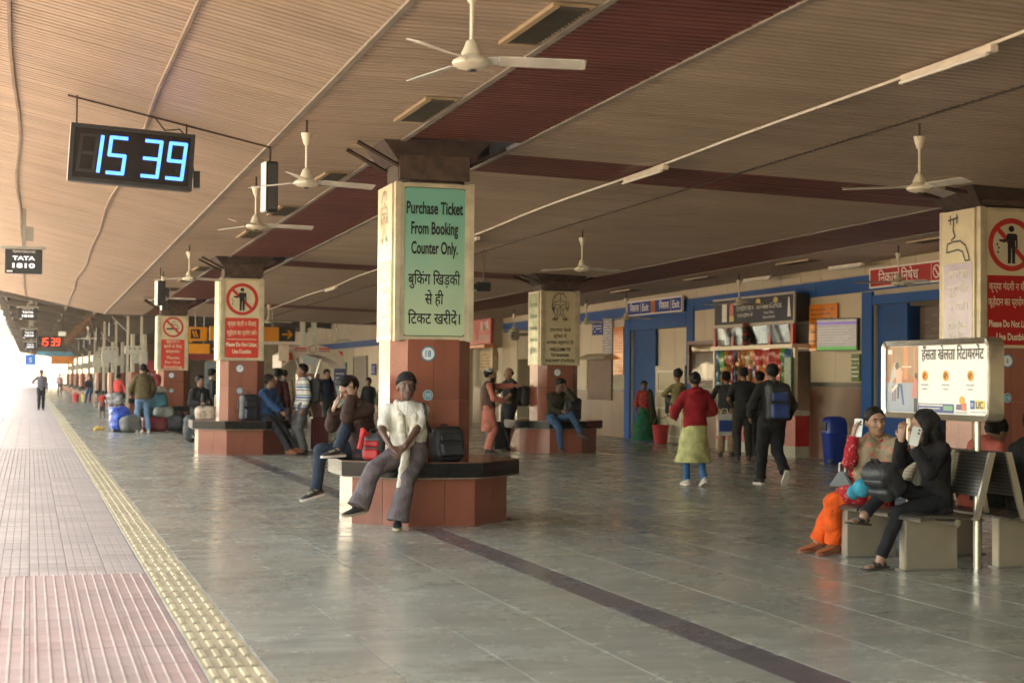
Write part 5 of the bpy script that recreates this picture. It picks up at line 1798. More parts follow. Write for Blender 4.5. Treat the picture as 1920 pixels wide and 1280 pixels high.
        if hands:
            for w_, e_, hh, cu, sd_ in ((s.wl, s.el, hl, curl_l if curl_l is not None else curl, 1), (s.wr, s.er, hr, curl_r if curl_r is not None else curl, -1)):
                d = nrm(w_ - e_) if hh is None or hh[0] is None else nrm(hh[0])
                pn = (nrm(-s.sl * sd_ + s.sf * .2) if hh is None or hh[1] is None else nrm(hh[1]))
                pn = nrm(pn - d * (pn @ d))
                lat = np.cross(pn, d) * sd_          # towards the thumb
                if hh is None and lat @ s.sf < 0:
                    lat = -lat
                A(cap(w_, w_ + d * .075 * S, .030 * S, .036 * S, .012, (pn, 2.1)))
                for i in range(4):
                    o = lat * (.030 - .0195 * i) * S
                    ln = (.040, .046, .043, .034)[i] * S
                    b0 = w_ + d * .088 * S + o
                    d1 = nrm(d + pn * cu * .6 + lat * (.10 - .07 * i))
                    b1 = b0 + d1 * ln
                    d2 = nrm(d + pn * cu * 1.9)
                    A(cap(b0 - d * .02, b1, .0098 * S, .009 * S, .006))
                    A(cap(b1, b1 + d2 * ln * .95, .009 * S, .0078 * S, .004))
                tb = w_ + d * .025 * S + lat * .026 * S
                t1 = tb + nrm(d * .75 + lat * .75 + pn * .3) * .045 * S
                A(cap(tb, t1, .013 * S, .011 * S, .008))
                A(cap(t1, t1 + nrm(d + lat * .25 + pn * .45 * cu * 2) * .034 * S, .0105 * S, .009 * S, .004))
        soft('body', s.t, s.sk, pr, s.h)
        return s
    def face(s, lips=True, brow=M_HAIR, moustache=None, beard=None):
        q = s.hs
        for d in (-1, 1):
            e = MB().lathe([(.001, -.008), (.0065, -.0055), (.0098, 0), (.0065, .0055), (.001, .008)], seg=10)
            mw = np.eye(4)
            mw[:3, :3] = s.HM * q
            mw[:3, 3] = s.hp(d * .033, .080, .006)
            me = e.mesh('eye', M_EYE, smooth=True)
            o = link('eye', me, s.t, Matrix(mw.tolist()) @ Matrix.Diagonal((1.15, .55, .75, 1)))
            me2 = MB().lathe([(.001, -.007), (.005, -.005), (.0065, 0), (.005, .005), (.001, .007)], seg=10).mesh('iris', M_IRIS, smooth=True)
            link('iris', me2, o, Matrix.Translation((-d * .001, .0065, 0)))
            b = MB().tube([s.hp(d * .016, .093, .027), s.hp(d * .034, .091, .033), s.hp(d * .054, .078, .026)], [.004, .0055, .002], 6)
            b.build('eyebrow', brow, s.t, world=False)
        if lips:
            MB().tube([s.hp(-.024, .083, -.063), s.hp(0, .095, -.060), s.hp(.024, .083, -.063)], [.003, .0075, .003], 6).build('lips', mat('lips', (.16, .055, .045), rough=.4), s.t, smooth=True, world=False)
        if moustache:
            MB().tube([s.hp(-.034, .080, -.054), s.hp(-.012, .099, -.044), s.hp(.012, .099, -.044), s.hp(.034, .080, -.054)], [.003, .008, .008, .003], 6).build('moustache', moustache, s.t, smooth=True, world=False)
        if beard:
            soft('beard', s.t, beard, [ell(s.hp(0, .035, -.075), V(.066, .066, .055) * q, s.HM, .01), ell(s.hp(0, .06, -.115), V(.035, .03, .035) * q, s.HM, .02)], min(s.h, .01), cuts=[(s.hp(0, 0, -.05), s.HM @ V(0, -.3, 1)), (s.hp(0, .0, 0), s.HM @ V(0, -1, 0))])
        return s
    def hair(s, style='short', m=None, col=None):
        q, M, h = s.hs, s.HM, min(s.h, .011)
        m = m or M_HAIR
        sk_ = ell(s.hp(0, -.018, .036), V(.086, .104, .097) * q, M, .02)
        nm = 'hair'
        cuts = [(s.hp(0, .055, .055), M @ V(0, .80, -.60)), (s.hp(0, 0, -.055), M @ V(0, .25, -1))]
        pr = [sk_]
        if style == 'full':
            pr += [ell(s.hp(0, .02, .10), V(.075, .075, .045) * q, M, .03), ell(s.hp(.03, .06, .095), V(.04, .04, .03) * q, M, .02), ell(s.hp(-.03, .055, .10), V(.045, .04, .03) * q, M, .02)]
        if style == 'bald':
            cuts = [(s.hp(0, -.03, .02), M @ V(0, 1, .2)), (s.hp(0, 0, -.055), M @ V(0, .25, -1)), (s.hp(0, 0, .075), M @ V(0, -.6, 1))]
        if style == 'bun':
            pr += [ell(s.hp(0, -.125, .0), V(.05, .045, .05) * q, M, .02)]
        if style == 'long':
            pr += [cap(s.hp(0, -.06, .0), s.hp(0, -.10, -.16), .085 * q, .085 * q, .04, (M[:, 1], 1.4)), cap(s.hp(0, -.10, -.16), s.hp(0, -.10, -.36), .085 * q, .05 * q, .03, (M[:, 1], 1.6)),
                   cap(s.hp(.07, -.02, .0), s.hp(.085, .0, -.12), .03, .035, .02), cap(s.hp(-.07, -.02, .0), s.hp(-.085, .0, -.12), .03, .03, .02)]
            cuts = [(s.hp(0, .06, .05), M @ V(0, .85, -.5), s.hp(0, .08, .0), .13)]
        if style == 'tail':
            pr += [cap(s.hp(0, -.105, -.01), s.hp(0, -.13, -.22), .035 * q, .028 * q, .02)]
        wr = .006
        if style == 'beanie':
            nm = 'beanie'
            pr = [ell(s.hp(0, -.012, .040), V(.092, .110, .100) * q, M, .02)]
            cuts = [(s.hp(0, .06, .046), M @ V(0, .28, -1))]
            wr = .0015
        if style == 'topi':
            nm = 'cap'
            pr = [cap(s.hp(0, -.015, .06), s.hp(0, -.02, .105), .088 * q, .083 * q, .01, (M[:, 0], 1.05))]
            cuts = [(s.hp(0, 0, .05), M @ V(0, .1, -1)), (s.hp(0, 0, .125), M @ V(0, -.05, 1))]
            wr = 0
        if style == 'cap':
            nm = 'cap'
            pr = [ell(s.hp(0, -.012, .040), V(.090, .106, .090) * q, M, .02), ell(s.hp(0, .11, .05), V(.065, .06, .010) * q, M, .01)]
            cuts = [(s.hp(0, 0, .045), M @ V(0, .05, -1))]
            wr = 0
        soft(nm, s.t, m, pr, h, cuts=cuts, wr=wr, wf=75, seed=1)
        return s
    def top(s, m, sleeve='long', loose=.018, hem=.10, name='shirt', wr=.010, collar=None, flare=0.0, k=.03, belly=0.0, seed=0, hood=False, open_front=None):
        S, f_ = s.S, s.fat
        L_ = loose
        dn = -V(0, 0, 1) if (s.ch - s.pel)[2] > .2 * S else -s.up
        pr = [cap(s.pel, s.ch, (.137 * f_ + L_) * S, (.145 * f_ + L_) * S, k, (s.sf, 1.42)),
              cap(s.shl - s.sl * .03, s.shr + s.sl * .03, (.046 + L_ * .45) * S, k=.045),
              cap(s.ch, s.nk - s.up * .02, (.10 + L_) * S, (.055 + L_ * .5) * S, .05, (s.sf, 1.2))]
        cuts = []
        if hem:
            he = s.pel + dn * hem
            pr.append(cap(s.pel, he, (.142 * f_ + L_) * S, (.142 * f_ + L_ + flare) * S, k, (s.hf, 1.35)))
            cuts.append((he, dn))
        else:
            cuts.append((s.pel, dn))
        if belly:
            pr.append(ell((s.pel + s.ch) / 2 + s.sf * .05, V(.13, .13, .15) * (1 + belly) * S, None, .05))
        for sh, e_, w_ in ((s.shl, s.el, s.wl), (s.shr, s.er, s.wr)):
            pr.append(cap(sh - s.up * .012, e_, (.048 + L_ * .55) * S, (.043 + L_ * .8) * S, .03))
            if sleeve == 'long':
                pr.append(cap(e_, e_ + (w_ - e_) * .97, (.044 + L_) * S, (.034 + L_ * .8) * S, .02))
                cuts.append((e_ + (w_ - e_) * .97, w_ - e_, w_, .09))
            elif sleeve == 'three':
                pr.append(cap(e_, e_ + (w_ - e_) * .45, (.044 + L_) * S, (.04 + L_) * S, .02))
                cuts.append((e_ + (w_ - e_) * .45, w_ - e_, e_ + (w_ - e_) * .5, .10))
            elif sleeve == 'none':
                pr.pop()
            else:
                c = sh + (e_ - sh) * .82
                cuts.append((c, e_ - sh, c + (e_ - sh) * .35, .105))
        if hood:
            pr.append(ell(s.nk - s.sf * .07 + V(0, 0, .0), V(.12, .09, .07) * S, None, .03))
        soft(name, s.t, m, pr, s.h, cuts=cuts, wr=wr, seed=seed, holes=[(s.nk + s.up * .03 + s.sf * .02, (.058 * S, .058 * S, .05 * S))])
        if collar:
            MB().tube([s.nk + s.up * .03 + .066 * S * (math.cos(a) * s.sl + math.sin(a) * s.sf) - V(0, 0, .03 * max(math.sin(a), 0)) for a in np.linspace(-PI * 1.3, PI * .3, 14)], .014, 6).build('collar', collar, s.t, smooth=True, world=False)
        return s
    def trousers(s, m, loose=.016, cuff=.02, flare=0.0, name='trousers', wr=.009, seed=1, length=1.0):
        S = s.S
        pr = [cap(s.pel + V(0, 0, .03), s.pel - V(0, 0, .03), (.135 * s.fat + loose) * S, (.14 * s.fat + loose) * S, .04, (s.hf, 1.32))]
        cuts = [(s.pel + V(0, 0, .09), V(0, 0, 1), s.pel + V(0, 0, .15), .2)]
        for hp_, k_, a_ in ((s.hpl, s.kl, s.al), (s.hpr, s.kr, s.ar)):
            e_ = k_ + (a_ - k_) * length
            pr.append(cap(hp_, k_, (.085 * s.fat + loose) * S, (.058 + loose) * S, .035))
            pr.append(cap(k_, e_, (.056 + loose) * S, (.044 + loose + flare) * S, .03))
            d = nrm(a_ - k_)
            cuts.append((e_ + d * .005, d, e_ + d * .08, .13))
        soft(name, s.t, m, pr, s.h, cuts=cuts, wr=wr, seed=seed)
        return s
    def skirt(s, m, z0, r0, z1, r1, name='skirt', wr=.012, wf=26, fl=1.15, c1=None, h=None):
        a = V(s.pel[0], s.pel[1], z0)
        b = V(*(c1 if c1 is not None else s.pel[:2]), z1)
        soft(name, s.t, m, [cap(a, b, r0, r1, .03, (s.hf, fl))], h or s.h, cuts=[(b, V(0, 0, -1)), (a + V(0, 0, .02), V(0, 0, 1))], wr=wr, wf=wf)
        return s
    def shoes(s, m, sole=None, kind='shoe', names=('shoe', 'sole')):
        for a_, f_, sd_ in ((s.al, s.fl, 1), (s.ar, s.fr, -1)):
            f_ = nrm(f_)
            up = nrm(np.cross(np.cross(f_, V(0, 0, 1)), f_)) if abs(f_[2]) < .97 else V(0, -1, 0)
            lt = np.cross(up, f_)
            S = s.S
            o = a_ - up * .08 * S
            def ringat(y, w, zt, zb=.022, n=8):
                out = []
                for k in range(n):
                    t = 2 * PI * k / n
                    z = zb + (zt - zb) * (.5 + .5 * math.sin(t))
                    ww = w * (1 if math.sin(t) < .3 else .72)
                    out.append(o + f_ * y * S + lt * ww * math.cos(t) * S + up * z * S)
                return out
            if kind == 'shoe':
                b = MB().loft([ringat(-.075, .022, .07), ringat(-.06, .036, .095), ringat(-.02, .040, .105), ringat(.03, .042, .095), ringat(.08, .047, .072), ringat(.14, .046, .055), ringat(.175, .034, .042), ringat(.19, .012, .032)])
                sh_ = b.build(names[0], m, s.t, smooth=True, world=False)
            elif kind == 'sandal':
                b = MB()
                for y0, y1 in ((.06, .085), (-.03, -.01), (.02, .04)):
                    b.loft([ringat(y0, .050, .078 if y0 < 0 else .062, .01), ringat(y1, .050, .08 if y0 < 0 else .06, .01)])
                sh_ = b.build('strap', m, s.t, smooth=True, world=False)
            so = MB()
            pts = [(-.08, .018), (-.07, .034), (-.02, .036), (.04, .040), (.10, .047), (.15, .044), (.185, .028), (.198, .008)]
            outl = [(y, w) for y, w in pts] + [(y, -w) for y, w in pts[::-1]]
            n_ = len(outl)
            zt = .024 if kind == 'shoe' else .018
            so.add([o + f_ * y * S + lt * w * S + up * 0 for y, w in outl] + [o + f_ * y * S + lt * w * 1.02 * S + up * zt * S for y, w in outl],
                   [tuple(range(n_))[::-1], tuple(range(n_, 2 * n_))] + [(i, (i + 1) % n_, n_ + (i + 1) % n_, n_ + i) for i in range(n_)])
            so.build(names[1], sole or m, s.t, world=False)
        return s

def backpack(label, c, yaw, col, pocket=None, size=(.30, .17, .44), h=.014, group='bags and luggage', straps=True, tilt=0.0, name='backpack', light=None):
    """soft rucksack: c = centre of its base, back of the bag faces local +y"""
    w, d, z = size
    t = thing(name, label, 'bag', c, R(yaw), group)
    M_ = np.eye(3)
    if tilt:
        ct, st = math.cos(R(tilt)), math.sin(R(tilt))
        M_ = np.array([[1, 0, 0], [0, ct, -st], [0, st, ct]])
    Q = lambda x, y, zz: M_ @ V(x, y, zz)
    soft('body', t, col, [rbox(Q(0, 0, z / 2), (w / 2, d / 2, z / 2), M_, .06, .02), rbox(Q(0, -.02, z * .8), (w * .45, d * .48, z * .2), M_, .06, .04)], h, wr=.004, wf=22)
    soft('pocket', t, pocket or col, [rbox(Q(0, -d * .52, z * .27), (w * .38, .05, z * .2), M_, .03, .01)], h, wr=.003)
    soft('pocket', t, pocket or col, [rbox(Q(0, -d * .50, z * .66), (w * .36, .035, z * .13), M_, .025, .01)], h, wr=.003)
    if straps:
        for sx in (-.3, .3):
            MB().tube([Q(sx * w, d * .45, z * .92), Q(sx * w * 1.1, d * .9, z * .8), Q(sx * w * 1.3, d * .95, z * .45), Q(sx * w * 1.3, d * .5, z * .12)], .016, 6).build('strap', M_BLACK, t, smooth=True, world=False)
    MB().tube([Q(-.04, .02, z), Q(-.035, .02, z + .045), Q(.035, .02, z + .045), Q(.04, .02, z)], .009, 6).build('handle', M_BLACK, t, world=False)
    MB().tube([Q(-w * .45, -d * .15, z * .35), Q(-w * .42, -d * .18, z * .9), Q(0, -d * .2, z * 1.0), Q(w * .42, -d * .18, z * .9), Q(w * .45, -d * .15, z * .35)], .005, 5).build('zip', light or M_STEELDK, t, world=False)
    return t
# ------------------------------------------------------------------ people around the nearest column
C_WHITE = cloth('white_cotton', (.66, .62, .54), var=.08)
p = P('elderly man in white shirt, scarf and dark beanie sitting on the nearest bench', (3.72, 15.86, 0), 0, 1.68, pelvis=(-.03, -.05, .765), chest=(-.06, -.01, 1.09), hip_yaw=-45, sh_yaw=-14, head_yaw=-4, head_pitch=6, head=(-.07, -.05, 1.405),
      wl=(-.16, -.36, .80), wr=(-.28, -.30, .81), el=(.7, .1, -.3), er=(-.8, .3, -.3), ar=(-.60, -.28, .225), al=(-.24, -.45, .095), kr=(-.7, -.5, .6), kl=(-.3, -1, .6), fl=(-.25, -1, -.02), fr=(-1, -.35, -.12), h=.0095, skin_i=3, big_head=1.08, fat=1.12)
p.body(hr=((.5, -.45, -.35), (.4, .2, -.8)), hl=((-.62, -.15, -.6), (-.1, .6, -.6)), curl=.45)
p.face(brow=M_GHAIR, moustache=M_GHAIR)
p.hair('beanie', cloth('black_knit', (.016, .015, .015)))
p.top(C_WHITE, 'short', .030, .13, wr=.012, seed=2, collar=C_WHITE)
p.trousers(cloth('mauve_grey', (.135, .105, .105), var=.25), .03, flare=.035, wr=.009, seed=3)
p.shoes(mat('black_trainer', (.018, .018, .018), rough=.55), mat('tan_sole', (.42, .33, .22), rough=.7))
# scarf hanging round the neck
S_ = p
soft('scarf', p.t, cloth('cream_muslin', (.62, .55, .44), var=.12), [
    cap(S_.nk + V(-.085, -.01, .01), S_.ch + V(-.09, -.125, .0), .035, .04, .02), cap(S_.nk + V(.085, -.02, .01), S_.ch + V(.055, -.145, -.02), .035, .04, .02),
    cap(S_.nk + V(-.08, .03, .02), S_.nk + V(.08, .03, .02), .035, .035, .03), cap(S_.ch + V(-.09, -.125, 0), V(-.14, -.20, .86), .04, .045, .03), cap(S_.ch + V(.055, -.145, -.02), V(-.05, -.20, .86), .045, .04, .03),
    cap(V(-.10, -.21, .84), V(-.15, -.37, .70), .045, .04, .03), cap(V(-.15, -.37, .70), V(-.19, -.43, .40), .055, .085, .03, (V(.5, -.6, .1), 1.9))], .0095, wr=.007, wf=55, cuts=[(V(-.2, -.4, .43), V(.25, 0, -1))])
MB().tube([p.nk + p.sf * .075 + V(0, 0, -.02), p.ch + p.sf * .15 + V(0, 0, -.04), (p.ch + p.pel) / 2 + p.sf * .165, p.pel + p.sf * .175 + V(0, 0, .06)], .007, 5).build('button_placket', C_WHITE, p.t, world=False)
backpack('black satchel leaning on the column behind the seated elderly man', (4.12, 15.92, .65), 12, mat('black_nylon', (.022, .022, .024), rough=.55, var=.25, scale=10), size=(.34, .20, .34), h=.012, straps=False, name='satchel', tilt=-14)
MB_ = MB().tube([(3.80, 15.72, 1.25), (3.82, 15.70, 1.17), (3.83, 15.70, 1.06), (3.90, 15.80, .95)], .018, 6).build('shoulder_strap', M_BLACK, p.t, smooth=True)
p = P('young man in brown jacket and jeans resting his head on his hand', (3.34, 16.42, 0), 0, 1.70, pelvis=(0.02, .05, .76), chest=(-.08, -.12, 1.10), hip_yaw=-78, sh_yaw=-62, head_yaw=-70, head_pitch=-28, head=(-.20, -.19, 1.375), head_tilt=-12,
      wl=(-.19, -.315, 1.30), wr=(-.32, .0, 1.16), el=(-.3, -.6, -1), er=(-.4, .6, -.6), al=(-.32, -.27, .765), ar=(-.50, -.02, .34), kl=(-.3, -.1, 1), kr=(-.8, .1, .6), fl=(-1, -.3, -.04), fr=(-.95, -.28, -.22), h=.0105, skin_i=1)
p.body(hl=((-.25, .12, 1), (.2, .8, .2)), hr=((.2, -.5, .8), (.9, .2, 0)), curl=.25)
p.hair('full')
p.top(cloth('brown_jacket', (.045, .022, .018), var=.3), 'long', .032, .10, name='jacket', wr=.009, seed=5)
p.trousers(cloth('dark_jeans', (.020, .028, .042), var=.25), .016, wr=.005)
p.shoes(mat('black_sneaker', (.02, .019, .018), rough=.6, var=.2), mat('white_sole', (.60, .52, .44), rough=.7))
for a_, f_ in ((p.al, p.fl), (p.ar, p.fr)):
    f_ = nrm(f_); lt = nrm(np.cross(V(0, 0, 1), f_)); up = np.cross(f_, lt)
    for k in range(3):
        q = a_ + f_ * (.06 + .022 * k) - lt * -.0 + up * (-.012 - .006 * k)
        MB().tube([q + lt * .03, q + up * .008, q - lt * .032 - up * .012], .0045, 5).build('shoe_stripe', mat('gold_stripe', (.55, .42, .18), rough=.5), p.t, world=False)
backpack('red and grey bag beside the young man with bowed head', (3.36, 16.02, .65), -25, mat('grey_nylon', (.075, .075, .078), rough=.6), pocket=mat('red_nylon', (.45, .02, .02), rough=.5), size=(.22, .18, .27), h=.012, straps=False, name='small_bag')
soft_ = MB().tube([(3.27, 15.93, .92), (3.22, 15.88, .97), (3.2, 15.86, .85), (3.18, 15.85, .78)], .03, 7).build('red_cloth', mat('red_cloth', (.48, .02, .02), rough=.7), None, smooth=True)
tag(soft_, 'bright red cloth draped over the small bag', 'cloth')
# ------------------------------------------------------------------ steel seats, advertising board and the people on them
M_PERF = mat('perforated_steel', (.17, .155, .135), rough=.35, metal=.85, var=.1)
def _perf(m):
    n = m.node_tree
    P_ = n.nodes['Principled BSDF']
    src = P_.inputs['Base Color'].links[0].from_socket
    tc = n.nodes.new('ShaderNodeNewGeometry')
    sp = n.nodes.new('ShaderNodeSeparateXYZ')
    n.links.new(tc.outputs['Position'], sp.inputs[0])
    outs = []
    for ch in (1, 2):
        a = n.nodes.new('ShaderNodeMath'); a.operation = 'MULTIPLY'; a.inputs[1].default_value = 2 * PI / .028
        n.links.new(sp.outputs[ch], a.inputs[0])
        b = n.nodes.new('ShaderNodeMath'); b.operation = 'SINE'
        n.links.new(a.outputs[0], b.inputs[0])
        outs.append(b)
    mm = n.nodes.new('ShaderNodeMath'); mm.operation = 'ADD'
    n.links.new(outs[0].outputs[0], mm.inputs[0]); n.links.new(outs[1].outputs[0], mm.inputs[1])
    gt = n.nodes.new('ShaderNodeMath'); gt.operation = 'GREATER_THAN'; gt.inputs[1].default_value = .85
    n.links.new(mm.outputs[0], gt.inputs[0])
    mx = n.nodes.new('ShaderNodeMix'); mx.data_type = 'RGBA'
    n.links.new(gt.outputs[0], mx.inputs[0]); n.links.new(src, mx.inputs[6]); mx.inputs[7].default_value = (.01, .01, .01, 1)
    n.links.new(mx.outputs[2], P_.inputs['Base Color'])
_perf(M_PERF)
def steel_bench(x, s, label, y0=10.98, n=3):
    """row of perforated steel seats along y; s = -1 faces the track, +1 faces away; x = line of the backs"""
    t = thing('steel_bench', label, 'bench', (x, y0, 0), 0, 'steel seat rows')
    for k in range(n):
        a, b_ = y0 + .5 * k + .015, y0 + .5 * (k + 1) - .015
        pr = [(0, .40), (s * .10, .405), (s * .45, .43), (s * .54, .425), (s * .57, .405), (s * .57, .38), (s * .54, .40), (s * .45, .41), (s * .10, .385), (0, .38)]
        P_ = [(x + p, q + .03) for p, q in pr]
        MB().prism(P_ if s < 0 else P_[::-1], a, b_, 'y').build('seat', M_PERF, t)
        B_ = [(x + s * .02, .60), (x + s * .03, .60), (x - s * .045, .93), (x - s * .055, .95), (x - s * .075, .95), (x - s * .06, .93)]
        MB().prism(B_ if s < 0 else B_[::-1], a, b_, 'y').build('backrest', M_PERF, t)
    for k in range(n + 1):
        yy = y0 + .5 * k
        P_ = [(x + s * .06, .42), (x + s * .10, .42), (x + s * .06, .62), (x - s * .03, .95), (x - s * .085, .95), (x + s * .0, .62)]
        MB().prism(P_ if s < 0 else P_[::-1], yy - .012, yy + .012, 'y').build('side_bracket', M_STEEL, t)
    for yy in (y0 + .30, y0 + 1.25):
        MB().box(min(x + s * .06, x + s * .53), max(x + s * .06, x + s * .53), yy, yy + .10, 0, .405).build('leg_box', mat('brushed_steel', (.42, .37, .30), rough=.38, metal=.75, var=.1, scale=3), t, bevel=.006)
        MB().box(min(x + s * .04, x + s * .55), max(x + s * .04, x + s * .55), yy - .02, yy + .12, 0.001, .012).build('foot_plate', M_STEELDK, t)
    MB().tube([(x + s * .25, y0, .40), (x + s * .25, y0 + .5 * n, .40)], .03, 8).build('beam', M_STEEL, t, smooth=True)
    return t
steel_bench(7.20, -1, 'steel seat row facing the track, with two women on phones')
steel_bench(7.46, 1, 'steel seat row at the right edge facing away from the track')
ad = thing('advertising_board', 'framed steel advertising board with Hindi headline behind the steel seats', 'sign', (7.27, 11.7, 0))
for yy in (11.27, 12.3):
    MB().tube([(7.31, yy, 0), (7.31, yy, 1.22)], .03, 12).build('post', M_STEEL, ad, smooth=True)
fmA = face_matrix((7.2, 11.71, 1.52), (-1, 0, 0))
iv = WM[ad.name].inverted()
hw, hh = .83, .335
rr_o, rr_i = rrect(-hw, hw, -hh, hh, .07, 6), rrect(-hw + .05, hw - .05, -hh + .05, hh - .05, .04, 6)
n_ = len(rr_o)
vs = [(x, y, .0) for x, y in rr_o] + [(x * .99, y * .985, .035) for x, y in rr_o] + [(x, y, .02) for x, y in rr_i] + [(x, y, -.04) for x, y in rr_i] + [(x, y, -.10) for x, y in rr_o]
fs = []
for a, b_ in ((0, 1), (1, 2), (2, 3), (4, 0)):
    fs += [(a * n_ + k, a * n_ + (k + 1) % n_, b_ * n_ + (k + 1) % n_, b_ * n_ + k) for k in range(n_)]
fs.append(tuple(4 * n_ + k for k in range(n_))[::-1])
link('frame', MB().add(vs, fs).mesh('frame', mat('polished_frame', (.62, .56, .46), rough=.18, metal=.9, var=.05), smooth=True), ad, iv @ fmA)
flat(rrect(-hw + .05, hw - .05, -hh + .05, hh - .05, .04, 6), fmA, mat('ad_paper', (.80, .77, .72), rough=.35, var=.03), ad, 'print', .0)
def pic(poly, col, nm='picture', off=.004, rough=.4):
    return flat(poly, fmA, mat('ad_%02x%02x%02x' % tuple(int(c * 255) for c in col), col, rough=rough, var=.1, scale=4), ad, nm, off)
pic(rect(-.775, -.27, -.28, .28), (.36, .22, .13))
pic(rect(-.775, -.27, -.28, -.03), (.30, .34, .40), off=.0045)
pic([(-.775, -.03), (-.27, -.03), (-.27, .01), (-.50, .06), (-.775, .02)], (.42, .17, .09), off=.0047)
for x0, x1, c in ((-.70, -.67, (.60, .26, .12)), (-.50, -.43, (.62, .24, .11)), (-.34, -.31, (.52, .24, .13))):
    pic(rect(x0, x1, -.0, .28), c, off=.0048)
pic(rect(-.53, -.37, .10, .113), (.66, .50, .36), off=.005)
# picture of a grown-up and a child at cricket, as flat print
pic([(-.76, -.11), (-.72, -.11), (-.66, .0), (-.62, .02), (-.60, .13), (-.65, .15), (-.70, .06)], (.45, .42, .38), off=.0052)
pic(disc(-.625, .165, .028, 12), (.40, .25, .17), off=.0054)
pic([(-.62, -.03), (-.53, -.04), (-.51, .06), (-.55, .10), (-.63, .09)], (.66, .36, .26), off=.0056)
pic(disc(-.605, .115, .032, 12), (.12, .09, .07), off=.0058)
pic([(-.60, -.17), (-.575, -.17), (-.56, -.04), (-.60, -.04)], (.07, .09, .12), off=.006)
pic([(-.51, -.22), (-.485, -.22), (-.52, -.04), (-.56, -.04)], (.04, .12, .26), off=.0062)
pic([(-.70, -.09), (-.60, -.03), (-.59, -.06), (-.69, -.12)], (.66, .60, .48), off=.0064)
for k in range(3):
    pic(rect(-.685 + .025 * k, -.675 + .025 * k, -.19, -.06), (.20, .06, .05), off=.0055)
pic([(-.36, -.16), (-.29, -.15), (-.275, -.02), (-.31, .0), (-.35, -.05)], (.62, .19, .15), off=.0056)
pic(rect(-.33, -.275, -.28, -.16), (.05, .04, .04), off=.0057)
pic(disc(-.295, .03, .025, 12), (.10, .07, .05), off=.0058)
flat(rrect(-.755, -.69, .215, .255, .01), fmA, M_LET, ad, 'badge', .006)
letter('हँसता खेलता रिटायरमेंट', fmA, .25, .165, .13, M_INK, ad, w=.92, bold=.012, off=.005)
for x in (-.16, .16, .52):
    flat(disc(x, .03, .043, 20), fmA, M_AMBER, ad, 'icon', .005)
    stroke([arc(x, .03, .02, .02, 0, 300, 6), [(x - .01, .01), (x + .012, .045)]], fmA, .008, mat('icon_ink', (.16, .05, .02)), ad, 'icon_drawing', .007)
    for k in range(2):
        stroke([[(x - .055 + .02 * k, -.045 - .035 * k), (x + .055 - .02 * k, -.045 - .035 * k)]], fmA, .012, mat('grey_print', (.40, .36, .36)), ad, 'small_print', .005)
pic(rect(-.26, .28, -.275, -.20), (.06, .08, .25), off=.005)
pic(rect(-.25, .12, -.222, -.205), (.55, .52, .50), off=.006)
pic(rect(.13, .27, -.255, -.215), (.20, .42, .24), off=.006)
stroke([[(-.24, -.24), (.08, -.24)], [(-.24, -.26), (.0, -.26)]], fmA, .006, M_LET, ad, 'small_print', .007)
pic(disc(.40, -.17, .036, 16), (.72, .38, .05), off=.005)
pic(rect(.32, .40, -.245, -.20), (.15, .12, .2), off=.006)
pic(rect(.40, .46, -.25, -.19), (.70, .20, .12), off=.0065)
pic(rect(.52, .58, -.235, -.165), (.02, .12, .38), off=.005)
letter('M', fmA, .55, -.22, .05, M_LET, ad, off=.007)
pic(rect(.59, .72, -.235, -.165), (.80, .55, .05), off=.005)
letter('LIC', fmA, .655, -.227, .075, mat('lic_blue', (.03, .06, .25)), ad, w=.10, bold=.02, off=.007)
stroke([[(.53, -.258), (.74, -.258)], [(.31, -.266), (.47, -.266)]], fmA, .008, mat('grey_print', (.4, .36, .36)), ad, 'small_print', .005)

M_PHONE = mat('phone_white', (.58, .60, .58), rough=.25)
def phone(label, c, up, nrm_, col=M_PHONE):
    t = thing('mobile_phone', label, 'phone', c)
    u = nrm(up); w = nrm(nrm_); w = nrm(w - u * (w @ u)); l = np.cross(u, w)
    mw = Matrix(((l[0], u[0], w[0], 0), (l[1], u[1], w[1], 0), (l[2], u[2], w[2], 0), (0, 0, 0, 1)))
    link('case', MB().prism(rrect(-.037, .037, -.077, .077, .012), -.004, .004, 'z').mesh('case', col), t, mw)
    for k in range(2):
        link('camera_lens', MB().lathe([(.009, 0), (.009, .003), (.006, .0035)], (.02, .055 - .026 * k, .0042), 10).mesh('camera_lens', M_BLACK), t, mw)
    link('screen', MB().box(-.034, .034, -.074, .074, -.0050, -.0045).mesh('screen', M_BLACK), t, mw)

C_ORG = print_cloth('orange_print', (.68, .085, .012), (.36, .035, .03), 13, .16)
C_REDP = print_cloth('red_print', (.34, .016, .024), (.58, .30, .24), 38, .24)
p = P('woman in orange trousers and beige shawl holding a phone to her ear', (6.98, 12.28, 0), 0, 1.58, pelvis=(0.03, -.02, .565), chest=(-.03, -.08, .87), hip_yaw=-118, sh_yaw=-62, head_yaw=-8, head_pitch=-2, head=(-.09, -.13, 1.155), head_tilt=5,
      wr=(-.26, -.06, 1.035), wl=(-.25, .02, .70), er=(-.7, -.4, -1), el=(.4, -.6, -.5), al=(-.32, .17, .085), ar=(-.36, .40, .085), kl=(-.6, .1, .9), kr=(-.6, .4, .9), fl=(-1, -.1, -.05), fr=(-1, .0, -.05), h=.009, skin_i=2, female=True, big_head=1.03)
p.body(hr=((.15, -.1, 1), (.8, -.1, 0)), hl=((-.7, .5, -.3), (0, 0, -1)), curl=.55)
p.face()
p.hair('bun')
p.top(C_REDP, 'long', .02, .14, name='kurta', wr=.007, seed=4)
p.trousers(C_ORG, .026, flare=.018, wr=.010, seed=2, length=.93)
p.shoes(mat('tan_leather', (.33, .10, .04), rough=.5), mat('brown_sole', (.22, .07, .03)))
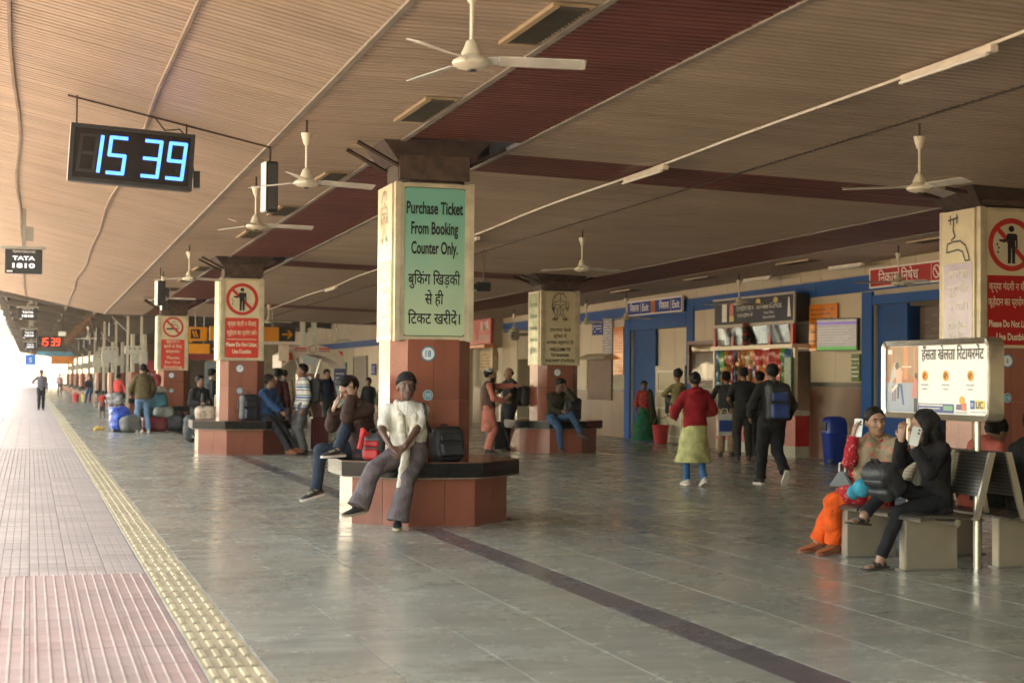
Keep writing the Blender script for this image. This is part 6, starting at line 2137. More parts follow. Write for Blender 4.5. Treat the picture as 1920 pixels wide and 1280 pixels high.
soft('kurta_lap', p.t, C_REDP, [cap(p.pel + V(-.02, 0, .04), (p.kl + p.hpl) / 2 + V(-.05, 0, .05), .15, .115, .04), cap(p.pel + V(0, .05, .02), (p.kr * .75 + p.hpr * .25) + V(0, 0, .05), .14, .10, .04), cap((p.kl + p.hpl) / 2, (p.kr * .75 + p.hpr * .25), .11, .11, .05)], .01, wr=.008, wf=40, cuts=[(V(0, 0, .44), V(0, 0, -1))])
soft('shawl', p.t, print_cloth('beige_shawl', (.27, .205, .13), (.46, .12, .09), 17, .27), [cap(p.nk + V(.05, .04, .0), p.shl + V(.03, -.03, -.03), .07, .10, .04), cap(p.nk + V(-.03, .04, .02), p.shr + V(-.01, .0, -.02), .06, .075, .04), cap(p.shl + V(.0, -.05, -.05), p.pel + V(-.02, -.12, .13), .12, .12, .05),
     cap(p.shr + V(.02, -.09, -.1), p.pel + V(-.16, -.04, .16), .085, .11, .05), cap(p.pel + V(-.02, -.12, .13), p.pel + V(-.16, -.04, .15), .11, .11, .05), cap(p.nk + V(.02, .06, .02), p.ch + V(.05, .08, -.1), .08, .11, .04), cap(p.ch + V(-.10, -.05, .06), p.pel + V(-.14, -.06, .22), .085, .10, .05), cap(p.shr + V(-.0, -.02, -.02), p.shr * .55 + p.er * .45 + V(0, 0, .0), .075, .075, .04)], .0095, wr=.009, wf=42, seed=3)
phone('pale phone at the ear of the woman in orange', p.wr + p.t.location[:] + V(.035, -.02, .075) if False else np.array(p.t.matrix_basis.translation) + p.wr + V(.03, -.03, .07), (.12, .02, 1), (-.7, -.7, 0))
MB().tube([p.wr - V(.02, 0, .03) + .034 * V(math.cos(a), math.sin(a), .2 * math.cos(a)) for a in np.linspace(0, 2 * PI, 12)], .005, 5).build('bangle', mat('gold', (.7, .5, .2), metal=.8, rough=.3), p.t, world=False)
# small handbag on her lap
hb = thing('handbag', 'small black triangular handbag on the lap of the woman in orange', 'bag', (6.66, 12.3, .60), R(-60))
MB().add([(-.12, -.03, 0), (.12, -.03, 0), (.12, .03, 0), (-.12, .03, 0), (-.03, -.012, .13), (.03, -.012, .13), (.03, .012, .13), (-.03, .012, .13)], [(0, 3, 2, 1), (4, 5, 6, 7), (0, 1, 5, 4), (1, 2, 6, 5), (2, 3, 7, 6), (3, 0, 4, 7)]).build('body', mat('black_leather', (.015, .013, .013), rough=.35), hb, bevel=.01, world=False)
MB().tube([(-.03, 0, .125), (-.025, 0, .2), (.025, 0, .2), (.03, 0, .125)], .008, 6).build('strap', mat('cream_strap', (.6, .5, .4)), hb, world=False)

p = P('woman dressed in black with long black hair talking on a phone', (7.06, 11.46, 0), 0, 1.60, pelvis=(.0, .0, .565), chest=(-.02, -.01, .885), hip_yaw=-92, sh_yaw=-95, head_yaw=-118, head_pitch=-3, head=(-.115, .01, 1.145),
      wr=(-.30, .04, 1.03), wl=(-.30, -.15, .98), er=(-.4, .5, -1), el=(-.35, -.35, -1), al=(-.55, -.06, .085), ar=(-.68, -.03, .43), kl=(-.7, -.1, .8), kr=(-.6, .1, .8), fl=(-1, -.12, -.05), fr=(-.92, -.25, .10), h=.009, skin_i=2, female=True, big_head=1.05)
p.body(hl=((.05, .1, 1), (.5, .7, 0)), hr=((.1, .1, 1), (.6, .4, 0)), curl=.5, barefoot=True)
p.hair('long')
C_BLK = cloth('black_cotton', (.014, .0115, .012), var=.3)
p.top(C_BLK, 'long', .022, .12, name='top', wr=.006, seed=6)
p.trousers(cloth('black_denim', (.012, .012, .014)), .008, wr=.004, length=.93)
p.shoes(mat('black_strap', (.03, .026, .024), rough=.5), mat('dark_sole', (.04, .035, .03), rough=.7), kind='sandal')
phone('white phone with round lenses in the hand of the woman in black', np.array(p.t.matrix_basis.translation) + p.wl + V(.0, -.02, .085), (.25, -.05, 1), (-.35, -1, .1))
backpack('black rucksack lying across the lap of the woman in black', (6.66, 11.46, .60), -75, mat('black_nylon', (.02, .02, .022)), size=(.30, .17, .30), h=.011, straps=False, tilt=40)
o = soft('cloth_bundle', None, cloth('teal_white', (.02, .22, .30), var=.3), [ell((6.60, 11.85, .62), (.07, .08, .08), None, .02), ell((6.55, 11.9, .58), (.06, .05, .06), None, .02)], .011, wr=.005, wf=50)
tag(o, 'teal cloth bundle between the two seated women', 'bundle')
p = P('person in a pink top seated with back turned on the far steel row', (7.76, 12.02, 0), 0, 1.64, pelvis=(0, 0, .56), chest=(.10, .0, .87), hip_yaw=90, sh_yaw=90, head_yaw=100, head_pitch=-35, head=(.24, .02, 1.07), wl=(.30, .17, .62), wr=(.34, -.16, .60),
      al=(.46, .10, .085), ar=(.42, -.10, .085), h=.012, skin_i=1)
p.body()
p.hair('short')
p.top(cloth('salmon_pink', (.50, .12, .09)), 'short', .03, .12, wr=.007)
p.trousers(cloth('dark_green_trousers', (.03, .05, .04)), .02)
p.shoes(mat('blue_shoe', (.02, .14, .28), rough=.5), mat('blue_sole', (.03, .16, .3)))
p = P('person in dark clothes seated at the very right edge of the frame', (7.80, 11.36, 0), 0, 1.62, pelvis=(0, 0, .56), chest=(.04, .0, .88), hip_yaw=90, sh_yaw=90, head_yaw=90, head=(.14, 0, 1.15), wl=(.35, .12, .62), wr=(.35, -.12, .62), al=(.44, .1, .085), ar=(.44, -.1, .085), h=.013, skin_i=1)
p.body()
p.hair('short')
p.top(C_BLK, 'long', .025, .1)
p.trousers(cloth('black_denim', (.012, .012, .014)), .012)
p.shoes(M_BLACK, M_BLACK)

# ------------------------------------------------------------------ people standing and walking in the hall
def stander(label, x, y, yaw, H, top_m, bot_m, hair='short', sk=1, h=.016, loose=.02, tl=.016, sleeve='long', hem=.10, shoe=None, fat=1.0, female=False, flare=0, hair_m=None, collar=None, name='shirt', sole=None, **kw):
    p = P(label, (x, y, 0), yaw, H, h=h, skin_i=sk, female=female, fat=fat, **kw)
    p.body(hands=True)
    p.hair(hair, hair_m)
    p.top(top_m, sleeve, loose, hem, collar=collar, name=name)
    if bot_m:
        p.trousers(bot_m, tl, flare=flare)
    p.shoes(shoe or mat('dark_shoe', (.03, .025, .022), rough=.5), sole or mat('dark_sole', (.04, .035, .03)))
    return p
C_DK = cloth('charcoal', (.022, .021, .022), var=.25)
C_GREY = cloth('grey_flannel', (.085, .08, .078))
C_JEAN = cloth('blue_jeans', (.035, .075, .15), var=.3)
p = P('woman in a dark red hooded jacket walking away over a pale kurta', (9.0, 20.9, 0), 172, 1.60, h=.0135, skin_i=1, female=True, wl=(.24, -.22, .98), wr=(-.20, -.26, 1.02), al=(.09, -.10, .085), ar=(-.09, .17, .115), fr=(0, -1, -.35), head_yaw=-6)
p.body()
p.hair('bun')
p.top(cloth('dark_red_fleece', (.26, .012, .018), var=.2), 'long', .036, .14, name='jacket', hood=True, wr=.009)
p.skirt(cloth('pale_lime_kurta', (.42, .40, .18)), .84, .17, .34, .255, name='kurta', c1=(.03, -.0), h=.0135)
p.trousers(cloth('blue_leggings', (.03, .11, .26)), .004, wr=.003)
p.shoes(mat('white_canvas', (.5, .46, .4), rough=.7), mat('white_sole', (.6, .52, .44)))
p = P('small child in an olive hooded top carried on the red-jacketed woman', (8.83, 21.14, .80), 185, .92, pelvis=(0.0, 0, .38), chest=(.0, 0, .55), head=(0, 0, .765), h=.0135, skin_i=1, wl=(.12, -.16, .50), wr=(-.12, -.16, .50), al=(.06, -.20, .22), ar=(-.06, -.20, .22))
p.body()
p.hair('short')
p.top(cloth('olive_fleece', (.15, .125, .05)), 'long', .03, .05, name='jacket', hood=True)
p.trousers(C_DK, .012)
p = P('man in black clothes with a blue and black rucksack walking away', (10.22, 20.95, 0), 174, 1.73, h=.0135, skin_i=1, wl=(.27, -.16, .98), wr=(-.27, -.14, .95), al=(.12, -.14, .085), ar=(-.10, .26, .20), fr=(0, -.7, -1), fat=1.08)
p.body()
p.hair('short')
p.top(C_DK, 'long', .035, .10, name='jacket')
p.trousers(cloth('black_cargo', (.016, .016, .018)), .03)
p.shoes(mat('black_sneaker', (.02, .019, .018)), mat('white_sole', (.6, .52, .44)))
backpack('blue and black rucksack on the back of the man walking away', (10.20, 20.74, .93), -6, mat('black_nylon', (.02, .02, .022)), pocket=mat('blue_nylon', (.018, .055, .20), rough=.5), size=(.34, .20, .52), h=.0135, straps=True)
q = stander('man in a dark shirt and trousers queueing at the stall', 12.85, 27.55, 165, 1.74, C_DK, cloth('dark_brown_trousers', (.025, .021, .02)), sleeve='short', hem=.04, fat=1.05, wl=(.2, -.25, 1.05), wr=(-.2, -.25, 1.05))
q = stander('person bending at the stall in tan trousers, dark top and garland', 13.15, 29.0, 150, 1.66, C_DK, cloth('tan_trousers', (.25, .16, .09)), sk=1, flare=.02, wl=(.25, -.2, 1.0), wr=(-.25, -.05, .75))
q = stander('third customer half hidden at the stall in dark clothes', 13.45, 28.1, 190, 1.66, C_DK, C_DK)
cb = thing('carry_bag', 'white and blue carry bag in the hand of the bending customer', 'bag', (13.0, 28.75, .42), 0, 'bags and luggage')
MB().add([(-.14, -.05, 0), (.14, -.05, 0), (.14, .05, 0), (-.14, .05, 0), (-.16, -.01, .42), (.16, -.01, .42), (.16, .01, .42), (-.16, .01, .42)], [(0, 3, 2, 1), (4, 5, 6, 7), (0, 1, 5, 4), (1, 2, 6, 5), (2, 3, 7, 6), (3, 0, 4, 7)]).build('body', mat('white_bag', (.55, .52, .48), rough=.6, var=.3, scale=6), cb, world=False)
MB().box(-.13, .13, -.056, -.048, .08, .3).build('print', mat('bag_blue', (.03, .08, .3)), cb, world=False)
MB().tube([(-.08, 0, .42), (-.05, 0, .52), (.05, 0, .52), (.08, 0, .42)], .008, 5).build('handle', M_WHITE, cb, world=False)
p = P('girl in a red floral blouse and green flared skirt by the blue doorway', (14.15, 35.95, 0), -15, 1.45, h=.017, skin_i=0, female=True)
p.body()
p.hair('bun')
p.top(print_cloth('red_floral', (.36, .03, .03), (.5, .3, .2), 30, .25), 'three', .02, .12)
p.skirt(cloth('green_skirt', (.012, .12, .06)), .82, .13, .04, .30, wr=.02)
soft('dupatta', p.t, cloth('dark_dupatta', (.035, .035, .022)), [cap(p.shl + V(0, 0, .03), V(.26, .06, .45), .07, .09, .03), cap(p.shl + V(0, -.06, .0), V(.2, -.1, .5), .05, .08, .03)], .018, wr=.01)
p = P('bearded man in pink kurta, brown waistcoat and patterned cap reaching out', (8.78, 30.75, 0), 78, 1.68, h=.0145, skin_i=2, wl=(.12, -.60, 1.36), wr=(-.18, -.30, 1.05), el=(.3, 0, -1), fat=1.05)
p.body(curl=.2)
p.hair('short')
p.face(beard=M_HAIR)
p.hair('topi', mat('topi_pattern', (.34, .33, .30), rough=.8, var=.7, scale=45))
C_PINK = cloth('pink_cotton', (.47, .15, .11))
p.top(C_PINK, 'long', .02, .48, name='kurta', flare=.03, wr=.008)
p.top(cloth('brown_waistcoat', (.075, .04, .03)), 'none', .034, .08, name='waistcoat')
p.trousers(C_PINK, .025, flare=.01, name='pyjama')
p.shoes(mat('dark_shoe', (.03, .025, .022)), mat('dark_sole', (.04, .035, .03)))
q = P('balding man in a black shirt facing the man in the pink kurta', (9.62, 32.1, 0), -75, 1.72, h=.016, skin_i=2, wl=(.20, -.34, 1.0), wr=(-.22, -.42, 1.02), fat=1.12)
q.body()
q.hair('bald')
q.top(C_DK, 'short', .03, .10)
q.trousers(C_DK, .02)
q.shoes(M_BLACK, M_BLACK)
def trolley_case(label, x, y, yaw, col, size=(.44, .26, .62), handle=True):
    w, d, z = size
    t = thing('trolley_suitcase', label, 'suitcase', (x, y, 0), R(yaw), 'bags and luggage')
    MB().box(-w / 2, w / 2, -d / 2, d / 2, .06, .06 + z).build('shell', col, t, bevel=.04, world=False)
    for k in range(5):
        MB().box(-w * .38 + k * w * .19 - .008, -w * .38 + k * w * .19 + .008, -d / 2 - .008, -d / 2, .12, z).build('rib', col, t, world=False)
    for sx in (-1, 1):
        for sy in (-1, 1):
            MB().lathe([(.01, -.015), (.03, -.015), (.03, .015), (.01, .015)], (sx * w * .4, sy * d * .38, .032), 10).build('wheel', M_BLACK, t, world=False)
    if handle:
        MB().tube([(-.1, d * .3, .06 + z), (-.1, d * .3, z + .42), (.1, d * .3, z + .42), (.1, d * .3, .06 + z)], .01, 6).build('handle', M_STEEL, t, world=False)
    return t
trolley_case('black trolley suitcase between the man in pink and the man in black', 9.2, 31.75, -80, mat('black_case', (.02, .02, .02), rough=.4), size=(.40, .26, .55))
backpack('black rucksack with a red patch on the railing side of the man in black', (9.90, 32.06, .92), 100, mat('black_nylon', (.02, .02, .022)), pocket=mat('red_nylon', (.45, .02, .02)), size=(.32, .2, .42), h=.018)
p = P('young man in jeans seated cross-legged on the bench, head on hand', (10.16, 30.72, 0), 0, 1.68, pelvis=(0, .02, .755), chest=(.03, -.06, 1.08), hip_yaw=8, sh_yaw=10, head_yaw=20, head_pitch=-25, head=(.06, -.15, 1.37), wl=(.16, -.25, 1.30), wr=(.05, -.30, .85), el=(.7, -.4, -1), al=(.40, -.48, .42), ar=(.0, -.42, .12),
      kl=(.2, -1, .8), fl=(.8, -.6, -.3), h=.0145, skin_i=0)
p.body(hl=((-.2, .1, 1), (-.5, .5, 0)))
p.hair('full')
p.top(cloth('camouflage', (.035, .03, .02), var=.6, scale=9), 'long', .03, .1, name='jacket')
p.trousers(C_JEAN, .016)
p.shoes(mat('brown_shoe', (.10, .05, .03), rough=.5), mat('dark_sole', (.04, .035, .03)))
backpack('navy rucksack on the bench beside the cross-legged young man', (10.56, 30.78, .65), 8, mat('navy_nylon', (.018, .022, .03), rough=.5), size=(.34, .22, .46), h=.0145)
p = P('man in a blue jacket seated on the bench of column 17', (4.42, 31.0, 0), 0, 1.68, pelvis=(0, .02, .755), chest=(.0, -.02, 1.10), hip_yaw=48, sh_yaw=40, head_yaw=75, head_pitch=4, head=(.03, -.02, 1.405), wl=(.26, -.22, .82), wr=(.20, -.30, .82), al=(.52, -.33, .085), ar=(.38, -.40, .085), h=.0145, skin_i=1)
p.body()
p.hair('short')
p.top(cloth('blue_parka', (.022, .055, .13), var=.25), 'long', .045, .12, name='jacket', wr=.01)
p.trousers(cloth('dark_trousers', (.028, .027, .03)), .02)
p.shoes(mat('tan_leather', (.33, .10, .04)), mat('brown_sole', (.22, .07, .03)))
backpack('navy rucksack standing on the bench left of the man in the blue jacket', (4.02, 30.82, .65), 20, mat('navy_nylon', (.018, .022, .03)), size=(.34, .2, .5), h=.016)
ST = striped_cloth('stripe_knit', [(0, (.55, .52, .46)), (.18, (.03, .04, .07)), (.26, (.55, .52, .46)), (.42, (.05, .13, .28)), (.60, (.55, .52, .46)), (.70, (.04, .05, .08)), (.78, (.55, .52, .46))], .2)
q = stander('man in a blue and white striped sweater standing before the seated man', 5.06, 30.8, -82, 1.74, ST, C_GREY, h=.0145, loose=.03, tl=.024, flare=.012, hem=.12, collar=cloth('mint_collar', (.35, .45, .40)))
q.face()
backpack('black rucksack on the back of the man in the striped sweater', (5.30, 30.82, .98), 82, mat('black_nylon', (.02, .02, .022)), size=(.32, .2, .48), h=.016)
trolley_case('maroon trolley suitcase standing behind the man in the striped sweater', 5.42, 31.15, 10, mat('maroon_case', (.09, .015, .018), rough=.4), size=(.36, .28, .66), handle=False)
q = stander('person in a maroon top standing behind the man in the blue jacket', 5.0, 33.8, 160, 1.66, cloth('maroon_knit', (.05, .012, .014)), C_DK, h=.018)
q = P('man in a dark open jacket sitting among the luggage left of column 17', (3.66, 36.8, 0), 0, 1.66, pelvis=(0, 0, .74), chest=(.02, -.03, 1.08), sh_yaw=30, hip_yaw=20, head_yaw=40, head=(.04, -.06, 1.38), wl=(.22, -.28, .9), wr=(.02, -.32, .88), al=(.12, -.42, .2), ar=(-.12, -.42, .2), h=.017, skin_i=1)
q.body(); q.hair('short'); q.top(C_DK, 'long', .04, .1, name='jacket'); q.trousers(C_DK, .02); q.shoes(M_BLACK, M_BLACK)
soft('shirt_front', q.t, cloth('sage_shirt', (.17, .19, .16)), [cap(q.ch + q.sf * .10, q.pel + q.sf * .13 + V(0, 0, .1), .05, .06, .02, (q.sf, 1.3))], .018)
q = stander('man in a dark coat bending over luggage behind column 17', 4.02, 37.4, 100, 1.66, C_DK, C_DK, h=.018, sk=2)
q = stander('person in a dark jacket half hidden behind column 17', 4.38, 38.2, -90, 1.72, cloth('dark_navy', (.018, .02, .028)), cloth('pale_jeans', (.10, .16, .24)), h=.018)
p = P('man in an olive jacket and light jeans handling luggage, seen from behind', (2.86, 43.0, 0), 188, 1.79, h=.016, skin_i=1, chest=(0, -.06, 1.35), head=(0, -.10, 1.67), wl=(.25, -.30, 1.02), wr=(-.25, -.24, .95), al=(.16, -.05, .085), ar=(-.14, .02, .085), head_yaw=10, fat=1.05)
p.body()
p.hair('short')
p.top(cloth('olive_jacket', (.115, .085, .04), var=.25), 'long', .045, .10, name='jacket', wr=.012)
p.trousers(cloth('light_jeans', (.13, .22, .33), var=.3), .018)
p.shoes(mat('white_canvas', (.5, .46, .4)), mat('white_sole', (.6, .52, .44)))
q = stander('woman in a coral red top beside the luggage, seen from behind', 3.15, 61.0, 150, 1.55, cloth('coral_red', (.60, .07, .06)), C_DK, hair='bun', h=.02, female=True, wl=(.2, -.2, .8), wr=(-.3, -.12, .75))
q = stander('small child in a red shirt and grey shorts beside the red-topped woman', 2.48, 58.5, 185, .92, cloth('child_red', (.50, .06, .05)), None, h=.018, sk=0, sleeve='short')
q.trousers(C_GREY, .02, length=.2, name='shorts')
q = stander('man in a lilac-grey shirt and black trousers walking up the platform', .47, 71.0, 2, 1.70, cloth('lilac_grey', (.15, .13, .145)), C_DK, h=.02, sk=0, wr=(-.28, -.22, 1.12), al=(.09, .1, .085), ar=(-.09, -.12, .085), fat=1.05)
q = P('man in a dark jacket and blue jeans seated on a far bench', (3.2, 90.9, 0), -20, 1.68, pelvis=(0, 0, .75), chest=(0, -.03, 1.08), al=(.12, -.45, .085), ar=(-.12, -.45, .085), wl=(.15, -.3, .82), wr=(-.15, -.3, .82), h=.022, skin_i=1)
q.body(); q.hair('short'); q.top(C_DK, 'long', .03, .1, name='jacket'); q.trousers(C_JEAN, .02); q.shoes(M_BLACK, M_BLACK)
q = stander('tiny far figure in a pale pink top at the far end', 2.1, 122, 0, 1.6, cloth('pale_pink', (.55, .32, .32)), C_GREY, h=.025)
q = stander('man in a dark jacket and khaki trousers on the phone in the background', 9.05, 50.4, -40, 1.62, C_DK, cloth('khaki', (.22, .19, .14)), h=.018, wr=(-.18, -.18, 1.40), er=(-1, -.2, -.6))
q = stander('person in an orange dress standing left of the man on the phone', 8.55, 51.2, -20, 1.42, cloth('rust_orange', (.38, .10, .05)), cloth('rust_orange', (.38, .10, .05)), h=.02, hair='long', female=True, hem=.3)
q = stander('person with dark fringe glimpsed left of column 18', 9.2, 44.6, -20, 1.46, C_DK, C_DK, h=.018, hair='full', female=True)
q = stander('second face glimpsed just left of column 18', 9.42, 43.6, -10, 1.38, cloth('green_scarf', (.10, .16, .10)), C_DK, h=.018, hair='long', female=True)

for lb, x, y, yaw, H, c1, c2, hr in (('woman in a green shawl waiting far behind column 17', 5.9, 41.5, 20, 1.55, (.06, .16, .09), (.05, .05, .05), 'bun'), ('man in a grey sweater far behind the striped sweater', 6.35, 42.5, -60, 1.70, (.11, .11, .12), (.03, .03, .035), 'short'),
        ('man in a tan coat beside the kiosk counter', 7.05, 46.2, 150, 1.68, (.25, .17, .10), (.04, .04, .05), 'short'), ('woman in a pink shawl right of the kiosk', 8.15, 45.2, -20, 1.52, (.42, .14, .16), (.10, .03, .05), 'long'),
        ('man in a navy jacket behind the man with bowed head', 7.7, 43.0, 30, 1.70, (.02, .03, .06), (.05, .05, .05), 'short'), ('man in a rust sweater left of the sitting man in the open jacket', 3.25, 47.6, 60, 1.66, (.28, .08, .04), (.04, .04, .05), 'short')):
    stander(lb, x, y, yaw, H, cloth('crowd_%d' % int(x * 100), c1), cloth('crowd_leg_%d' % int(x * 100), c2), hair=hr, h=.02, female=hr != 'short', sk=1)
# ------------------------------------------------------------------ kiosk, direction signs, luggage and small things
M_CANOPY = mat('kiosk_canopy', (.60, .50, .42), rough=.5, var=.08)
ks = thing('umbrella_kiosk', 'small kiosk with arched white canopy, orange ends and splayed poles', 'kiosk', (7.98, 47.8, 0))
b = MB()
rings = []
for k in range(15):
    u = -1 + 2 * k / 14
    x = 7.98 + u * .92
    z = 2.36 - .30 * u * u
    rings.append([(x, 46.9, z - .30 + .10 * (1 - u * u)), (x, 48.7, z - .30 + .10 * (1 - u * u)), (x, 48.7, z + .08), (x, 46.9, z + .08)])
b.loft(rings)
b.build('canopy', M_CANOPY, ks)
fm = face_matrix((7.98, 46.895, 2.2), (0, -1, 0))
flat([(-.9, -.30), (-.55, -.18), (-.62, .02), (-.9, .0)], fm, M_ORED, ks, 'canopy_patch', .004)
flat([(.9, -.10), (.75, .08), (.9, .05)], fm, M_ORED, ks, 'canopy_patch', .004)
ring(0, .12, .10, .12, fm, mat('kiosk_ink', (.3, .12, .09)), ks, 'emblem', .006)
for x in (-.35, .35):
    stroke([[(x - .16, .13), (x + .16, .13)]], fm, .05, M_ORED, ks, 'print', .006)
    stroke([[(x - .16, .06), (x + .16, .06)]], fm, .035, mat('kiosk_ink', (.3, .12, .09)), ks, 'print', .006)
MB().box(6.95, 7.25, 46.7, 46.74, 1.95, 2.42).build('price_board', mat('pale_board', (.72, .56, .42), rough=.5), ks)
for a, c in ((7.6, 8.25), (8.35, 7.75), (7.8, 8.05)):
    MB().tube([(a, 47.6, 2.05), (c, 47.8, 0.0)], .025, 6).build('pole', M_STEEL, ks, smooth=True)
MB().box(7.3, 8.7, 47.9, 48.4, 0, .85).build('counter', mat('kiosk_counter', (.16, .07, .05), rough=.6, var=.4, scale=6), ks)
MB().box(7.28, 8.72, 47.88, 48.42, .85, .9).build('counter_top', M_STEELDK, ks)
kb = thing('hanging_board', 'small blue printed board hanging beside the kiosk', 'sign', (8.9, 47.4, 1.3))
MB().box(8.72, 9.05, 47.4, 47.43, 1.25, 1.75).build('board', mat('slate_blue', (.10, .10, .22), rough=.5, var=.3, scale=8), kb)
stroke([[(-.12, .1), (.12, .1)], [(-.12, -.02), (.1, -.02)], [(-.12, -.12), (.12, -.12)]], face_matrix((8.885, 47.4, 1.5), (0, -1, 0)), .03, M_LET, kb, 'print', .004)

def direction_sign(label, x0, x1, y, z0, z1, arrow):
    t = thing('direction_sign', label, 'sign', ((x0 + x1) / 2, y, z0), 0, 'amber direction signs')
    xs_ = x1 - (z1 - z0) * 1.15
    MB().box(x0, xs_, y, y + .1, z0, z1).build('amber_panel', M_AMBER, t)
    MB().box(xs_ + .003, x1, y, y + .1, z0, z1).build('black_panel', M_BLACK, t)
    fm = face_matrix(((xs_ + x1) / 2, y, (z0 + z1) / 2), (0, -1, 0))
    s_ = (z1 - z0) * .33
    stroke([[(-s_, 0), (s_, 0)], [(s_ * .2, s_ * .8), (s_, 0), (s_ * .2, -s_ * .8)]], fm, s_ * .38, M_AMBER, t, 'arrow', .004)
    for xx in (x0 + .2, xs_ - .2):
        MB().tube([(xx, y + .05, z1), (xx, y + .05, 3.6)], .015, 6).build('hanger', M_STEELDK, t)
    return t, y
direction_sign('long amber direction sign with a black arrow panel, right of column 17', 5.3, 7.95, 50, 2.60, 3.04, 1)
t, y_ = direction_sign('lower amber direction sign with arrow between columns 16 and 17', 4.35, 6.4, 56.6, 2.28, 2.62, 1)
def amber_pict(label, x, y, z, s, kind):
    t = thing('pictogram_sign', label, 'sign', (x, y, z), 0, 'amber direction signs')
    MB().box(x - s, x + s * 1.7, y, y + .08, z - s, z + s).build('amber_panel', M_AMBER, t)
    fm = face_matrix((x, y, z), (0, -1, 0))
    flat(rect(-s * .7, s * .7, -s * .7, s * .7), fm, M_BLACK, t, 'pictogram_panel', .003)
    if kind:
        stroke([[(-s * .4, s * .4), (-s * .1, -s * .4)], [(0, s * .4), (s * .3, -s * .4)]], fm, s * .22, M_AMBER, t, 'pictogram', .005)
    else:
        stroke([arc(0, s * .15, s * .4, s * .25, 180, 0, 6), [(-s * .45, -s * .1), (s * .45, -s * .1)], arc(0, -s * .2, s * .4, s * .25, 180, 360, 6)], fm, s * .15, M_AMBER, t, 'pictogram', .005)
    MB().tube([(x, y + .04, z + s), (x, y + .04, 3.7)], .015, 6).build('hanger', M_STEELDK, t)
amber_pict('amber food pictogram sign between columns 16 and 17', 4.92, 55.2, 2.83, .20, 0)
amber_pict('amber pictogram sign just left of column 17', 5.12, 52.6, 2.86, .22, 1)

# luggage heap around the man in the olive jacket
def duffel(label, x, y, yaw, size, col, h=.02, name='duffel_bag', z=0.0):
    w, d, hh_ = size
    if 'folded' not in col:
        col['folded'] = 1
        _folds(col)
    t = thing(name, label, 'bag', (x, y, z), R(yaw), 'bags and luggage')
    soft('body', t, col, [rbox((0, 0, hh_ / 2), (w / 2, d / 2, hh_ / 2), None, min(d, hh_) * .38, .03), ell((w * .15, 0, hh_ * .7), (w * .3, d * .4, hh_ * .33), None, .05)], h, wr=.02, wf=15, seed=int(x * 10) % 7, cuts=[(V(0, 0, .002), V(0, 0, -1))])
    for s_ in (-1, 1):
        MB().tube([(-w * .2, s_ * d * .35, hh_ * .85), (-w * .12, s_ * d * .3, hh_ * 1.1), (w * .12, s_ * d * .3, hh_ * 1.1), (w * .2, s_ * d * .35, hh_ * .85)], .012, 6).build('handle', M_BLACK, t, world=False)
    MB().tube([(-w * .45, 0, hh_ * .93), (0, 0, hh_ * 1.0), (w * .45, 0, hh_ * .93)], .007, 5).build('zip', M_STEELDK, t, world=False)
    return t
duffel('shiny blue plastic-wrapped sack leaning at the left of the luggage heap', 2.32, 43.7, 10, (.55, .5, .66), mat('blue_plastic', (.02, .07, .38), rough=.2, var=.7, scale=9), name='sack')
duffel('grey duffel bag at the feet of the man in the olive jacket', 2.56, 43.1, 20, (.55, .42, .44), mat('grey_canvas', (.13, .12, .105), rough=.7))
duffel('dark red suitcase lying behind the man in light jeans', 3.22, 43.9, 4, (.72, .5, .40), mat('dark_red_case', (.20, .015, .018), rough=.4), name='suitcase')
duffel('black duffel bag right of the dark red suitcase', 3.78, 43.9, -12, (.56, .46, .52), mat('black_nylon', (.02, .02, .022)))
duffel('second black bag at the right end of the luggage heap', 4.25, 44.3, 8, (.55, .42, .42), mat('black_canvas', (.03, .03, .03), rough=.7))
duffel('teal cardboard carton on top of the red suitcase', 3.25, 44.0, 6, (.66, .46, .42), mat('teal_carton', (.05, .20, .25), rough=.6, var=.4, scale=3), z=.62, name='carton')
duffel('navy bag under the teal carton', 3.0, 44.1, 6, (.5, .44, .26), mat('navy_nylon', (.018, .022, .03)), z=.38)
duffel('grey-green bundle on the red suitcase', 3.45, 43.9, 6, (.55, .42, .28), mat('pale_bundle', (.27, .29, .25), rough=.7, var=.4, scale=6), z=.38, name='bundle')
duffel('small bag with white label on top of the carton', 3.30, 43.95, 0, (.46, .34, .15), mat('label_bag', (.38, .33, .28), rough=.6, var=.5, scale=12), z=1.04, name='small_bag')
duffel('red and grey cap-like bundle at the top of the heap', 3.20, 43.95, 0, (.36, .3, .32), mat('red_grey', (.36, .05, .05), rough=.7, var=.6, scale=7), z=1.2, name='bundle')
duffel('cream floral bundle beside the bench of column 17', 3.7, 35.5, 0, (.46, .38, .34), mat('cream_floral', (.48, .36, .26), rough=.8, var=.4, scale=14), z=.50, name='bundle')
duffel('olive bag under the cream floral bundle', 3.8, 35.6, 0, (.62, .46, .52), mat('olive_bag', (.10, .09, .05), rough=.8))
duffel('dark travel bag beneath the sitting man in the open jacket', 3.66, 36.9, 0, (.6, .5, .64), mat('black_canvas', (.03, .03, .03)))
trolley_case('grey trolley suitcase half hidden behind column 17', 4.05, 35.9, 0, mat('grey_case', (.10, .105, .12), rough=.35), size=(.42, .26, .66))
duffel('white patterned bundle beside the woman in coral red', 2.95, 60.2, 0, (.62, .45, .42), mat('white_pattern', (.42, .38, .36), rough=.7, var=.7, scale=10), z=.42, name='bundle')
bk = thing('bucket', 'pale blue plastic bucket beside the small child', 'bucket', (2.80, 57.2, 0))
MB().lathe([(.15, 0), (.19, .40), (.2, .42), (.18, .42), (.14, .03)], (2.80, 57.2, 0), 16).build('pail', mat('pale_blue_plastic', (.28, .36, .55), rough=.4), bk, smooth=True)
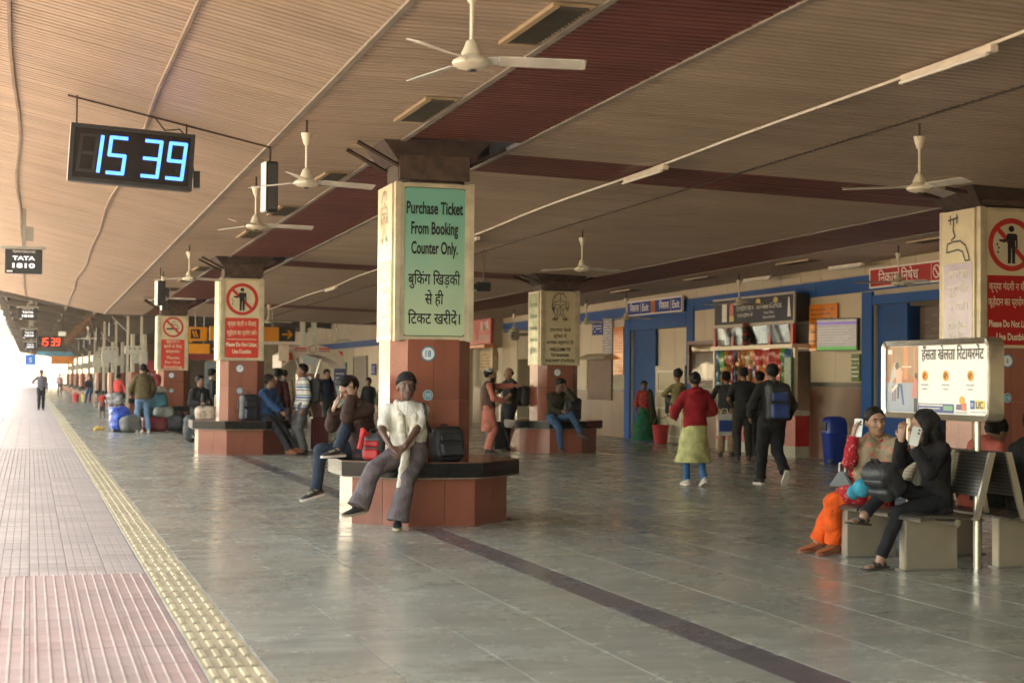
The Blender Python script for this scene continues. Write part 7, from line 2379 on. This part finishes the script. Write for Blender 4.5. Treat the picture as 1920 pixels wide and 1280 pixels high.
MB().tube([(2.61, 57.2, .40), (2.68, 57.2, .56), (2.92, 57.2, .56), (2.99, 57.2, .40)], .007, 5).build('handle', M_WHITE, bk)
for x, y, col, lb in ((2.5, 93.5, (.55, .03, .03), 'red bucket far along the platform'), (2.95, 93.0, (.55, .42, .12), 'yellow bucket far along the platform'), (14.2, 35.0, (.45, .03, .03), 'red bucket with green rim by the lobby door')):
    bk = thing('bucket', lb, 'bucket', (x, y, 0), 0)
    MB().lathe([(.15, 0), (.2, .42), (.21, .44), (.19, .44), (.14, .03)], (x, y, 0), 14).build('pail', mat('pail_%d' % int(y * 10), col, rough=.4), bk, smooth=True)
    MB().tube([(x - .2, y, .42), (x - .12, y, .60), (x + .12, y, .60), (x + .2, y, .42)], .008, 5).build('handle', mat('green_plastic', (.1, .3, .05)) if y < 40 else M_WHITE, bk)
o = soft('crumpled_wrapper', None, mat('yellow_wrapper', (.70, .42, .08), rough=.4), [ell((1.80, 45.1, .05), (.09, .05, .06), None, .02), ell((1.92, 45.2, .04), (.06, .06, .05), None, .02), ell((1.72, 45.0, .03), (.05, .04, .04), None, .02)], .012, wr=.008, wf=60)
tag(o, 'crumpled yellow wrapper lying on the stone floor', 'litter')
sp_ = thing('loose_shoes', 'pair of black shoes left on the floor by the blue sack', 'shoes', (2.15, 43.6, 0))
for dx in (0, .12):
    soft('shoe', sp_, mat('dark_shoe', (.03, .025, .022)), [ell((dx, 0, .05), (.05, .14, .055), None, .02)], .014, cuts=[(V(0, 0, .002), V(0, 0, -1))])
# blue litter bin with rounded hood beside the shop
bn = thing('litter_bin', 'blue plastic litter bin with rounded hood beside the stall', 'bin', (14.05, 26.25, 0))
bx, by = 14.05, 26.25
rings = []
for z, w, d in ((0, .15, .14), (.02, .165, .155), (.52, .20, .185), (.55, .215, .20), (.58, .21, .19), (.75, .205, .185), (.82, .175, .16), (.86, .10, .10)):
    rings.append([(bx + w * math.copysign(abs(math.cos(a)) ** .5, math.cos(a)), by + d * math.copysign(abs(math.sin(a)) ** .5, math.sin(a)), z) for a in [2 * PI * k / 24 for k in range(24)]])
MB().loft(rings).build('shell', mat('bin_blue', (.012, .035, .22), rough=.35, var=.12), bn, smooth=True)
MB().box(bx - .225, bx - .195, by - .10, by + .10, .60, .75).build('mouth', M_BLACK, bn)
MB().lathe([(.02, -.03), (.05, -.03), (.05, .03), (.02, .03)], (bx - .15, by - .15, .05), 10).build('wheel', M_BLACK, bn)
# water bottle cluster and electrical boxes under the old roof
def box_on_posts(x, y, z0, z1, w, label):
    t = thing('electrical_panel', label, 'panel', (x, y, 0), 0, 'grey electrical panels')
    MB().box(x - w, x + w, y, y + .25, z0, z1).build('cabinet', mat('box_grey', (.45, .42, .35)), t, bevel=.02)
    for s_ in (-1, 1):
        MB().box(x + s_ * w * .7 - .04, x + s_ * w * .7 + .04, y + .08, y + .16, 0, 3.6).build('post', mat('cream_steel', (.42, .37, .28)), t)
    for k in range(3):
        MB().box(x - w * .6 + k * w * .5, x - w * .4 + k * w * .5, y - .01, y, z1 - .12, z1 - .08).build('vent', M_BLACK, t)
box_on_posts(3.55, 58.2, 2.25, 2.55, .34, 'grey electrical panel on posts left of the no-smoking column')
box_on_posts(3.0, 64.5, 2.0, 2.62, .32, 'tall grey electrical cabinet behind the man in the olive jacket')
box_on_posts(3.2, 80, 1.9, 2.5, .3, 'farther grey electrical cabinet under the old roof')
# drooping cables and dry creeper along the edge of the old roof
b = MB()
for k in range(140):
    y = 57.5 + k * .28
    z = 3.72 + .10 * math.sin(k * .7) + drop(60) + .25
    b.tube([(1.95 + .12 * math.sin(k * 1.7), y, z), (2.02 + .2 * math.cos(k * 2.3), y + .2, z - .10 - .12 * (k % 3))], .012, 4)
o = b.build('dry_creeper', mat('dry_brown', (.16, .085, .05), rough=.9))
tag(o, 'dry brown creeper tangled along the gutter of the old roof', 'creeper')
def banner_board(label, x0, x1, y, z0, z1, col, nm='hoarding'):
    t = thing(nm, label, 'sign', ((x0 + x1) / 2, y, z0))
    MB().box(x0, x1, y, y + .06, z0, z1).build('board', mat('hoard_%d' % int(y * 7 + x0 * 3), col, rough=.5, var=.25, scale=2), t)
    MB().box(x0, x0 + .06, y + .06, y + .12, 0, z0).build('leg', M_STEELDK, t)
    MB().box(x1 - .06, x1, y + .06, y + .12, 0, z0).build('leg', M_STEELDK, t)
    return t
banner_board('red hoarding between the far columns', 4.6, 6.6, 72, 1.0, 2.15, (.30, .03, .035))
banner_board('blue and red shop board deep under the old roof', 5.2, 8.0, 66, 2.15, 2.45, (.30, .03, .03))
banner_board('blue canopy fascia at the far end of the platform', .6, 4.2, 150, 3.2, 3.6, (.08, .30, .45))
banner_board('orange board at the far end of the platform', 1.5, 3.2, 125, 2.3, 2.9, (.60, .20, .04))
banner_board('grey-green poster stand beside the kiosk', 6.0, 7.3, 58, .2, 2.0, (.16, .20, .20), nm='poster_stand')
tag_ = banner_board('pale cream partition behind the kiosk', 10.8, 14.0, 85, .0, 3.2, (.40, .34, .26), nm='partition')
ew = thing('added_end_wall', 'dull added wall shutting out the bright far end behind the columns', 'wall', (10, 140, 0))  # added wall with doors, blocks the white glare at the hall's far end
MB().box(5.2, 14.6, 140, 140.3, 0, 4.2).build('wall_body', mat('added_end_wall', (.16, .12, .09), rough=.8, var=.3, scale=.6), ew)
for k in range(3):
    MB().box(6.2 + 2.8 * k, 7.6 + 2.8 * k, 139.9, 140, 0, 2.3).build('doorway', mat('added_end_door', (.05, .035, .028), rough=.7), ew)
# footbridge far beyond, over the tracks
fb = thing('footbridge', 'pale footbridge crossing the tracks in the bright distance', 'bridge', (-10, 170, -1.2))
MB().box(-40, 3, 170, 172.5, 5.4, 5.9).build('deck', M_CONC, fb)
MB().box(-40, 3, 170, 170.06, 5.9, 6.9).box(-40, 3, 172.44, 172.5, 5.9, 6.9).build('parapet', M_CONC, fb)
MB().box(-40, 3, 169.5, 173, 8.6, 8.75).build('roof', M_CONC, fb)
for x in (-9.5, -20, -31):
    MB().box(x, x + .6, 170.9, 171.5, -1.25, 5.4).build('pier', M_CONC, fb)
# far platform across the tracks
fp = MB().box(-22, -9.2, -40, 400, -1.25, -.1).build('far_platform', M_CONC)
tag(fp, 'low concrete platform across the tracks', kind='structure')

# ------------------------------------------------------------------ dusty air
hz = MB().box(-306, 306, -156, 726, -2.4, 12.0).build('haze', None)
hz.data.materials.clear()
hm = bpy.data.materials.new('dusty_air')
hm.use_nodes = True
hm.node_tree.nodes.clear()
ho = hm.node_tree.nodes.new('ShaderNodeOutputMaterial')
hv = hm.node_tree.nodes.new('ShaderNodeVolumePrincipled')
hv.inputs['Color'].default_value = (1.0, .95, .88, 1)
hv.inputs['Density'].default_value = 0.0002
hv.inputs['Anisotropy'].default_value = .35
hm.node_tree.links.new(hv.outputs[0], ho.inputs['Volume'])
hz.data.materials.append(hm)
tag(hz, 'thin dusty air over the platform and tracks', kind='stuff')
